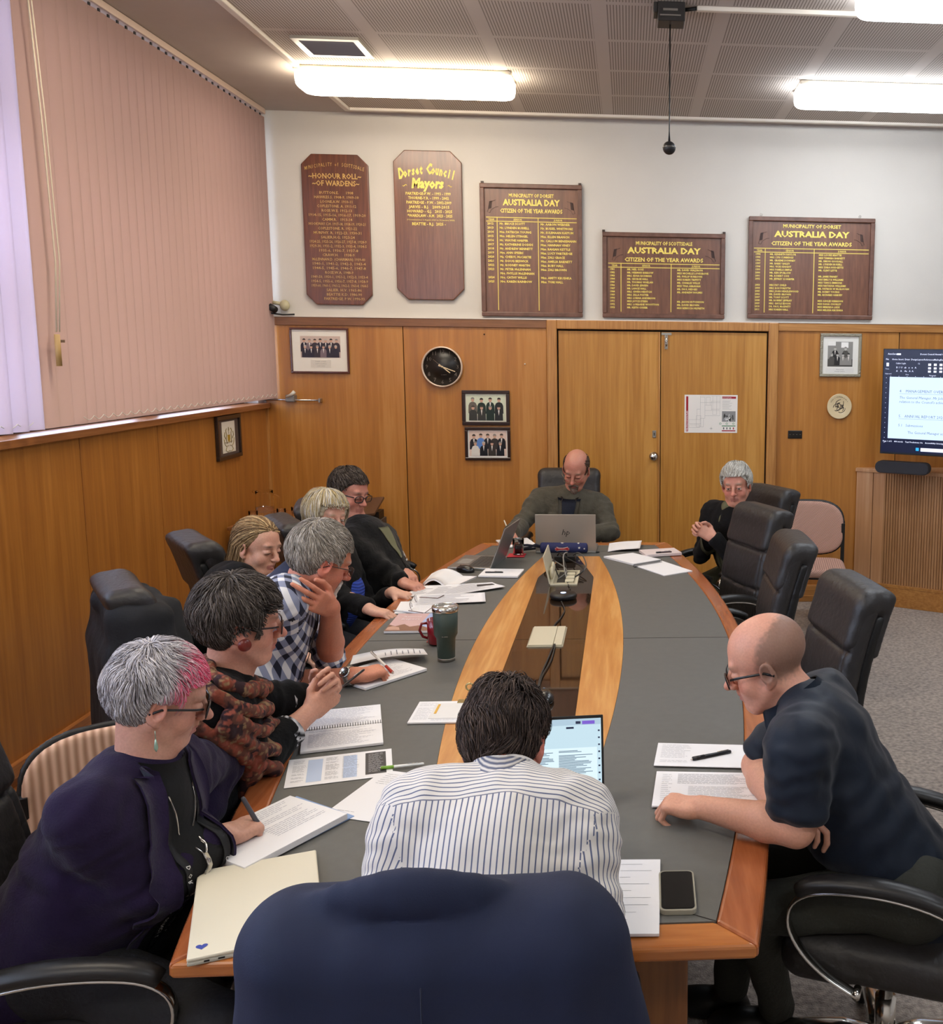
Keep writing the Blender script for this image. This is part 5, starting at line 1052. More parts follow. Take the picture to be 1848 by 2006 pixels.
def cloth_pat(name, kind, rough=.8, bump=.25):
    """fabric whose pattern follows the garment (attribute 'pat': across, along, sleeve flag)"""
    m, nt, b = new_mat(name); L = nt.links; A = N_(nt, 'ShaderNodeAttribute', attribute_name='pat'); sp = N_(nt, 'ShaderNodeSeparateXYZ'); L.new(A.outputs['Vector'], sp.inputs[0])
    def ma(op, a, bb=None, c=None):
        n = N_(nt, 'ShaderNodeMath', operation=op)
        for i, x in enumerate((a, bb, c)):
            if x is None: continue
            if isinstance(x, (int, float)): n.inputs[i].default_value = x
            else: L.new(x, n.inputs[i])
        return n.outputs[0]
    def mixc(fac, c1, c2):
        n = N_(nt, 'ShaderNodeMix', data_type='RGBA'); L.new(fac, n.inputs[0])
        for i, x in ((6, c1), (7, c2)):
            if isinstance(x, str): n.inputs[i].default_value = srgb(x)
            else: L.new(x, n.inputs[i])
        return n.outputs[2]
    u, v, reg = sp.outputs[0], sp.outputs[1], sp.outputs[2]
    def fr(x, per, lim): return ma('LESS_THAN', ma('FRACT', ma('MULTIPLY', ma('ADD', x, 10.0), 1/per)), lim)
    if kind == 'check': a, c = fr(u, .048, .5), fr(v, .048, .5); s_ = ma('ADD', a, c); col = mixc(ma('GREATER_THAN', s_, .5), 'd9d8d8', '8389a0'); col = mixc(ma('GREATER_THAN', s_, 1.5), col, '161b30'); 
    elif kind == 'stripe':
        yoke = ma('MULTIPLY', ma('GREATER_THAN', v, .175), ma('LESS_THAN', reg, .5)); k = ma('ADD', ma('MULTIPLY', yoke, v), ma('MULTIPLY', ma('SUBTRACT', 1.0, yoke), u)); col = mixc(fr(k, .0118, .24), 'd6d0c8', '59607a')
        ln_ = ma('MULTIPLY', ma('LESS_THAN', ma('ABSOLUTE', ma('SUBTRACT', v, .175)), .0014), ma('LESS_THAN', reg, .5)); col = mixc(ln_, col, '6f7080')
    L.new(col, b.inputs['Base Color']); b.inputs['Roughness'].default_value = rough
    tc = N_(nt, 'ShaderNodeTexCoord'); n = N_(nt, 'ShaderNodeTexNoise', i_Scale=22.0, i_Detail=4.0, i_Distortion=1.0); L.new(tc.outputs['Object'], n.inputs[0]); bp = N_(nt, 'ShaderNodeBump', i_Strength=bump, i_Distance=.02); L.new(n.outputs[0], bp.inputs[0]); L.new(bp.outputs[0], b.inputs['Normal']); return m
N_ = N
def fabric(name, col, rough=.9, bump=.25, bs=30, sheen=.02, var=.08): return plain(name, col, rough, bump=bump, bscale=bs, sheen=sheen, var=var, vscale=25, spec=.25)
from mathutils.bvhtree import BVHTree
def surf(G):
    o = G['top']; me = o.data; n = len(me.vertices); a = np.empty(n*3, np.float32); me.vertices.foreach_get('co', a); a = a.reshape(-1, 3)+np.array(WL(o)); b = np.empty(len(me.polygons)*4, np.int32); me.loops.foreach_get('vertex_index', b); T_ = BVHTree.FromPolygons(a.tolist(), b.reshape(-1, 4).tolist()); N_0, r, f, up = G['N'], G['r'], G['f'], G['up']
    def q(u, v, off=.003):
        o_ = N_0+r*u+up*v+f*.5; h = T_.ray_cast(Vector(o_), Vector(-f), .62)
        if h[0] is None: return N_0+r*u*.8+up*v+f*.07
        return np.array(h[0])+np.array(h[1])*off*.4+f*off*.8
    return q
def polar(G, a, v, off=.012):
    q = G.setdefault('bvh', None)
    if q is None:
        o = G['top']; me = o.data; n = len(me.vertices); A = np.empty(n*3, np.float32); me.vertices.foreach_get('co', A); A = A.reshape(-1, 3)+np.array(WL(o)); b = np.empty(len(me.polygons)*4, np.int32); me.loops.foreach_get('vertex_index', b); q = G['bvh'] = BVHTree.FromPolygons(A.tolist(), b.reshape(-1, 4).tolist())
    d = G['f']*math.cos(a)+G['r']*math.sin(a); o_ = G['N']+G['up']*v+d*.235; h = q.ray_cast(Vector(o_), Vector(-d), .22)
    return (np.array(h[0]) if h[0] is not None else G['N']+G['up']*v+d*.06)+d*off
def patch(name, G, rows_, mat, off=.003, nu=9, thick=.002, nv=16, sub_=None):
    q = G.setdefault('q', surf(G)); V_ = np.array(rows_, float); vv = np.linspace(V_[0, 0], V_[-1, 0], nv); k = np.argsort(V_[:, 0])
    g = [[q(u, v, off) for u in np.linspace(np.interp(v, V_[k, 0], V_[k, 1]), np.interp(v, V_[k, 0], V_[k, 2]), nu)] for v in vv]
    return part(name, M().grid(g, thick=thick), mat, sub_ or G['t'])
def ribbon(name, G, pts, w_, mat, off=.006, n=24, thick=.0015, sub_=None):
    q = G.setdefault('q', surf(G)); P = np.array(pts, float); u = np.linspace(0, len(P)-1, n); C = np.stack([np.interp(u, range(len(P)), P[:, i]) for i in (0, 1)], 1); d = np.gradient(C, axis=0); d /= np.linalg.norm(d, axis=1)[:, None]; sd = np.stack([-d[:, 1], d[:, 0]], 1)
    return part(name, M().grid([[q(*(c+s_*a), off) for a in (-w_/2, 0, w_/2)] for c, s_ in zip(C, sd)], thick=thick), mat, sub_ or G['t']), C, d, sd
BR0 = plain('brass', 'b3a070', .3, metal=.9)
def P3(px, py, Y): return at(px, py, Y)
PENCURL = ((45, 50, 20), (55, 60, 25), (65, 70, 30), (70, 70, 30)); 
# 1 woman, pink fringe, purple jacket
def top1(s, G):
    N_, r, f, up, H = G['N'], G['r'], G['f'], G['up'], G['H']
    s.cone(N_+up*.05-f*.01, N_-up*.03, .078, .10, .006, .02)      # standing wool collar
    s.cap(N_-up*.15-f*.03, H+up*.08-f*.03, .150, .185, .05, sc=(f, .85)); s.cap(H-up*.10-f*.05, H+up*.15-f*.02, .19, .165, .04, sc=(f, .8)); s.ell(H-up*.12-f*.10, (.16, .12, .10), np.stack([r, f, up], 1), .04)
W1 = _v((-.953, 2.25, .79))
G1_ = figure('woman with short grey hair and bright pink fringe in a purple wool jacket, writing', at(276, 1522, 2.19), (-1.25, 2.17, .59), -100, .160, (at(312, 1368, 2.22), headR(-62, 17, 4), 1.0),
    [(at(292, 1742, 2.08), W1), (None, (-1.12, 2.40, .70))], skin='c69580', k_=.95, fat=1.0, sleeve=(.95, .95), cuff=1.25, topname='jacket', topmat=fabric('purple_wool', '1f1530', .95, .22, 190, .06, .15), h=.0030, legs='1b1b1e', armr=1.12, hem=.05,
    facekw=dict(jaw=.98, nose=1.0, cheek=1.05, chin=.95), paintkw=dict(red=.22, brow='a08a78', lip='a8605c'), hands=(((.55, .83, -.12), (-.15, .1, -1), dict(curl=PENCURL, thumb=(35, 30))), ((.6, -.6, -.1), (0, 0, -1), dict(curl=((20, 25, 15),)*4))), extra_top=top1)
def pinkcol(q, u):
    t = np.clip((q[:, 1]+.015)/.05, 0, 1)*np.clip((q[:, 2]-.02)/.035, 0, 1); t = np.clip(t+(u-.5)*.5*(t > .02), 0, 1)[:, None]; g = np.where(u[:, None] < .5, lin('c9c4c6'), lin('a5a0a4')); g = np.where(u[:, None] > .85, lin('7f797d'), g); return g*(1-t)+np.where(u[:, None] < .6, lin('ee8fa6'), lin('f0587f'))*t
def reg1(q, u): return ((q[:, 1]*.6-q[:, 2]*.8 < -.016+.012*(u-.5)) & ~((q[:, 1] > .04) & (q[:, 2] < .075)) & ~((np.abs(q[:, 0]) > .05) & (q[:, 2] < .03) & (q[:, 1] > -.03))) | ((q[:, 1] < -.035) & (q[:, 2] > -.055) & (u > .2))
hc, hR, hk = at(312, 1368, 2.22), headR(-62, 17, 4), 1.0
hair(G1_['t'], hc, hR, hk, ['c9c4c6', 'a5a0a4'], reg1, n=5200, L=.052, r=.0010, whorl=(0, -.045, .125), comb=(0, .25, -.1), fz=.055, lift=.011, cut=[((0, .6, -.8), -.018), ((0, .95, -.3), .040)], vol=(.081, .099, .095), seed=2, rough=2.2, wave=.30, colf=pinkcol)
glasses(G1_['t'], hc, hR, hk, plain('dark_spectacles', '1d1a1c', .3), w_=.052, h=.034, r=.0022, lens=plain('tinted_lens', '6a6064', .05, trans=.8, ior=1.1))
er = hc+hR@_v((.088, -.002, -.042)); part('earring', M().tube([er, er-_v((0, 0, .018))], .0009, 5).lathe([(.001, 0), (.0035, -.012), (.0045, -.022), (.001, -.03)], er-_v((0, 0, .018)), 10), plain('earring_green', '9db8a4', .2, metal=.3), G1_['t'])
patch('black_top', G1_, [(.06, -.06, .06), (-.10, -.062, .062), (-.24, -.066, .070), (-.42, -.05, .055)], plain('top_black', '0a0a0c', .85, bump=.2, bscale=60), .004)
LP = fabric('purple_wool_lapel', '231936', .95, .2, 190, .06, .12)
for x in (-1, 1):
    ribbon('lapel', G1_, [(x*.072, .055), (x*.088, -.05), (x*.098, -.14), (x*.075, -.25)], .052, LP, .010, thick=.006); ribbon('jacket_edge', G1_, [(x*.068, -.20), (x*.066, -.30), (x*.058, -.42)], .022, LP, .006, thick=.004)
LB = plain('lanyard_black', '101013', .7); LT = plain('lanyard_text', 'd8d6d0', .7)
for x, tx_ in ((1, 'DORSET COUNCIL'), (-1, 'DORSET COUNCIL')):
    rb, C, d_, sd_ = ribbon('lanyard', G1_, [(x*.058, .03), (x*.050, -.10), (x*.026, -.25), (x*.010, -.34)], .017, LB, .008, n=60); qf = G1_['q']; m = M()
    for i, c_ in enumerate(tx_):
        k = 22+int(i*2.4); p0 = qf(*C[k], .0105); X_ = unit(qf(*(C[k]+d_[k]*.008), .0105)-p0); Y_ = unit(qf(*(C[k]+sd_[k]*.008), .0105)-p0); put_text(m, c_, p0-Y_*.005, X_, Y_, .014, off=.02)
    part('lanyard_lettering', m, LT, rb)
ribbon('necklace', G1_, [(-.045, .01), (-.025, -.07), (0, -.105), (.025, -.07), (.045, .01)], .0025, CHROME, .008, n=30); ribbon('pendant', G1_, [(0, -.10), (-.004, -.125), (.006, -.14)], .010, CHROME, .009, n=6); ribbon('flower_print', G1_, [(.055, -.20), (.02, -.215), (-.015, -.195), (-.045, -.205)], .022, plain('print_cream', 'c9c2b4', .7), .006, n=14); ribbon('brooch', G1_, [(-.070, -.14), (-.072, -.19)], .008, BR0, .016, n=8)
def on_front(G, pts, off=.0, lift=.0):
    N_, r, f, up = G['N'], G['r'], G['f'], G['up']; return [N_+r*a+up*b_+f*(c+off) for a, b_, c in pts]
# 2 woman with scarf
G2_ = figure('woman with dark greying hair, round red earring, paisley scarf and black top, hands clasped', at(438, 1352, 2.71), (-1.34, 2.55, .60), -74, .165, (at(471, 1220, 2.72), headR(-64, 8, 3), 1.04),
    [(at(500, 1492, 2.72), (-.965, 2.93, .835)), (at(566, 1372, 2.98), (-.975, 3.045, .85))], skin='c9937c', k_=.97, fat=1.14, sleeve=(.62, .35), topname='blouse', topmat=fabric('black_knit', '0c0c0e', .9, .3, 90), h=.0032, legs='17171a', armr=1.15,
    facekw=dict(jaw=1.08, nose=.95, cheek=1.1), paintkw=dict(red=.3, brow='5a4a40', lip='a5564f'), hands=(((.42, .42, .32), (-.6, .7, -.1), dict(curl=((30, 55, 25), (38, 60, 25), (42, 60, 30), (45, 60, 30)), thumb=(5, 10), spread=.10)), ((.45, -.25, .45), (.0, -1, .2), dict(curl=((30, 55, 25), (38, 60, 25), (42, 60, 30), (45, 60, 30)), thumb=(5, 10), spread=.10))))
hc2, hR2, hk2 = at(471, 1220, 2.72), headR(-64, 8, 3), 1.04
hair(G2_['t'], hc2, hR2, hk2, ['3a3330', '4a423e', '2c2624', '6a625c', '58504a'], lambda q, u: (q[:, 1]*.55-q[:, 2]*.83 < .008+.012*(u-.5)) & ~((q[:, 1] > .05) & (q[:, 2] < .045)) | ((q[:, 1] < -.02) & (q[:, 2] > -.08)), n=5600, L=.07, r=.0011, whorl=(0, -.03, .13), comb=(0, .35, -.35), lift=.012, cut=[((0, .55, -.83), .006), ((0, .95, -.3), .044)], vol=(.087, .107, .097), seed=5, rough=3, wave=.30)
glasses(G2_['t'], hc2, hR2, hk2, plain('burgundy_spectacles', '2a1416', .3), w_=.050, h=.030, r=.0022)
e = hc2+hR2@(_v((.088, .006, -.034))*hk2); part('earring', M().lathe([(.001, -.004), (.0165, -.003), (.0175, 0), (.0165, .003), (.001, .004)], e, 22, hR2@frame(z=[1, 0, .1], x=[0, 1, 0])), plain('red_wood_bead', '6e2a22', .3, var=.2), G2_['t'])
# paisley scarf: folds around the neck and down the chest
N2, r2, f2, u2 = G2_['N'], G2_['r'], G2_['f'], G2_['up']; s = S()
for k in range(5):
    s.chain([polar(G2_, a, .050-.021*k-(.5+.5*math.cos(a))*(.012+.020*k)+.006*math.sin(3*a+k), .010 if k else .004) for a in np.linspace(-PI, PI, 25)], [.0185+.002*math.sin(a*2+k*2) for a in np.linspace(-PI, PI, 25)], k=.005)
for x in (-1, 1):
    for q_ in (.0, .03): s.chain([polar(G2_, x*(.42-q_*4), -.10-q_, .012), polar(G2_, x*(.30-q_*4), -.16, .016), polar(G2_, x*.16, -.22, .010)], [.022, .024, .014], k=.006)
def scarfpaint(P, nn):
    a = noise3(P*45); b_ = noise3(P*95+9); c = np.tile(lin('5e382c'), (len(P), 1)); c[a > .28] = lin('7e3e2c'); c[b_ > .38] = lin('85694a'); c[(a < -.3)] = lin('301a1e'); c[(b_ < -.5)] = lin('8e4a3a'); return c
sdf_part('scarf', s, .0045, N2-.28, N2+.25, painted('scarf_cloth', .85, bump=.3, bscale=90, noise=.15), G2_['t'], paint=scarfpaint, wr=lambda P, nn: noise3(P*_v((60, 60, 30)))*.004)
# patterned cuffs
for (S_, e, w_), fr_ in ((G2_['J'][0], .62), (G2_['J'][1], .35)):
    q = e+(w_-e)*fr_; d = unit(w_-e); m = M(); m.tube([q-d*.035, q+d*.002], [.052, .050], 20, cap=False); part('cuff', m, ribbed('cuff_print', '15151a', 'c9c9cc', 20, .6), G2_['t'])
# 3 man, checked shirt
CHK = cloth_pat('checked_shirt', 'check')
G3_ = figure('grey-haired man in a navy and white checked shirt resting his neck on one hand', at(574, 1152, 3.47), (-1.47, 3.33, .60), -76, .190, (at(626, 1098, 3.46), headR(-52, 24, 6), 1.08),
    [(at(560, 1345, 3.50), onz(700, 1322, .785)), ((-1.105, 3.60, .795), at(648, 1188, 3.37))], skin='c98468', k_=1.04, fat=1.12, sleeve=(.12, .05), topmat=CHK, topname='shirt', h=.0034, legs='6a7a8c', armr=1.1,
    facekw=dict(jaw=1.05, nose=1.05), paintkw=dict(red=.5, brow='b0a698', lip='a8604f', stub=None), hands=(((.80, .60, -.03), (-.1, .1, -1), dict(curl=PENCURL, thumb=(35, 30))), (at(572, 1158, 3.17)-at(648, 1188, 3.37), (-.35, .9, -.1), dict(curl=((15, 25, 12), (18, 25, 12), (20, 28, 12), (28, 30, 14)), spread=.10, thumb=(5, 10)))))
hc3, hR3, hk3 = at(626, 1098, 3.46), headR(-52, 24, 6), 1.08
hair(G3_['t'], hc3, hR3, hk3, ['a39b90', '8a8278', 'b8b0a6', '746c64'], short_region(.0, .068), n=4600, L=.042, r=.0010, whorl=(0, -.05, .12), comb=(0, .7, 0), lift=.006, cut=[((0, .707, -.707), -.004), ((0, .95, -.3), .042)], seed=7, wave=.2, fz=.06)
glasses(G3_['t'], hc3, hR3, hk3, plain('thin_spectacles', '3a3433', .25, metal=.6), w_=.048, h=.028, r=.0012)
s = S(); T = lambda *p: hc3+hR3@(_v(p)*hk3)
for x in (-1, 1): s.cap(T(0, .098, -.050), T(x*.024, .088, -.058), .007, .005, .005); s.cap(T(x*.027, .086, -.062), T(x*.020, .082, -.088), .006, .009, .006)
s.ell(T(0, .086, -.104), (.023, .018, .024), hR3, .012); sdf_part('goatee', s, .0028, hc3-.2, hc3+.2, HAIRM, G3_['t'], paint=lambda P, nn: np.tile(lin('cdc6bd'), (len(P), 1)), wr=lambda P, nn: noise3(P*_v((320, 320, 120)))*.0016)
# rolled cuffs, collar
for (S_, e, w_), fr_ in ((G3_['J'][0], .12),): q = e+(w_-e)*fr_; d = unit(w_-e); m = M(); m.tube([q-d*.05, q-d*.045, q, q+d*.004], [.060, .064, .062, .055], 24, cap=True); part('rolled_cuff', m, plain('cuff_white', 'c9c8c8', .8, bump=.3, bscale=60), G3_['t'])
def collar(G, mat, rr_=.066, hgt=.045, tilt=.02, name='collar', gap=.7):
    N_, r, f, up = G['N'], G['r'], G['f'], G['up']; P = []
    for a in np.linspace(gap, 2*PI-gap, 26):
        d = f*math.cos(a)+r*math.sin(a); row = []
        for q in (0, .5, 1.): b_ = .030+hgt*(1-abs(math.cos(a/2))*0) ; row.append(N_+up*(b_-.0)*1.0*(1-q)+up*(-.012)*q*1.0+d*(rr_+.006*math.sin(q*PI)+.026*q**1.5)+f*tilt*(1 if math.cos(a) > 0 else .2)*math.cos(a))
        P.append(row)
    return part(name, M().grid(P, thick=.003), mat, G['t'])
collar(G3_, plain('navy_collar', '20263c', .8))
# watch and ring
w_ = G3_['J'][0][2]; e = G3_['J'][0][1]; d = unit(w_-e); q = w_-d*.028; nz = unit(_v((.1, -.75, .65))-d*(_v((.1, -.75, .65))@d)); m = M()
wt = thing('wristwatch', 'steel wristwatch with pale blue dial on the checked-shirt man\'s wrist', 'watch', q-_v((0, 0, .03)))
sd = np.cross(nz, d); part('band', M().tube([q+(sd*math.cos(a)+nz*math.sin(a))*.0325 for a in np.linspace(0, 2*PI, 28)[:-1]], .0018, 6, closed=True, flat=(4.5, 1.0) if False else (1, 1)).tube([q+d*.006+(sd*math.cos(a)+nz*math.sin(a))*.0325 for a in np.linspace(0, 2*PI, 28)[:-1]], .0035, 6, closed=True).tube([q-d*.006+(sd*math.cos(a)+nz*math.sin(a))*.0325 for a in np.linspace(0, 2*PI, 28)[:-1]], .0035, 6, closed=True), BRUSHED, wt)
Rw = frame(z=nz, x=d); part('case', M().lathe([(.018, -.004), (.0205, 0), (.0205, .005), (.0175, .007), (.0165, .0055)], q+nz*.033, 28, Rw), CHROME, wt); fc = part('dial', M().lathe([(.0165, .005), (.0001, .0056)], q+nz*.033, 28, Rw), plain('dial_blue', '9fc3c8', .2), wt)
m = M(); m.tube([q+nz*.039, q+nz*.039+d*.010], .0006, 5).tube([q+nz*.039, q+nz*.039+sd*.012], .0005, 5); part('watch_hands', m, CHROME, fc)
# 4 young woman
G4_ = figure('young woman with straight dark blonde hair in a black top, eyes lowered', at(470, 1122, 4.15), (-1.84, 3.98, .60), -66, .16, (at(497, 1073, 4.18), headR(-80, 4, 8), 1.0) if False else (at(505, 1073, 4.16), headR(-112, 10, -4), .98),
    [(None, (-1.36, 3.95, .70)), (None, (-1.40, 4.2, .70))], skin='cf9f86', k_=.93, fat=.95, topname='jumper', topmat=fabric('black_jumper', '0e0e10', .9, .25, 40), h=.0042, hc=.009, legs='17171a',
    facekw=dict(jaw=.92, nose=.9, cheek=1.0, chin=.9, mouth=.4), paintkw=dict(red=.10, brow='3c2a20', lip='a4625c', lash='201512'), hands=(((.8, -.1, -.2), (0, 0, -1), {}), ((.8, -.1, -.2), (0, 0, -1), {})))
hc4, hR4 = at(505, 1073, 4.16), headR(-112, 10, -4)
hair(G4_['t'], hc4, hR4, .98, ['6a5238', '8a6c4a', 'a88a62', 'c0a478', '57442f'], lambda q, u: (q[:, 2] > .0) & ~((q[:, 1] > .03) & (q[:, 2] < .090)) & ~((np.abs(q[:, 0]) > .05) & (q[:, 1] > .012) & (q[:, 2] < .06)), n=2600, L=.21, r=.0014, whorl=(.012, .080, .095), comb=(0, -.15, -.45), lift=.006, cut=[((0, .8, -.6), .0), ((0, .95, -.3), .042)], vol=(.082, .102, .096), seed=9, wave=.05, fall=.01, drop=.5)
# 5 woman, white-blonde bob
def top5(s, G): pass
G5_ = figure('older woman with white-blonde bob in a black cardigan over a blue fleece', at(650, 1085, 4.72), (-1.50, 4.62, .60), -95, .165, (at(640, 1013, 4.72), headR(-128, 6, -6), .98),
    [(at(672, 1172, 4.50), (-1.16, 4.36, .775)), (None, (-1.14, 4.72, .765))], skin='cf9f88', k_=.95, fat=1.12, sleeve=(.97, .9), topname='cardigan', topmat=fabric('black_cardigan', '0b0b0d', .92, .3, 50), h=.0042, hc=.008, legs='1b1b22',
    facekw=dict(jaw=1.0, cheek=1.05, eyes='open'), paintkw=dict(opened=True, red=.2, brow='a08c78', lip='a8625c'), hands=(((.9, -.1, -.25), (.1, 0, -1), dict(curl=((18, 22, 12),)*4)), ((.9, -.2, -.25), (.1, 0, -1), dict(curl=((25, 30, 15),)*4))))
hc5, hR5 = at(640, 1013, 4.72), headR(-128, 6, -6)
hair(G5_['t'], hc5, hR5, .98, ['c9bc9c', 'b8a67c', 'cfc8b8', 'a89466', 'bdb6ae'], lambda q, u: ((q[:, 2] > -.01) & ~((q[:, 1] > .03) & (q[:, 2] < .058))) | ((q[:, 1] < .01) & (q[:, 2] > -.06)), n=2600, L=.12, r=.0016, whorl=(0, -.02, .135), comb=(0, .25, -.6), lift=.012, cut=[((0, .5, -.86), .012), ((0, .95, -.3), .044)], vol=(.093, .110, .104), seed=11, wave=.06, fall=-.02, drop=.3)
eyeballs(G5_['t'], hc5, hR5, .98, (.3, 1, -.5))
s = S(); n_, r_, f_, u_ = G5_['N'], G5_['r'], G5_['f'], G5_['up']; s.ell(G5_['M']+f_*.085, (.10, .10, .15), np.stack([r_, f_, u_], 1)); s.ell(G5_['C']+f_*.055-u_*.03, (.085, .09, .13), np.stack([r_, f_, u_], 1), .03); s.cap(n_+u_*.02, n_-u_*.06+f_*.03, .062, .09, .03)
sdf_part('fleece', s, .008, n_-.6, n_+.3, ribbed('blue_fleece', '1c2f7a', '2a46a8', 26, 1.2), G5_['t'], wr=lambda P, nn: noise3(P*20)*.006)
# 6 man, black fleece
G6_ = figure('man with short brown-grey hair and glasses in a black zip fleece, looking down', at(712, 1048, 5.16), (-1.36, 5.12, .60), -105, .20, (at(684, 966, 5.18), headR(-118, 14, -4), 1.03),
    [(at(770, 1128, 4.96), (-1.13, 4.88, .775)), (None, (-1.16, 5.08, .775))], skin='c48a76', k_=1.03, fat=1.22, belly=1.12, topname='fleece', topmat=fabric('black_fleece', '0d0d0f', .95, .35, 60, .1), h=.0042, hc=.008, legs='1d1d22',
    facekw=dict(jaw=1.05, nose=1.0), paintkw=dict(red=.3, brow='5a4c42', lip='a06258'), hands=(((.8, -.3, -.2), (.1, 0, -1), dict(curl=((30, 40, 20),)*4)), ((.5, -.9, -.2), (.1, 0, -1), dict(curl=((35, 45, 20),)*4))))
hc6, hR6 = at(684, 966, 5.18), headR(-118, 14, -4)
hair(G6_['t'], hc6, hR6, 1.03, ['3a302a', '4a4038', '2e2622', '5f564f'], short_region(-.004, .078), n=2200, L=.035, r=.0014, whorl=(0, -.05, .12), comb=(0, .4, .15), lift=.007, cut=[((0, .707, -.707), -.004), ((0, .95, -.3), .040)], seed=13, wave=.15)
glasses(G6_['t'], hc6, hR6, 1.03, plain('black_spectacles', '141417', .3), w_=.050, h=.032, r=.0024)
n_, r_, f_, u_ = G6_['N'], G6_['r'], G6_['f'], G6_['up']
patch('undershirt', G6_, [(.035, -.055, .055), (-.13, -.006, .006)], plain('olive_shirt', '6b6a50', .85), .004); ribbon('zip', G6_, [(0, -.12), (0, -.34)], .010, plain('zip_black', '050505', .5), .004)
wl = plain('logo_white', 'd8d8d6', .6); lg = ribbon('chest_logo', G6_, [(-.115, -.12), (-.10, -.105), (-.095, -.125), (-.08, -.135), (-.07, -.115), (-.055, -.125)], .007, wl, .004)[0]; ribbon('logo_line', G6_, [(-.11, -.147), (-.05, -.150)], .008, wl, .004, n=5, sub_=lg)
# 7 man at the head of the table
def top7(s, G):
    n_, r_, f_, u_, C_ = G['N'], G['r'], G['f'], G['up'], G['C']
    for x in (-1, 1): s.box(C_+r_*x*.085+f_*.125-u_*.005, (.045, .006, .035), np.stack([r_, f_, u_], 1), r=.005, k=.003); s.box(C_+r_*x*.085+f_*.132+u_*.028, (.047, .006, .012), np.stack([r_, f_, u_], 1), r=.004, k=.002)
G7_ = figure('balding man with goatee and small glasses in a grey-green work jacket, writing', at(1117, 977, 6.52), (-.42, 6.66, .60), 180, .195, (at(1129, 921, 6.47), headR(168, 26, -4), 1.06),
    [(at(1020, 1030, 6.36), (-.730, 6.05, .80)), (at(1197, 1042, 6.36), (-.32, 6.22, .76))], skin='bd8570', k_=1.05, fat=1.14, topname='jacket', topmat=fabric('grey_green_jacket', '4a463b', .8, .5, 40, .1, .14), h=.0045, hc=.008, legs='2b2b2e', armr=1.15,
    facekw=dict(jaw=1.0, nose=1.05), paintkw=dict(red=.35, brow='6f5e50', lip='8a5048'), hands=(((-.05, -.85, -.35), (.0, .1, -1), dict(curl=PENCURL, thumb=(35, 30))), ((-.5, -.6, -.1), (0, 0, -1), {})), extra_top=top7)
hc7, hR7 = at(1129, 921, 6.47), headR(168, 26, -4); T = lambda *p: hc7+hR7@(_v(p)*1.06)
hair(G7_['t'], hc7, hR7, 1.06, ['4a3a30', '5c4c40', '3a2e26'], lambda q, u: (np.abs(q[:, 0]) > .045) & (q[:, 1] < .03) & (q[:, 2] > -.04) & (q[:, 2] < .085) | (q[:, 1] < -.07) & (q[:, 2] < .08) & (q[:, 2] > -.05), n=700, L=.06, r=.0022, whorl=(0, .06, .12), comb=(0, -.8, -.2), lift=.003, cap=False, vol=(.080, .099, .094), seed=17, wave=.08)
glasses(G7_['t'], hc7, hR7, 1.06, plain('gold_spectacles', '9a8468', .3, metal=.7), w_=.040, h=.024, r=.0013, dz=-.014, dy=.110)
s = S()
for x in (-1, 1): s.cap(T(0, .098, -.050), T(x*.025, .088, -.060), .006, .005, .005); s.cap(T(x*.027, .086, -.064), T(x*.018, .082, -.09), .007, .009, .006)
s.ell(T(0, .084, -.104), (.022, .018, .026), hR7, .012); sdf_part('goatee', s, .003, hc7-.2, hc7+.2, HAIRM, G7_['t'], paint=lambda P, nn: np.tile(lin('6e5c50'), (len(P), 1))+.05*noise3(P*200)[:, None], wr=lambda P, nn: noise3(P*300)*.0016)
n_, r_, f_, u_ = G7_['N'], G7_['r'], G7_['f'], G7_['up']
patch('navy_shirt', G7_, [(.05, -.075, .075), (-.06, -.050, .050), (-.33, -.010, .010)], plain('navy_shirt', '121726', .8, bump=.3, bscale=40), .004)
for x in (-1, 1): ribbon('jacket_edge', G7_, [(x*.058, .04), (x*.048, -.05), (x*.020, -.33)], .022, plain('jacket_edge_cloth', '3e3a30', .8, bump=.3, bscale=60), .008)
part('pendant', M().tube([T(-.05, .02, -.12), n_+f_*.09-u_*.045+r_*.005, T(.05, .02, -.12)], .0015, 5).ball(n_+f_*.145-u_*.055+r_*.005, (.008, .006, .012), 8), plain('pendant_brown', '3b2a20', .4), G7_['t'])
for x in (-1, 1):
    pk = patch('pocket', G7_, [(-.16, .055*x if x > 0 else -.135, .135 if x > 0 else -.055), (-.27, .055*x if x > 0 else -.135, .135 if x > 0 else -.055)], plain('pocket_cloth', '47433a', .8, bump=.4, bscale=40), .004); patch('pocket_flap', G7_, [(-.150, .052 if x > 0 else -.138, .138 if x > 0 else -.052), (-.185, .052 if x > 0 else -.138, .138 if x > 0 else -.052)], plain('flap_cloth', '3c382f', .8, bump=.4, bscale=40), .008, sub_=pk)
collar(G7_, plain('corduroy_collar', '3b3026', .9, bump=.4, bscale=200), rr_=.078, hgt=.03, tilt=.03, gap=.55)
C_ = G7_['C']; m = M(); m.box(C_-r_*.075+f_*.147+u_*.03, (.05, .006, .008), np.stack([r_, f_, u_], 1)@rot('Y', .3)).box(C_-r_*.045+f_*.147+u_*.018, (.018, .006, .014), np.stack([r_, f_, u_], 1)); part('badge_clip', m, WHITEP, G7_['t'])
for x in (-1, 1): part('button', M().ball(C_+r_*x*.085+f_*.142+u_*.022, .006, 6), BRUSHED, G7_['t'])
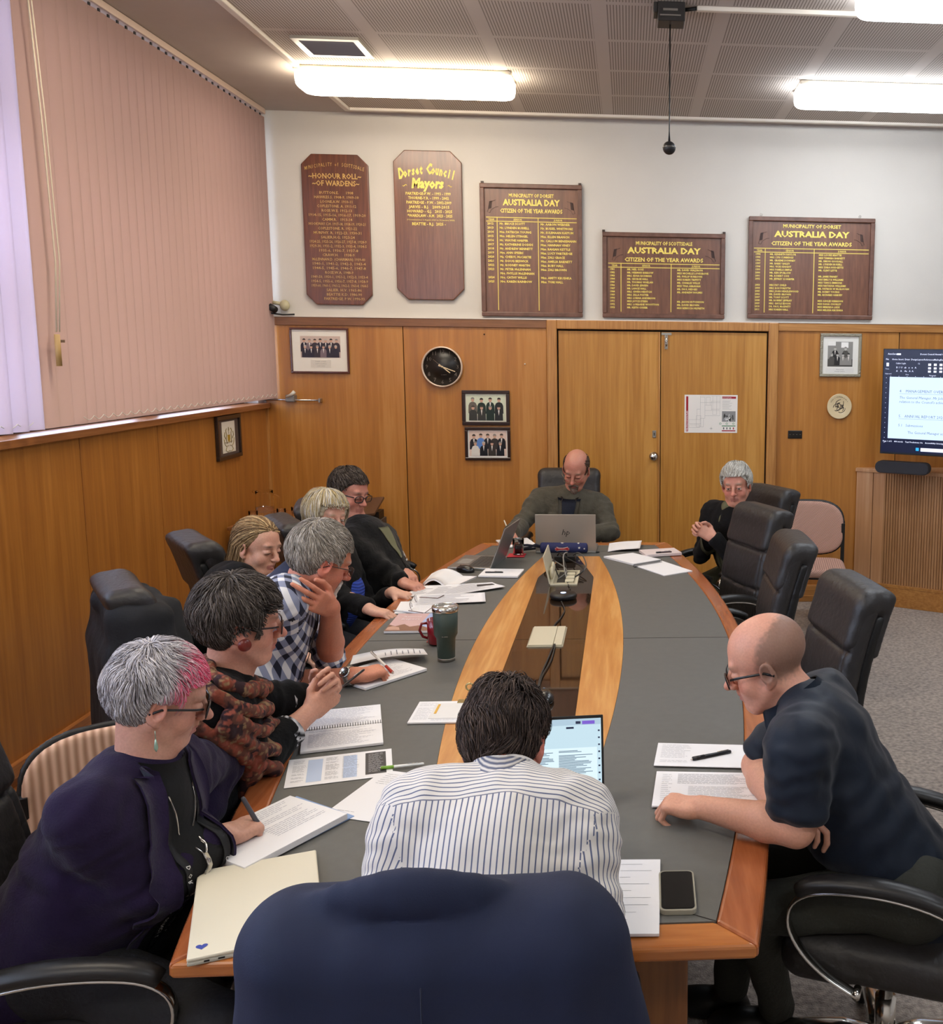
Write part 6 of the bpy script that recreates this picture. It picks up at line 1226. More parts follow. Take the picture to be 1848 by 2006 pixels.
# 8 man, white hair
G8_ = figure('white-haired man in a black jacket and olive shirt with hands clasped, facing the camera', at(1434, 1006, 5.73), (.74, 5.86, .60), 128, .185, (at(1443, 951, 5.72), headR(163, 6, 4), 1.03),
    [(None, at(1392, 1044, 5.58)), (None, at(1398, 1052, 5.50))], skin='c48c76', k_=1.0, fat=1.05, sleeve=(1, 1), topname='jacket', topmat=fabric('black_jacket', '0c0c0e', .9, .3, 50), h=.0042, hc=.008, legs='3a3a2c',
    facekw=dict(eyes='open', jaw=1.02, nose=1.05), paintkw=dict(opened=True, red=.35, brow='8a7a6c', lip='9a5f55'), hands=(((-.8, -.25, .35), (.25, -.9, -.3), dict(curl=((35, 60, 30),)*4, spread=.10, thumb=(10, 10))), ((-.75, .2, .40), (-.2, .9, -.3), dict(curl=((35, 60, 30),)*4, spread=.10, thumb=(10, 10)))))
hc8, hR8 = at(1443, 951, 5.72), headR(163, 6, 4)
hair(G8_['t'], hc8, hR8, 1.03, ['c0bcb2', 'aeaaa0', 'cfccc4', '98948a'], short_region(.006, .070), n=2200, L=.06, r=.0015, whorl=(0, -.05, .12), comb=(.25, .8, -.1), lift=.008, cut=[((0, .707, -.707), .004), ((0, .95, -.3), .042)], vol=(.087, .106, .101), seed=19, wave=.10)
eyeballs(G8_['t'], hc8, hR8, 1.03, (.0, 1, -.05))
n_, r_, f_, u_ = G8_['N'], G8_['r'], G8_['f'], G8_['up']
s = S(); s.ell(G8_['M']+f_*.07, (.085, .10, .19), np.stack([r_, f_, u_], 1)); s.ell(G8_['C']+f_*.045, (.055, .09, .14), np.stack([r_, f_, u_], 1), .03); s.cap(n_+u_*.03, n_-u_*.06+f_*.03, .062, .08, .03); sdf_part('olive_shirt', s, .008, n_-.6, n_+.3, plain('olive_cloth', '5a583f', .9, bump=.3, bscale=40), G8_['t'])
# 9 man in navy polo, right foreground
NAVY = fabric('navy_polo', '101926', .6, .18, 26, .1, .05)
hc9, hR9 = at(1502, 1300, 2.48), headR(78, 20, -2)
G9_ = figure('bald bespectacled man in a navy polo shirt leaning his forearms on the table', at(1578, 1392, 2.44), (.72, 2.33, .61), 70, .200, (hc9, hR9, 1.06),
    [(onz(1486, 1500, .785), onz(1528, 1592, .78)), (at(1560, 1622, 2.20), (.182, 2.335, .79))], skin='cc957c', k_=1.04, fat=1.10, sleeve=(-.02, -.12), topmat=NAVY, topname='polo_shirt', h=.0030, hc=.006, legs='2d2e28', legyaw=80, armr=1.12, hem=.03, neck=.056, shl=.066,
    facekw=dict(jaw=1.06, nose=1.02, cheek=.95), paintkw=dict(red=.28, brow='8a6a54', lip='a8645a', shaved=('6e5a4c', lambda q: np.minimum(np.minimum(.022-q[:, 1]*1.0-np.maximum(0, q[:, 2]-.03)*.5, .078-q[:, 2]+.55*np.maximum(0, -q[:, 1])), q[:, 2]+.035)*1.2+.004, .72)),
    hands=(((.8, -.45, .05), (0, 0, -1), dict(curl=((35, 55, 25),)*4)), ((-.86, .38, -.06), (-.1, .15, -1), dict(curl=((48, 62, 25), (52, 66, 28), (58, 70, 30), (60, 70, 30)), thumb=(25, 30), spread=.05))), knees={-1: ((.32, 2.30, .53), (.42, 2.52, .10)), 1: ((.33, 2.52, .53), (.30, 2.62, .10))})
glasses(G9_['t'], hc9, hR9, 1.06, plain('black_spectacles', '141417', .3), w_=.050, h=.034, r=.0020, dz=-.004, dy=.106, tr=.0026)
collar(G9_, fabric('navy_collar_knit', '18222f', .7, .2, 40), rr_=.070, hgt=.030, tilt=.03, gap=.45)
# 10 man seen from behind, striped shirt
hc10, hR10 = at(987, 1458, 2.09), headR(-4, 34, 0)
STR = cloth_pat('striped_shirt', 'stripe', .75, .3)
G10_ = figure('dark-haired man in a pinstriped shirt seen from behind, reading his laptop', at(985, 1548, 1.95), (-.285, 1.58, .60), -1, .165, (hc10, hR10, 1.04),
    [((-.065, 1.80, .83), (-.14, 2.06, .785)), ((-.50, 1.80, .83), (-.42, 2.06, .785))], skin='b97d68', k_=1.03, fat=1.10, sleeve=(.95, .95), topmat=STR, topname='shirt', h=.0036, hc=.0055, legs='23242c', armr=1.05, drop=.05, shl=.07,
    facekw={}, paintkw=dict(red=.5), hands=(((-.5, .85, -.05), (0, 0, -1), {}), ((.5, .85, -.05), (0, 0, -1), {})))
hair(G10_['t'], hc10, hR10, 1.04, ['332825', '42352f', '271e1b', '54453d'], lambda q, u: (q[:, 1]*.6-q[:, 2]*.8 < .014+.01*(u-.5)) & ~((q[:, 1] > .05) & (q[:, 2] < .06)) & ~((np.abs(q[:, 0]) > .055) & (q[:, 2] < .03) & (q[:, 1] > -.03)), n=5200, L=.055, r=.0012, whorl=(.01, -.05, .125), comb=(.1, .1, -.15), lift=.015, cut=[((0, .5, -.86), .020), ((0, .95, -.3), .044)], vol=(.080, .107, .101), seed=23, rough=3.2, wave=.38)
glasses(G10_['t'], hc10, hR10, 1.04, plain('black_spectacles', '141417', .3), dz=.10, dy=.085)
collar(G10_, ribbed('striped_collar', '555b72', 'd2ccc4', 60, PI/2), rr_=.068, hgt=.022, tilt=.0)

# lanyard of the man in the checked shirt, card holder
ribbon('lanyard', G3_, [(.06, .0), (.045, -.15), (.012, -.33)], .014, plain('strap_black', '0e0e10', .7), .006); ribbon('card_holder', G3_, [(.012, -.33), (.010, -.40)], .05, plain('strap_black', '0e0e10', .7), .008, n=5)
ribbon('olive_button_band', G8_, [(0, .0), (0, -.35)], .02, plain('olive_dark', '4a4832', .9), .012)
# ---------------------------------------------------------------- things on the table
PAPER = plain('paper', 'e8e6e6', .6, bump=.02); PAPER2 = plain('paper_cream', 'dfdcd8', .6); INK = plain('print_ink', '6a6a70', .8); BIRO = plain('biro_ink', '5a5a78', .8); EDGE = plain('paper_edges', 'c9c6c2', .8)
def quad(px, w_, h_, z=TZ):
    """rectangle on the table: px = pixel of one corner and of the next along its width; returns origin and axes, h_ to the far side"""
    a, b_ = onz(*px[0], z), onz(*px[1], z); X = unit(b_-a); Y = _v((-X[1], X[0], 0)); return a, X, Y, w_ or np.linalg.norm(b_-a), h_
def slab(m, o, X, Y, w_, h_, t, z0=0.): m.box(o+X*w_/2+Y*h_/2+_v((0, 0, z0+t/2)), (w_, h_, t), np.stack([X, Y, [0, 0, 1.]], 1)); return m
def textlines(m, o, X, Y, x0, x1, y0, y1, z, dy=.006, th=.0011, words=True, rag=.3, seed=0):
    """printed lines as thin strips just above the sheet"""
    rr = random.Random(seed); y = y1; n = 0
    while y > y0 and n < 70:
        n += 1; x = x0; xe = x1-(x1-x0)*rag*rr.random()
        while x < xe:
            L = (.006+.016*rr.random()) if words else (xe-x); L = min(L, xe-x)
            if L > .002: p = o+X*x+Y*y+_v((0, 0, z)); m.add([p, p+X*L, p+X*L+Y*th, p+Y*th], [(0, 1, 2, 3)])
            x += L+.0025
        y -= dy*(2.2 if rr.random() < .08 else 1)
    return m
def sheet(name, label, cat, px, w_, h_, t=.0012, z=TZ, mat=None, flip=1, blocks=(), hand_=False, seed=1, group=None, nblk=None):
    _n[0] += 1; z = z+_n[0]*.0002; o, X, Y, w_, h_ = quad(px, w_, h_, z); Y = Y*flip; m = M(); 
    if flip > 0: slab(m, o, X, Y, w_, h_, t)
    else: slab(m, o+Y*h_, X, -Y, w_, h_, t)
    th = thing(name, label, cat, o+X*w_/2+Y*h_/2); 
    if group: th['group'] = group
    part('sheet' if t < .004 else 'pages', m, mat or PAPER, th, bevel=min(.0008, t*.4), bs=1)
    k = M()
    for (x0, x1, y0, y1, kw) in blocks: textlines(k, o, X, Y, x0*w_, x1*w_, y0*h_, y1*h_, t+.0004, seed=seed, **kw)
    if blocks: part('handwriting' if hand_ else 'printed_text', k, BIRO if hand_ else INK, th)
    return th, o, X, Y, w_, h_, t
_n = [0]
full = ((.1, .9, .08, .92, {}),)
# laptops
SILV = plain('silver_shell', '9a9a98', .35, metal=.7); CREAM = plain('cream_shell', 'd6ceb8', .4)
th = thing('closed_laptop', 'closed cream laptop with a blue heart sticker at the near left corner of the table', 'laptop', onz(480, 1800)); o, X, Y, w_, h_ = quad(((366, 1896), (388, 1722)), .355, .25); Y = -Y
m = M(); slab(m, o+Y*h_, X, -Y, w_, h_, .008, .009); part('lid', m, CREAM, th, bevel=.003); m = M(); slab(m, o+Y*h_, X, -Y, w_, h_, .009); part('base', m, plain('cream_shade', 'b8b2a2', .45), th, bevel=.003)
m = M()
for k, (a, L) in enumerate(((.03, .010), (.055, .012), (.085, .014), (.115, .006))): q = o+Y*a+_v((0, 0, .006)); m.box(q+Y*L/2-X*.0004, (.001, L, .003), np.stack([X, Y, np.cross(X, Y)], 1))
part('port', m, BLACKP, th); q = o+X*.035+Y*.025+_v((0, 0, .0175)); P = [(.011*1.0*(16*math.sin(a)**3)/16, .011*(13*math.cos(a)-5*math.cos(2*a)-2*math.cos(3*a)-math.cos(4*a))/16) for a in np.linspace(0, 2*PI, 30)[:-1]]
part('heart_sticker', M().add([q+Y*a+X*b_ for a, b_ in P], [tuple(range(29))]), plain('sticker_blue', '3b4a9a', .4), th)
# notebook of the pink-fringed woman and the blue folder under it
sheet('blue_folder', 'pale blue plastic folder sticking out under the open notepad near left', 'folder', ((484, 1708), (682, 1607)), .31, .22, t=.004, mat=plain('folder_blue', '7f9cc8', .4))
sheet('notepad', 'thick lined notepad with handwriting under the writing hand of the purple jacket', 'notepad', ((480, 1712), (668, 1612)), .30, .21, t=.016, z=TZ+.004, hand_=True, blocks=((.45, .95, .25, .93, dict(dy=.0085, rag=.4)),), seed=4)
# sheets in the middle left
th, o, X, Y, w_, h_, t = sheet('document', 'printed sheet with two pale blue columns and a black block under the green pen', 'document', ((556, 1545), (770, 1519)), .285, .195, blocks=((.05, .18, .15, .9, dict(dy=.007)), (.36, .50, .12, .9, dict(dy=.006)), (.52, .68, .12, .9, dict(dy=.006)),), seed=5)
e = _v((0, 0, t+.0003)); part('blue_column', M().add([o+X*a*w_+Y*b_*h_+e for a, b_ in ((.19, .1), (.33, .1), (.33, .9), (.19, .9))], [(0, 1, 2, 3)]).add([o+X*a*w_+Y*b_*h_+e for a, b_ in ((.53, .1), (.66, .1), (.66, .9), (.53, .9))], [(0, 1, 2, 3)]), plain('tint_blue', 'b6c4dc', .6), th)
part('black_block', M().add([o+X*a*w_+Y*b_*h_+e for a, b_ in ((.74, .12), (.94, .12), (.94, .92), (.74, .92))], [(0, 1, 2, 3)]), plain('toner_black', '38373a', .5), th)
m = textlines(M(), o, X, Y, .77*w_, .92*w_, .2*h_, .86*h_, t+.0006, dy=.008, seed=3); part('white_text', m, PAPER, th)
sheet('document', 'angled printed sheet left of the striped shirt with its text along the far edge', 'document', ((632, 1597), (772, 1617)), .21, .285, blocks=((.12, .88, .62, .92, dict(dy=.012)), (.1, .4, .1, .12, {})), seed=6)
def pen(label, a, b_, col, r=.0042, z=TZ+.006, cap_='c9c9c9', name='pen', zb=None, tip=True):
    a, b_ = (onz(*a, z) if len(a) == 2 else _v(a)), (onz(*b_, zb or z) if len(b_) == 2 else _v(b_)); d = unit(b_-a); L = np.linalg.norm(b_-a); th = thing(name, label, 'pen', (a+b_)/2-_v((0, 0, r)))
    part('barrel', M().tube([a+d*.010, a+d*.02, a+d*L*.45, a+d*(L-.004), b_], [r*.8, r, r*1.05, r*.95, r*.7], 12), plain('pen_'+col, col, .35), th)
    part('grip', M().tube([a+d*L*.06, a+d*L*.34], r*1.15, 12), plain('pen_'+cap_, cap_, .35), th); 
    if tip: part('tip', M().tube([a, a+d*.011], [.0006, r*.75], 10), CHROME, th)
    part('clip', M().tube([b_-d*.008+_v((0, 0, r*1.2)), b_-d*.045+_v((0, 0, r*1.25))], .0011, 6), CHROME, th); return th
pen('green and white pen lying on the sheet with the black block', (741, 1505), (831, 1496), 'e4e6e2', cap_='7fae3c', z=TZ+.007)
# spiral notebook
def spiral(label, px, w_, h_, seed, txt=True, both=True, z=TZ):
    th, o, X, Y, w_, h_, t = sheet('spiral_notebook', label, 'notebook', px, w_, h_, t=.008, z=z, hand_=True, blocks=((.08, .92, .1, .9, dict(dy=.0075, rag=.3)),) if txt else (), seed=seed)
    o2 = o+Y*(h_+.010); m = M(); slab(m, o2, X, Y, w_, h_, .006); part('far_page', m, PAPER, th, bevel=.0008, bs=1)
    if txt and both: part('handwriting', textlines(M(), o2, X, Y, .08*w_, .92*w_, .08*h_, .92*h_, .0064, dy=.0072, seed=seed+1), BIRO, th)
    n = int(w_/.0075); c = o+Y*(h_+.005)+_v((0, 0, .008))
    for k in range(n): part('wire_ring', M().tube([c+X*(k+.5)*w_/n+Y*.008*math.cos(a)+_v((0, 0, .0075*math.sin(a))) for a in np.linspace(0, 2*PI, 11)[:-1]], .0009, 5, closed=True), BLACKP, th)
    return th
spiral('open spiral notebook full of handwriting under the clasped hands', ((588, 1478), (777, 1456)), .235, .168, 11)
spiral('open blank spiral notebook near the far right end of the table', ((1301, 1129), (1357, 1119)), .20, .25, 13, txt=False) if False else None
# far right spiral book, turned
th = thing('spiral_notebook', 'open blank spiral book on the far right of the table before the white-haired man', 'notebook', onz(1260, 1110)); P = [onz(*p) for p in ((1183, 1093), (1240, 1086), (1295, 1099), (1241, 1108))]; Q_ = [onz(*p) for p in ((1243, 1109), (1297, 1100), (1357, 1120), (1302, 1129))]
for nm, pp, t in (('left_page', P, .010), ('right_page', Q_, .005)):
    pts = [p for p in pp]; part(nm, M().add([p+_v((0, 0, 0.0003)) for p in pts]+[p+_v((0, 0, t)) for p in pts], [(0, 3, 2, 1)[::-1], (4, 7, 6, 5), (0, 1, 5, 4), (1, 2, 6, 5), (2, 3, 7, 6), (3, 0, 4, 7)]), PAPER, th)
a, b_ = onz(1242, 1109, TZ+.008), onz(1296, 1100, TZ+.008); d = unit(b_-a); q = _v((-d[1], d[0], 0))
for k in range(24): c = a+(b_-a)*(k+.5)/24; part('wire_ring', M().tube([c+q*.009*math.cos(t)+_v((0, 0, .008*math.sin(t))) for t in np.linspace(0, 2*PI, 10)[:-1]], .0014, 5, closed=True), BLACKP, th)
# clipboard with papers
th, o, X, Y, w_, h_, t = sheet('clipboard', 'clipboard of papers with a brass bulldog clip left of the dark-haired head', 'clipboard', ((798, 1419), (915, 1417)), .235, .19, t=.006, blocks=((.04, .30, .1, .9, dict(dy=.011)), (.3, .9, .05, .2, dict(dy=.008))), seed=8)
part('top_sheet', slab(M(), o+X*.06+Y*.03, X, Y, w_*.7, h_*.72, .001, t+.0004), PAPER2, th); part('yellow_strip', slab(M(), o+X*.07+Y*.07, X, Y, .008, .085, .0006, t+.0018), plain('yellow_tab', 'd9a844', .6), th); 
cb = o+X*.13+Y*(h_-.004)+_v((0, 0, t)); BR = plain('brass', 'b3a070', .3, metal=.9)
c_ = part('clip', slab(M(), cb-Y*.02, X, Y, .075, .03, .004).tube([cb+X*.037+Y*.0+_v((0, 0, .004)), cb+X*.037+Y*.012+_v((0, 0, .035))], [.016, .010], 10, flat=(1, .25)), BR, th); part('clip_ring', M().tube([cb+X*(.037+.012*math.cos(a))+Y*.014+_v((0, 0, .046+.012*math.sin(a))) for a in np.linspace(0, 2*PI, 16)[:-1]], .0035, 8, closed=True), BR, c_)
# pads in front of the checked shirt
sheet('notepad', 'white notepad with yellow tabs under the checked-shirt man\'s writing hand', 'notepad', ((716, 1353), (853, 1309)), .27, .22, t=.010, hand_=True, blocks=((.3, .9, .1, .9, dict(dy=.009)),), seed=15)
part('yellow_tab', M().add([onz(x_, y_, TZ+.004) for x_, y_ in ((688, 1342), (716, 1352), (722, 1347), (696, 1338))], [(0, 1, 2, 3)]).add([onz(x_, y_, TZ+.004) for x_, y_ in ((702, 1341), (722, 1349), (728, 1345), (708, 1338))], [(0, 1, 2, 3)]), plain('yellow_tab', 'd9a844', .6), bpy.data.objects['notepad.001'])
th = thing('document', 'folded printed sheet standing off the table beyond the writing pad of the checked-shirt man', 'document', onz(765, 1285)); A = [onz(686, 1300, TZ+.012), onz(776, 1302, TZ+.02), onz(838, 1281, TZ+.03), onz(832, 1272, TZ+.025), onz(690, 1284, TZ+.012)]
A = [onz(686, 1302, TZ+.018), onz(838, 1282, TZ+.03)]; B_ = [onz(692, 1284, TZ+.016), onz(830, 1271, TZ+.022)]; part('sheet', M().grid([[A[0]+(A[1]-A[0])*q+_v((0, 0, .012*math.sin(q*PI))) for q in np.linspace(0, 1, 9)], [B_[0]+(B_[1]-B_[0])*q+_v((0, 0, .012*math.sin(q*PI))) for q in np.linspace(0, 1, 9)]][::-1], thick=.0012), PAPER, th)
u = unit(A[1]-A[0]); v_ = unit(_v((-u[1], u[0], 0))); k = M()
for i in range(7):
    q = A[0]+(A[1]-A[0])*(.45+i*.075)+_v((0, 0, .013*math.sin((.45+i*.075)*PI)+.0012)); k.add([q+v_*.012, q+v_*.012+u*.003, q+v_*(.05+.01*(i % 3))+u*.003, q+v_*(.05+.01*(i % 3))], [(0, 1, 2, 3)])
part('printed_text', k, INK, th)
# tumbler, mug, coaster
c = onz(875, 1293); th = thing('tumbler', 'tall dark green insulated tumbler with a steel rim and clear lid', 'tumbler', c); GR = plain('tumbler_green', '33413a', .5, bump=.1, bscale=400)
part('body', M().lathe([(.030, 0), (.033, .012), (.036, .09), (.0445, .105), (.0475, .20)], c, 32), GR, th); part('base_band', M().lathe([(.0305, 0), (.0335, .0005), (.0338, .012), (.0332, .013)], c, 32), BRUSHED, th); part('rim', M().lathe([(.0478, .195), (.0495, .199), (.0495, .216), (.046, .217), (.044, .212), (.044, .204)], c, 32), CHROME, th); part('lid', M().lathe([(.0445, .210), (.0445, .214), (.040, .215), (.036, .208), (.001, .208)], c, 32), plain('clear_lid', 'b9b6ae', .1, trans=.6), th)
part('logo', M().box(c+_v((.004, -.0435, .105)), (.022, .0015, .003)), BRUSHED, th)
c = onz(858, 1262); th = thing('mug', 'dark red mug half hidden behind the green tumbler', 'mug', c); RD = plain('mug_red', '7a1420', .2, coat=.6); part('cup', M().lathe([(.036, .0), (.040, .004), (.041, .10), (.0385, .10), (.037, .008), (.001, .008)], c+_v((0, 0, .006)), 32), RD, th)
part('handle', M().tube([c+_v((-.038, -.002, .09))+_v((-.0, 0, 0)), c+_v((-.062, -.004, .088)), c+_v((-.07, -.006, .06)), c+_v((-.058, -.004, .034)), c+_v((-.038, -.002, .026))], .0055, 10), RD, th)
sheet('coaster', 'small red paper square under the red mug', 'coaster', ((836, 1259), (868, 1258)), .09, .09, t=.003, mat=plain('coaster_red', 'c0382c', .6))
# picture booklet
th, o, X, Y, w_, h_, t = sheet('booklet', 'glossy booklet with a pink and blue mountain cover behind the red mug', 'booklet', ((752, 1241), (845, 1240)), .21, .28, t=.010); e = _v((0, 0, t+.0003)); m = M()
def poly(P, c_): m.add([o+X*a*w_+Y*b_*h_+e+_v((0, 0, .0002*len(m.v))) for a, b_ in P], [tuple(range(len(P)))], col=c_)
poly([(0, 0), (1, 0), (1, 1), (0, 1)], 'd2b0ac'); poly([(.6, 0), (1, 0), (1, 1), (.66, 1)], 'a8b8dc'); poly([(0, 0), (.95, 0), (.8, .18), (.62, .3), (.45, .22), (.3, .38), (.15, .25), (0, .36)], '8e6a58'); poly([(.02, .05), (.3, .05), (.24, .2), (.1, .26), (.02, .2)], 'c7a08c')
m.bb((0, 0, 0), (0, 0, 0)); 
for i, s_ in enumerate(('Annual', 'Report')): put_text(m, s_, o+X*.35*w_+Y*(.75-i*.14)*h_+e+_v((0, 0, .0015)), X, Y, .028, off=.01, col='f0e6e4')
part('cover_print', m, painted('print', .35), th)
# papers of the blonde woman, spectacles
sheet('document', 'white document under the folded spectacles', 'document', ((772, 1203), (873, 1200)), .26, .21, t=.004, blocks=((.3, .9, .15, .8, dict(dy=.018, rag=.6)),), seed=20)
pen('white and grey pen at the table edge below the folded spectacles', (768, 1196), (834, 1203), 'c6ccd8', z=TZ+.009, cap_='c9c9c9')
th = thing('folded_spectacles', 'folded thin-rimmed spectacles lying on a white document', 'spectacles', onz(830, 1185)); fm = plain('brown_wire', '5a3a34', .3, metal=.5); m = M(); L_ = []
c0 = onz(806, 1180, TZ+.025); X_ = unit(onz(815, 1170, TZ+.03)-onz(800, 1192, TZ+.03)); 
for s_, c in ((0, onz(806, 1187, TZ+.022)), (1, onz(815, 1172, TZ+.024))):
    P = [c+X_*.025*math.cos(a)*1.0+_v((-.3, 0, .95))*.017*math.sin(a) for a in np.linspace(0, 2*PI, 20)[:-1]]; m.tube(P, .0013, 6, closed=True); L_.append(P)
for a, b_, b2 in (((800, 1196), (832, 1201), (847, 1190)), ((822, 1170), (858, 1172), (870, 1166))): m.tube([onz(*a, TZ+.03), onz(*b_, TZ+.012), onz(*b2, TZ+.014)], .0018, 6)
g = part('rims', m, fm, th)
for P in L_: part('lens', M().add(P+[p+X_*0+_v((.0012, 0, 0)) for p in P], [tuple(range(19)), tuple(range(19, 38))[::-1]]), plain('spectacle_lens', 'ffffff', .02, trans=1, ior=1.08), th)
# spread of papers and the open book
def curl(name, label, cat, px, seed, z=TZ+.004, amp=.012, blocks=None, dark=False, t=.0015):
    P = [onz(*p, z) for p in px]; th = thing(name, label, cat, sum(P)/4-_v((0, 0, .004))); n = 12; G = []
    for i in range(n): 
        u = i/(n-1); row = []
        for j in range(n): v = j/(n-1); q = (P[0]*(1-u)+P[1]*u)*(1-v)+(P[3]*(1-u)+P[2]*u)*v; row.append(q+_v((0, 0, amp*(math.sin(u*PI*1.0)*.35+u**3*.6)+.002*math.sin(v*5+seed))))
        G.append(row)
    part('sheet', M().grid(G, thick=t), PAPER, th); G = np.array(G); k = M(); kd = M(); rr = random.Random(seed)
    def at_(u, v): a = u*(n-1); b_ = v*(n-1); i, j = min(int(a), n-2), min(int(b_), n-2); fa, fb = a-i, b_-j; return (G[i, j]*(1-fa)+G[i+1, j]*fa)*(1-fb)+(G[i, j+1]*(1-fa)+G[i+1, j+1]*fa)*fb+_v((0, 0, .0012))
    for (u0, u1, v0, v1, dv) in (blocks or ((.1, .9, .1, .9, .08),)):
        v = v0
        while v < v1:
            us = np.linspace(u0, u0+(u1-u0)*(.6+.4*rr.random()), 9); V = [at_(a, v) for a in us]+[at_(a, v+dv*.22) for a in us]; k.add(V, [(i, i+1, i+10, i+9) for i in range(8)], True); v += dv
    part('printed_text', k, plain('faint_ink', 'a3a4ac', .8), th)
    if dark: us = np.linspace(.62, .94, 9); kd.add([at_(a, dark[0]) for a in us]+[at_(a, dark[1]) for a in us], [(i, i+1, i+10, i+9) for i in range(8)], True); part('black_band', kd, plain('toner_black', '38373a', .5), th)
    return th
curl('document', 'long curling printed sheets with a black band fanned out beside the open book', 'document', ((850, 1173), (990, 1152), (965, 1143), (880, 1146)), 1, dark=(.55, .8))
curl('document', 'sheet with pale coloured tables lying before the open book', 'document', ((777, 1170), (880, 1166), (905, 1146), (826, 1148)), 2, blocks=((.1, .45, .2, .8, .12), (.5, .9, .15, .85, .09)), amp=.004)
curl('document', 'wavy printed sheet between the spectacles and the curling sheets', 'document', ((800, 1186), (952, 1180), (950, 1163), (812, 1168)), 3, amp=.008, z=TZ+.006)
th = thing('open_book', 'open thick paperback with curling pages left of the computer mouse', 'book', onz(870, 1140)); P = [onz(*p, TZ+.0) for p in ((828, 1148), (893, 1150), (935, 1131), (846, 1128))]; G = []
for i in range(14):
    u = i/13; G.append([(P[0]*(1-u)+P[1]*u)*(1-v)+(P[3]*(1-u)+P[2]*u)*v+_v((0, 0, .012+.030*math.sin(min(1, u*1.5)*PI)*(1 if u < .66 else 1)+(.0 if u < .66 else -.006))) for v in np.linspace(0, 1, 5)])
part('pages', M().grid(G, thick=.012), PAPER, th)
# notepad with black pen, mouse
sheet('notepad', 'white notepad with a black pen on it right of the computer mouse', 'notepad', ((937, 1131), (1008, 1132)), .21, .17, t=.010)
pen('black pen lying on the notepad right of the computer mouse', (949, 1121), (986, 1121), '1c1c20', z=TZ+.016, cap_='2a2a2e')
def mouse(label, c, ang, s_=1):
    R = RZ(ang); t = thing('computer_mouse', label, 'mouse', c); s = S().ell(c+_v((0, 0, .010)), _v((.031, .055, .026))*s_, R); s.plane(c+_v((0, 0, .0005)), (0, 0, -1)); sdf_part('shell', s, .003, c-.08, c+.08, plain('mouse_black', '17181a', .3, coat=.3), t)
    part('wheel', M().tube([c+R@_v((-.003, .03, .030)), c+R@_v((.003, .03, .030))], .006, 12), plain('wheel_grey', '4a4a4e', .5), t); return t
mouse('black computer mouse beside the open silver laptop', onz(912, 1120), 60, 1.05); mouse('black computer mouse on the glass right of the dark-haired head', onz(1068, 1372), 10, 1.0)
def keyboard(o, X, Y, w_, h_, parent):
    m = M()
    for i in range(5):
        for j in range(14): slab(m, o+X*(w_*(.06+.063*j))+Y*(h_*(.40+.105*i)), X, Y, w_*.053, h_*.085, .0018, .0005)
    k = part('keyboard', m, plain('keys_black', '1f1f22', .5), parent); k['kind'] = 'stuff'
# silver laptop seen from its side
th = thing('open_laptop', 'open silver laptop seen from its side left of the glass of water', 'laptop', onz(925, 1105)); a, b_, c = onz(876, 1116), onz(957, 1118), onz(963, 1092)
Xs = unit(b_-a); Ys = _v((-Xs[1], Xs[0], 0)); w_ = .24; h_ = .33; part('base', slab(M(), a, Xs, Ys, w_, h_, .014), SILV, th, bevel=.003)
m = M()
for i in range(12):
    for j in range(5): slab(m, a+Xs*(.105+j*.024)+Ys*(.03+i*.0225), Xs, Ys, .020, .019, .0015, .0142)
k = part('keyboard', m, plain('keys_grey', '4d4c4a', .5), th); k['kind'] = 'stuff'; part('touchpad', slab(M(), a+Xs*.02+Ys*.10, Xs, Ys, .07, .12, .0005, .0142), plain('pad_grey', '8f8d88', .4), th)
hb = a+Xs*w_+_v((0, 0, .014)); dl = unit(Xs*.36+_v((0, 0, .93))); nl = unit(np.cross(Ys, dl)); L = .235
part('lid', M().box(hb+dl*L/2+Ys*h_/2, (.006, h_, L), np.stack([nl, Ys, dl], 1)), SILV, th, bevel=.002); part('screen', M().box(hb+dl*(L/2+.004)+Ys*h_/2-nl*(.0035 if nl@Xs > 0 else -.0035), (.0008, h_-.014, L-.02), np.stack([nl, Ys, dl], 1)), plain('dark_screen', '15171c', .15), th)
# laptop of the man at the head of the table
a, b_ = onz(1050, 1084), onz(1163, 1084); th = thing('open_laptop', 'open silver laptop, lid back to the camera, before the work jacket man', 'laptop', (a+b_)/2); Xs = unit(b_-a); Ys = _v((-Xs[1], Xs[0], 0)); w_ = .355
part('base', slab(M(), a, Xs, Ys, w_, .24, .014), SILV, th, bevel=.003); dl = unit(-Ys*.10+_v((0, 0, 1))); c = a+Xs*w_/2+_v((0, 0, .014)); nl = unit(np.cross(Xs, dl)); L = .225
part('lid', M().box(c+dl*L/2, (w_, .006, L), np.stack([Xs, -nl, dl], 1)), plain('lid_silver', 'a19a90', .35, metal=.5), th, bevel=.002); m = M(); put_text(m, 'hp', c+dl*.10-Ys*.0045+_v((0, 0, 0)), Xs, dl, .05, shear=.25, off=-.004); part('lid_logo', m, BLACKP, th)
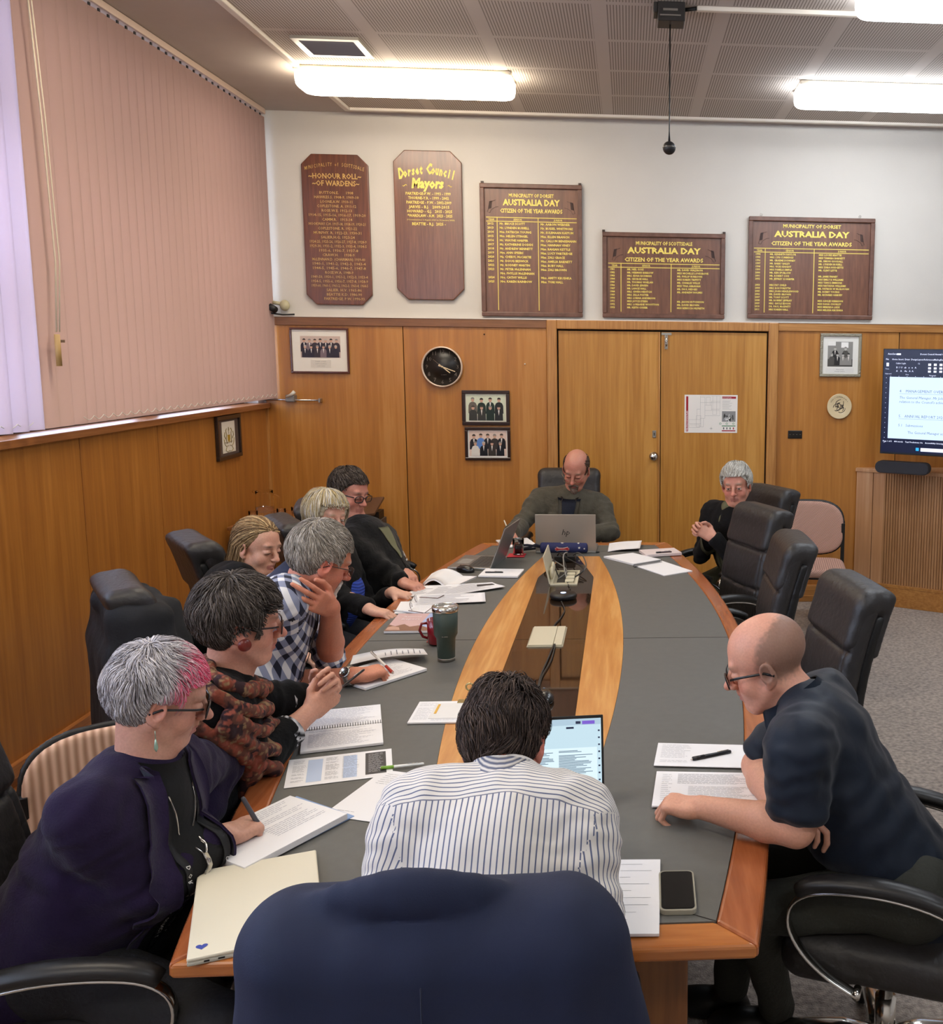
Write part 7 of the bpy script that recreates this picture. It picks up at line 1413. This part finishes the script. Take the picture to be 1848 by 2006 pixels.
# patterned speaker case
c = onz(1105, 1086); c[1] += .04; th = thing('cylinder_bag', 'navy cylinder case with Australian flag stars and cross before the far laptop', 'case', c); NV = plain('flag_navy', '2a2f5c', .7, bump=.2, bscale=200); r = .036; z = TZ+r
a, b_ = c+_v((-.135, 0, r)), c+_v((.135, -.0, r)); part('case_body', M().tube([a+_v((-.006, 0, 0)), a, a+_v((.006, 0, 0)), b_-_v((.006, 0, 0)), b_, b_+_v((.005, 0, 0))], [.024, .033, r, r, .033, .024], 24), NV, th)
def star(p, R_, rr_, n=7): return [(R_*math.sin(PI*k/n) if k % 2 == 0 else rr_*math.sin(PI*k/n), R_*math.cos(PI*k/n) if k % 2 == 0 else rr_*math.cos(PI*k/n)) for k in range(2*n)]
def wrap(P, cx_, ang, off=.0006): return [c+_v((cx_+u, -math.cos(ang+v/r)*(r+off), r+math.sin(ang+v/r)*(r+off))) for u, v in P]
m = M()
for cx_, an, s_ in ((-.01, 1.05, .012), (.085, .9, .008), (.09, .05, .008), (.118, 1.2, .007), (.12, -.1, .006)): m.add(wrap(star(0, s_, s_*.5), cx_, an), [tuple(range(14))])
part('white_stars', m, plain('flag_white', 'ded8cc', .7), th); m = M()
for ang in (.0, PI/2, .62, -.62, PI/2+.0): pass
for k, (dx, dy_) in enumerate(((1, 0), (0, 1), (.85, .42), (.85, -.42))):
    for wd, cc, of in ((.0065, 'e2dcd2', .0010), (.0035, 'b0262e', .0014)):
        L_ = .042 if dx else .02; P = [(-dx*L_-dy_*wd, -dy_*L_*.45+dx*wd), (-dx*L_+dy_*wd, -dy_*L_*.45-dx*wd), (dx*L_+dy_*wd, dy_*L_*.45-dx*wd), (dx*L_-dy_*wd, dy_*L_*.45+dx*wd)]; m.add(wrap(P, -.01, -.15, of), [(0, 1, 2, 3)], col=cc)
part('flag_cross', m, painted('print', .6), th); part('strap', M().tube([b_, b_+_v((.03, -.01, -.028)), b_+_v((.06, -.01, -.031)), b_+_v((.07, 0, -.031)), b_+_v((.05, .012, -.031)), b_+_v((.0, .012, -.02))], .004, 8), BLACKP, th)
m = M()
for s_ in (0, 1): m.tube([a+_v((.01, -.01*s_, .0)), a+_v((-.03, -.03, .012+.01*s_)), a+_v((-.08, -.025, .018-.02*s_)), a+_v((-.13, -.0, .012-.028*s_)), a+_v((-.10, .03, -.02)), a+_v((-.02, .02, -.01))], .007, 8)
tag(part('cloth_strap', m, plain('strap_navy', '1b1d2e', .8)), 'dark loose strap bundle beside the navy flag case', 'strap')
# water glass on red coaster
sheet('coaster', 'red square coaster under the glass of water', 'coaster', ((993, 1092), (1032, 1092)), .10, .10, t=.003, mat=plain('coaster_red2', 'b8303a', .6))
GLS = plain('clear_glass', 'ffffff', .01, trans=1, ior=1.12)
def glass(label, c, r=.034, h_=.095, fillz=.055, name='drinking_glass', liquid='1a1412'):
    th = thing(name, label, 'glass', c); part('tumbler_wall', M().lathe([(r*.9, 0), (r, h_), (r-.002, h_), (r*.9-.003, .010), (.0005, .010)], c, 32), GLS, th)
    if liquid: part('liquid', M().lathe([(r*.9-.0035, .0105), (r*.95-.0035, fillz), (.0005, fillz)], c, 28), plain('liquid_'+liquid, liquid, .05, trans=.3 if liquid[0] < '9' else .95, ior=1.33), th)
    return th
glass('short glass of dark drink on the red coaster at the far end', onz(1015, 1089)+_v((0, .02, .0035)))
sheet('notepad', 'white notepad under the writing hand of the man in the work jacket', 'notepad', ((989, 1074), (1044, 1070)), .20, .24, t=.008, hand_=True, blocks=((.1, .9, .3, .9, dict(dy=.02)),), seed=31)
tp = onz(1003, 1056, TZ+.012); pen('pale pen held by the man in the work jacket', tuple(tp), tuple(tp+_v((-.05, .03, .115))), 'dcd2bc', cap_='c9c0aa')
# black hub with tangled cables
c = onz(1098, 1100); c[1] += .03; th = thing('docking_hub', 'black hub box under a tangle of cables beyond the open socket box', 'hub', c); part('case', M().bb(c+_v((-.085, -.05, 0)), c+_v((.085, .05, .035))), BLACKP, th, bevel=.004)
part('indicator', M().box(c+_v((-.05, -.0505, .018)), (.02, .001, .004)), WHITEP, th)
rr = random.Random(9)
for k, (lab, col) in enumerate((('grey cable looping from the hub into the open socket box', '6a6864'), ('black cable curled over the hub box', '1b1b1b'), ('black cable drooping right of the open socket box', '1c1c1c'), ('pale grey cable rising between hub and socket box', '8b8984'), ('black cable crossing the open socket box', '151515'), ('grey cable on the left side of the hub', '55534f'))):
    p = c+_v((-.08+.03*k, -.02, .03)); q = _v((-.33+(k-2.5)*.02, 5.05+.03*(k % 3), TZ-.03)); P = [p, p+_v((rr.uniform(-.05, .08), -.06, .035)), p+_v((rr.uniform(-.06, .10), -.14, .03+.02*rr.random())), q+_v((rr.uniform(-.04, .1), .05, .07)), q+_v((0, 0, .03)), q]
    P = np.array(P); u = np.linspace(0, 5, 30); C_ = np.stack([np.interp(u, range(6), P[:, a]) for a in range(3)], 1)
    for _ in range(6): C_[1:-1] = (C_[:-2]+C_[1:-1]*2+C_[2:])/4
    tag(part('cable', M().tube(C_, .0035, 8), plain('cable_'+col, col, .5)), lab, 'cable')
# puck speaker and its cable
c = onz(1104, 1172); th = thing('speaker_puck', 'round black conference speaker with a blue-white light on the glass', 'speaker', c); part('body', M().lathe([(.055, 0), (.064, .006), (.066, .018), (.060, .026), (.02, .027), (.001, .027)], c, 40), BLACKP, th); part('light_ring', M().lathe([(.012, .027), (.014, .029), (.001, .029)], c, 24), plain('puck_light', 'cfe0ff', .3, emis='cfe0ff', estr=.6), th)
def cable(lab, P, r=.003, col='2a2826', n=40):
    P = np.array(P); u = np.linspace(0, len(P)-1, n); C_ = np.stack([np.interp(u, range(len(P)), P[:, a]) for a in range(3)], 1)
    for _ in range(8): C_[1:-1] = (C_[:-2]+C_[1:-1]*2+C_[2:])/4
    return tag(part('cable', M().tube(C_, r, 8), plain('cable_'+col, col, .5)), lab, 'cable')
cable('thin cable from the puck speaker to the closed power box', [onz(*p, TZ+.004) for p in ((1100, 1178), (1108, 1195), (1098, 1212), (1088, 1222), (1084, 1229))]); cable('thin cable from the puck speaker to the open socket box', [onz(*p, TZ+.004) for p in ((1112, 1160), (1118, 1152), (1112, 1143), (1113, 1132))])
cable('paired cables running from the closed power box towards the near laptop', [onz(*p, TZ+.006) for p in ((1086, 1262), (1083, 1268), (1072, 1295), (1058, 1325), (1052, 1360), (1050, 1400), (1060, 1440))], .0032); cable('second of the cables from the closed power box to the near laptop', [onz(*p, TZ+.006) for p in ((1088, 1262), (1086, 1272), (1080, 1296), (1062, 1322), (1055, 1350), (1054, 1400), (1065, 1440))], .0028)
# laptop read by the man seen from behind
b_ = onz(1186, 1586); a = b_+_v((-.355, -.03, 0)); th = thing('open_laptop', 'open laptop with a bright document on its screen facing the man in the striped shirt', 'laptop', (a+b_)/2); Xs = unit(b_-a); Ys = _v((-Xs[1], Xs[0], 0)); w_ = .355
part('base', slab(M(), a-Ys*.235, Xs, Ys, w_, .235, .013), SILV, th, bevel=.003); keyboard(a-Ys*.235+_v((0, 0, .013)), Xs, Ys, w_, .235, th)
dl = unit(Ys*.30+_v((0, 0, 1))); nl = unit(np.cross(Xs, dl)); c = a+Xs*w_/2+_v((0, 0, .013)); L = .232; Rm = np.stack([Xs, -nl, dl], 1)
part('lid', M().box(c+dl*L/2, (w_, .006, L), Rm), BLACKP, th, bevel=.002); fz = c+nl*.0035; scr = M(); scr.add([fz+Xs*u+dl*v for u, v in ((-w_/2+.006, .012), (w_/2-.006, .012), (w_/2-.006, L-.008), (-w_/2+.006, L-.008))], [(0, 1, 2, 3)])
def emat(name, col, st): return plain(name, '000000', .3, emis=col, estr=st)
SC = part('screen', scr, emat('screen_glow_pale', 'c2dce8', .50), th)
m = M(); D = lambda u, v, z_=.0006: fz+nl*z_+Xs*u+dl*v
def rect(m, u0, u1, v0, v1, z_=.0006): m.add([D(u0, v0, z_), D(u1, v0, z_), D(u1, v1, z_), D(u0, v1, z_)], [(0, 1, 2, 3)])
rect(m, -.171, .171, .208, .2235); part('title_bar', m, emat('screen_bar', 'b5cfe0', .45), SC); m = M(); rect(m, -.15, .160, .04, .150); part('page', m, emat('screen_page', 'd2e6f0', .55), SC); m = M(); rr = random.Random(2)
for col in range(3):
    v = .142
    while v > .045:
        L_ = .04+.05*rr.random(); rect(m, -.14+col*.1, -.14+col*.1+min(L_, .088), v, v+.0017, .0009); v -= .0031 if rr.random() > .1 else .008
part('page_text', m, emat('screen_text', '7d98ac', .30), SC); m = M(); rect(m, .105, .118, .211, .218, .001); rect(m, .08, .10, .199, .204, .001); part('button', m, emat('screen_dark', '30385a', .3), SC); m = M(); rect(m, .122, .155, .2095, .2185, .001); part('button', m, emat('screen_violet', '7a5cc8', .5), SC)
m = M()
for k in range(9): rect(m, .163, .168, .19-k*.018, .194-k*.018, .001)
part('side_icons', m, emat('screen_dark', '30385a', .3), SC)
# sheets, pen and phone at the near right
sheet('document', 'stack of printed sheets with a pen on it left of the phone', 'document', ((1175, 1836), (1292, 1835)), None, .297, t=.007, blocks=((.25, .85, .08, .92, dict(dy=.028, words=False, rag=.7, th=.0009)),), seed=40)
pen('blue and black pen on the sheets left of the phone', (1221, 1790), (1209, 1730), '7ba6c8', z=TZ+.013, cap_='1c1c20', r=.005)
c = onz(1327, 1752); th = thing('smartphone', 'black smartphone in a clear case near the right corner of the table', 'phone', c); Rp = RZ(-1); sh = M()
rr4 = lambda w_, h_, r_: [(sx*(w_/2-r_)+r_*math.cos(a0+q*PI/12), sy*(h_/2-r_)+r_*math.sin(a0+q*PI/12)) for sx, sy, a0 in ((1, 1, 0), (-1, 1, PI/2), (-1, -1, PI), (1, -1, 1.5*PI)) for q in range(7)]
part('case', M().prism(rr4(.080, .163, .014), 0, .0115, Rp, c), plain('clear_case', 'd6d0bc', .15, trans=.5, ior=1.3), th, bevel=.0015); part('phone_body', M().prism(rr4(.072, .153, .011), .003, .012, Rp, c), plain('phone_edge', '1a1a1a', .3, metal=.5), th); part('phone_screen', M().prism(rr4(.068, .148, .009), .012, .0124, Rp, c), plain('phone_glass', '1c1d1d', .08), th)
# papers of the polo man
sheet('document', 'printed sheets with a black pen on them before the bald man', 'document', ((1281, 1501), (1475, 1506)), .30, .165, t=.003, blocks=((.05, .36, .1, .9, dict(dy=.01)),), seed=50)
sheet('document', 'dense printed sheets under the bald man\'s forearms', 'document', ((1277, 1582), (1494, 1586)), .31, .215, t=.005, blocks=((.06, .16, .12, .9, dict(dy=.012)), (.2, .92, .62, .92, dict(dy=.006)), (.3, .95, .08, .55, dict(dy=.008))), seed=51)
pen('black pen with silver trim lying on the far sheets of the bald man', (1353, 1488), (1432, 1472), '15151a', z=TZ+.010, r=.0062, cap_='1c1c20')
# pens held
tp = onz(520, 1592, TZ+.022); pen('grey pen held by the woman with the pink fringe', tuple(onz(516, 1632, TZ+.020)), tuple(at(475, 1562, 2.30)), '4d4d55', r=.0055, cap_='3a3a40')
tp = onz(772, 1320, TZ+.012); pen('white and red pen held by the man in the checked shirt', tuple(tp), tuple(at(727, 1277, 3.66)), 'd8d4cc', cap_='b03020', r=.005)
h2 = (G2_['J'][0][2]+G2_['J'][1][2])/2; pen('dark pen held between the clasped hands of the scarf woman', tuple(h2+_v((.05, .02, .02))), tuple(h2+_v((.13, .09, .075))), '2a2020', r=.0038, cap_='3a2a2a')
# far right things
curl('document', 'blank white sheet with a curled edge at the far end of the table', 'document', ((1191, 1080), (1254, 1079), (1258, 1064), (1194, 1064)), 5, amp=.03, blocks=((.3, .31, .5, .51, .1),))
sheet('notebook', 'closed pale notebook with a dark pen on the far right table edge', 'notebook', ((1266, 1092), (1331, 1088)), .22, .15, t=.016, mat=plain('notebook_pink', 'd8c8c4', .6)); pen('dark pen on the pale closed notebook', (1284, 1083), (1316, 1081), '3a2026', z=TZ+.022, r=.006, cap_='1c1c20')
# ---------------------------------------------------------------- furniture and things round the room
# corner cabinet with tambour front, set diagonally
CAB = wood('cabinet_veneer', 'a87a54', 'c49a74', 'b6875f', scale=(14, 14, .6), fine=60, rough=.4, coat=.1); a0 = _v((1.765, 7.40, 0)); dv = unit(_v((.86, -.52, 0))); nb = _v((-dv[1], dv[0], 0)); Rc = np.stack([dv, nb, [0, 0, 1.]], 1); W_ = 1.9; cab = thing('tambour_cabinet', 'diagonal corner cabinet with a slatted tambour front under the television', 'cabinet', a0+dv*W_/2)
def cb_(u0, u1, v0, v1, z0, z1): return M().box(a0+dv*(u0+u1)/2+nb*(v0+v1)/2+_v((0, 0, (z0+z1)/2)), (abs(u1-u0), abs(v1-v0), z1-z0), Rc)
part('body', cb_(0, W_, .012, .45, .15, 1.03), CAB, cab); part('top', cb_(-.01, W_+.01, -.012, .46, 1.03, 1.058), CAB, cab, bevel=.003); part('stile', cb_(0, .13, -.004, .012, .17, 1.03), CAB, cab, bevel=.002); part('stile', cb_(.135, .22, -.002, .012, .17, 1.03), CAB, cab, bevel=.002); part('plinth', cb_(-.0, W_, -.012, .40, 0, .15), W_TRIM, cab, bevel=.003); part('bottom_rail', cb_(-.005, W_, -.016, .012, .15, .172), W_TRIM, cab, bevel=.002)
m = M(); TB = wood('tambour_brown', '94683f', 'b88a60', scale=(30, 30, .7), fine=80, rough=.6)
for k in range(80): u = .225+k*.0205; m.prism([(-.0095, 0), (.0095, 0), (.007, -.007), (-.007, -.007)][::-1], .172, 1.03, Rc, a0+dv*u+nb*.004)
part('tambour', m, TB, cab)
# television
tv0 = at(1722, 683, 7.02); tv1 = at(1724, 888, 7.02); dt = unit(_v((.86, -.52, 0))); nt_ = _v((-dt[1], dt[0], 0)); Hh = tv0[2]-tv1[2]; Wt = Hh*1.74; Rt = np.stack([dt, nt_, [0, 0, 1.]], 1); tv = thing('television', 'wall-sized television showing a word processor page at the right edge', 'television', tv1+dt*Wt/2)
def tvb(u0, u1, z0, z1, d0, d1): return M().box(tv1+dt*(u0+u1)/2+nt_*(d0+d1)/2+_v((0, 0, (z0+z1)/2)), (u1-u0, abs(d1-d0), z1-z0), Rt)
part('housing', tvb(0, Wt, 0, Hh, 0, .05), BLACKP, tv, bevel=.003); sc = part('screen', tvb(.008, Wt-.008, .014, Hh-.006, -.001, 0), emat('tv_navy', '141c48', .25), tv)
def tvr(m, u0, u1, z0, z1, e=.0016): m.add([tv1+dt*u+_v((0, 0, z))-nt_*e for u, z in ((u0, z0), (u1, z0), (u1, z1), (u0, z1))], [(0, 1, 2, 3)])
m = M(); tvr(m, .055, Wt-.02, .115, Hh-.20); part('page', m, emat('tv_page', 'bcd2f4', .72), sc)
m = M(); tx = lambda s_, u, z, sz, **k: put_text(m, s_, tv1+dt*u+_v((0, 0, z))-nt_*.0024, dt, Z1, sz, **k)
tx('4    MANAGEMENT OVERVIEW', .13, Hh-.31, .028, align='LEFT'); tx('The General Manager, Mr John Marik, reported in', .13, Hh-.355, .026, align='LEFT', shear=.15); tx('relation to the Council\'s achievements for the year', .13, Hh-.385, .026, align='LEFT', shear=.15); tx('5.   ANNUAL REPORT 2024/25', .13, Hh-.49, .028, align='LEFT'); tx('5.1   Submissions', .13, Hh-.555, .026, align='LEFT'); tx('The General Manager advised', .20, Hh-.605, .026, align='LEFT')
for z in (Hh-.32, Hh-.50): tvr(m, .13, Wt-.15, z, z+.0015, .0022)
part('page_text', m, emat('tv_text', '6e7fa8', .35), sc); m = M()
tx('AutoSave', .035, Hh-.042, .017, align='LEFT', off=.01); tx('Dorset Council Annual General Meeting', .27, Hh-.042, .016, align='LEFT', off=.01)
for k, s_ in enumerate(('File', 'Home', 'Insert', 'Draw', 'Design', 'Layout', 'References', 'Mailings', 'Review', 'View')): tx(s_, .022+k*.046+(.025 if k > 6 else 0), Hh-.08, .016, align='LEFT', off=.008)
tx('Calibri Light', .095, Hh-.108, .015, align='LEFT'); tx('12', .255, Hh-.108, .015, align='LEFT'); tx('B  I  U   ab   x   x   A', .10, Hh-.138, .017, align='LEFT', off=.01); tx('A    A    Aa   A  A', .10, Hh-.163, .017, align='LEFT', off=.01); tx('Paste', .022, Hh-.147, .012, align='LEFT'); tx('Clipboard', .018, Hh-.182, .012, align='LEFT'); tx('Font', .17, Hh-.186, .012, align='LEFT'); tx('Paragraph', .34, Hh-.19, .012, align='LEFT')
for k in range(5): tvr(m, .33+k*.04, .35+k*.04, Hh-.118, Hh-.102); tvr(m, .33+k*.04, .35+k*.04, Hh-.142, Hh-.128); tvr(m, .33+k*.04, .35+k*.04, Hh-.165, Hh-.151)
for k in range(14): tvr(m, .028, .032, Hh-.21-k*.036, Hh-.206-k*.036); tvr(m, .06+k*.06, .063+k*.06, Hh-.197, Hh-.193)
tx('Page 1 of 5    400 words    Text Predictions: On    Accessibility: Investigate', .02, .088, .015, align='LEFT', off=.008); tvr(m, .30, .60, .030, .055); tvr(m, .027, .045, Hh-.125, Hh-.10); tvr(m, .10, .13, Hh-.044, Hh-.032)
part('toolbar_text', m, emat('tv_white', 'd6dcf4', .8), sc); m = M(); tvr(m, .265, .287, .033, .055); part('start_icon', m, emat('tv_cyan', '2fa4e8', .7), sc)
# sound bar
c = at(1770, 900, 7.0); c[2] = 1.062+.045; sb = thing('sound_bar', 'long rounded dark grey sound bar on the cabinet below the television', 'speaker', c-_v((0, 0, .045))); m = M(); ss = []
for a in list(np.linspace(-PI/2, PI/2, 9))+list(np.linspace(PI/2, 1.5*PI, 9)): ss.append((math.cos(a)*.04+(.16 if math.cos(a) >= -1e-9 and len(ss) < 9 else -.16), math.sin(a)*.044))
part('body', M().prism(ss, -.045, .045, np.stack([dt, [0, 0, 1.], -nt_], 1), c), plain('speaker_cloth', '34353c', .85, bump=.5, bscale=500), sb, bevel=.008, bs=3)
# side table in the corner with jug and glasses
st = thing('side_table', 'small wooden side table in the far left corner carrying the water jug', 'table', (-2.35, 6.85, 0)); part('top', M().bb((-2.62, 6.50, .74), (-2.02, 7.20, .765)), W_BASE, st, bevel=.004)
for x in (-2.58, -2.06):
    for y in (6.54, 7.16): part('leg', M().bb((x-.02, y-.02, 0), (x+.02, y+.02, .74)), W_BASE, st)
jc = _v((-2.50, 6.85, .7655)); jg = thing('water_jug', 'glass water jug standing half full in the far left corner', 'jug', jc); part('jug_wall', M().lathe([(.055, 0), (.062, .006), (.060, .12), (.056, .17), (.058, .19), (.055, .19), (.053, .17), (.056, .12), (.057, .012), (.001, .010)], jc, 32), GLS, jg); part('water', M().lathe([(.0565, .0125), (.0555, .075), (.0005, .075)], jc, 28), plain('water', 'ffffff', .02, trans=1, ior=1.33), jg)
part('spout', M().tube([jc+_v((-.05, 0, .175)), jc+_v((-.078, 0, .188))], [.014, .006], 8), GLS, jg); part('jug_handle', M().tube([jc+_v((.055, 0, .17)), jc+_v((.095, 0, .15)), jc+_v((.09, 0, .07)), jc+_v((.058, 0, .05))], .006, 8), GLS, jg)
for dx, dy_, gl_ in ((.13, -.06, 'small drinking glass directly right of the water jug'), (.20, .02, 'middle drinking glass of the row right of the water jug'), (.29, -.05, 'drinking glass farthest right of the water jug'), (-.02, -.16, 'small drinking glass in front of the water jug')): g = glass(gl_, jc+_v((dx, dy_, 0)), .030, .075, 0, liquid=None); g['group'] = 'drinking glasses on the corner table'
# lectern
lc = at(722, 1000, 7.0); th = thing('lectern', 'low dark lectern with a tilted brown top behind the man in the black fleece', 'lectern', (lc[0], 7.0, 0)); part('top_board', M().box((lc[0]-.07, 7.0, lc[2]+.02), (.30, .30, .018), rot('X', .25)@rot('Y', -.10)), plain('lectern_brown', '5a3f2c', .4), th, bevel=.003); part('neck', M().bb((lc[0]-.10, 6.93, lc[2]-.06), (lc[0]+.09, 7.07, lc[2]-.0)), plain('lectern_black', '17120f', .4), th); part('column', M().bb((lc[0]-.12, 6.9, .03), (lc[0]+.10, 7.1, lc[2]-.06)), plain('lectern_grey', '4a4038', .6), th); part('foot', M().bb((lc[0]-.2, 6.82, 0), (lc[0]+.18, 7.18, .03)), plain('lectern_black', '17120f', .4), th)
# wall socket behind the white-haired man
tag(part('wall_socket', M().bb((.80, YB-.028, .30), (.90, YB-.02, .37)), WHITEP, bevel=.003), 'white wall socket low on the panelling behind the white-haired man', 'socket')
# ---------------------------------------------------------------- clothes on chairs
jc = _v((-.272, 1.315, 0)); s = S(); X_ = _v((1, 0, 0))
s.cap(jc+[-.185, 0, 1.112], jc+[.185, 0, 1.105], .070, None, .04); s.box(jc+[0, .0, .85], (.240, .098, .30), None, .06, .05); s.cap(jc+[-.21, .01, 1.08], jc+[-.255, .02, .70], .065, .075, .04); s.cap(jc+[.21, .0, 1.07], jc+[.295, -.02, .68], .062, .072, .03)
s.cap(jc+[-.20, -.02, .75], jc+[-.22, .0, .45], .10, .11, .05); s.cap(jc+[.2, -.02, .75], jc+[.22, .0, .45], .10, .11, .05); s.box(jc+[0, -.01, .60], (.27, .09, .20), None, .06, .05)
s.chain([jc+_v((-.035+.12*u, -.015-.03*(1-u*u), 1.165+.030*(1-u*u))) for u in np.linspace(-1, 1, 9)], [.022]*9, k=.012, sc=((0, 0, 1), 1.3))
s.chain([jc+_v((-.035+.135*u, -.075-.030*(1-u*u), 1.160-.004*(1-u*u))) for u in np.linspace(-1, 1, 9)], [.0035]*9, k=.004, op='-')
J_ = thing('suit_jacket', 'navy suit jacket hung over the chair back in the front of the picture', 'jacket', (jc[0], jc[1], .5))
sdf_part('jacket_body', s, .007, jc+[-.5, -.3, .3], jc+[.5, .3, 1.3], plain('navy_suit', '0f1833', .8, bump=.12, bscale=500, var=.05, vscale=30), J_, wr=lambda P, nn: noise3(P*_v((7, 7, 3)))*.010+noise3(P*_v((22, 22, 8)))*.003)
part('back_seam', M().tube([jc+[-.0, -.112, z] for z in (1.10, .9, .5)], .0012, 5), plain('navy_seam', '10172a', .8), J_)
# black coat on the scarf woman's chair
ch = [o for o in bpy.data.objects if o.get('label', '').startswith('black leather chair draped')][0]; Rk = np.array(ch.rotation_euler.to_matrix()); co = _v(ch.location); T_ = lambda x, y, z: co+Rk@_v((x, y, z)); s = S(); Bk = Rk
s.box(T_(0, -.33, .88), (.235, .10, .16), Rk, .05, .05); s.box(T_(0, -.34, .60), (.27, .12, .30), Rk, .06, .06); s.cap(T_(-.20, -.36, .98), T_(-.31, -.33, .38), .065, .10, .05); s.cap(T_(.20, -.35, .98), T_(.30, -.28, .45), .065, .09, .05); s.cap(T_(.05, -.22, .98), T_(.20, -.20, .70), .045, .06, .03); s.chain([T_(-.15, -.38, 1.02), T_(0, -.42, 1.03), T_(.15, -.38, 1.02)], [.03]*3, k=.02)
K_ = thing('black_coat', 'black coat hanging over the chair back behind the scarf woman', 'coat', (co[0], co[1], .4)); sdf_part('coat_body', s, .010, co+[-.6, -.6, .2], co+[.6, .6, 1.2], plain('coat_black', '121317', .85, bump=.2, bscale=60), K_, wr=lambda P, nn: noise3(P*_v((9, 9, 4)))*.014+noise3(P*_v((26, 26, 9)))*.004)
# ---------------------------------------------------------------- groups of repeats
GR_ = {'executive_chair': 'black leather meeting chairs round the table', 'visitor_chair': 'ribbed visitor chairs along the walls', 'honour_board': 'boards lettered in gold on the back wall', 'group_portrait': 'framed group portraits on the panelling', 'document': 'papers lying on the table', 'pen': 'pens on the table', 'notepad': 'notepads on the table', 'person': 'people seated at the table', 'computer_mouse': 'computer mice on the table', 'open_laptop': 'open laptops on the table', 'coaster': 'red coasters on the table', 'cable': 'cables on the glass of the table', 'power_box': 'socket boxes in the table glass', 'spiral_notebook': 'spiral notebooks on the table', 'vertical_blind': 'vertical blinds on the left wall'}
for o in scene.objects:
    if o.parent is None and o.get('category') and not o.get('group'):
        g = GR_.get(o.name.split('.')[0])
        if g: o['group'] = g
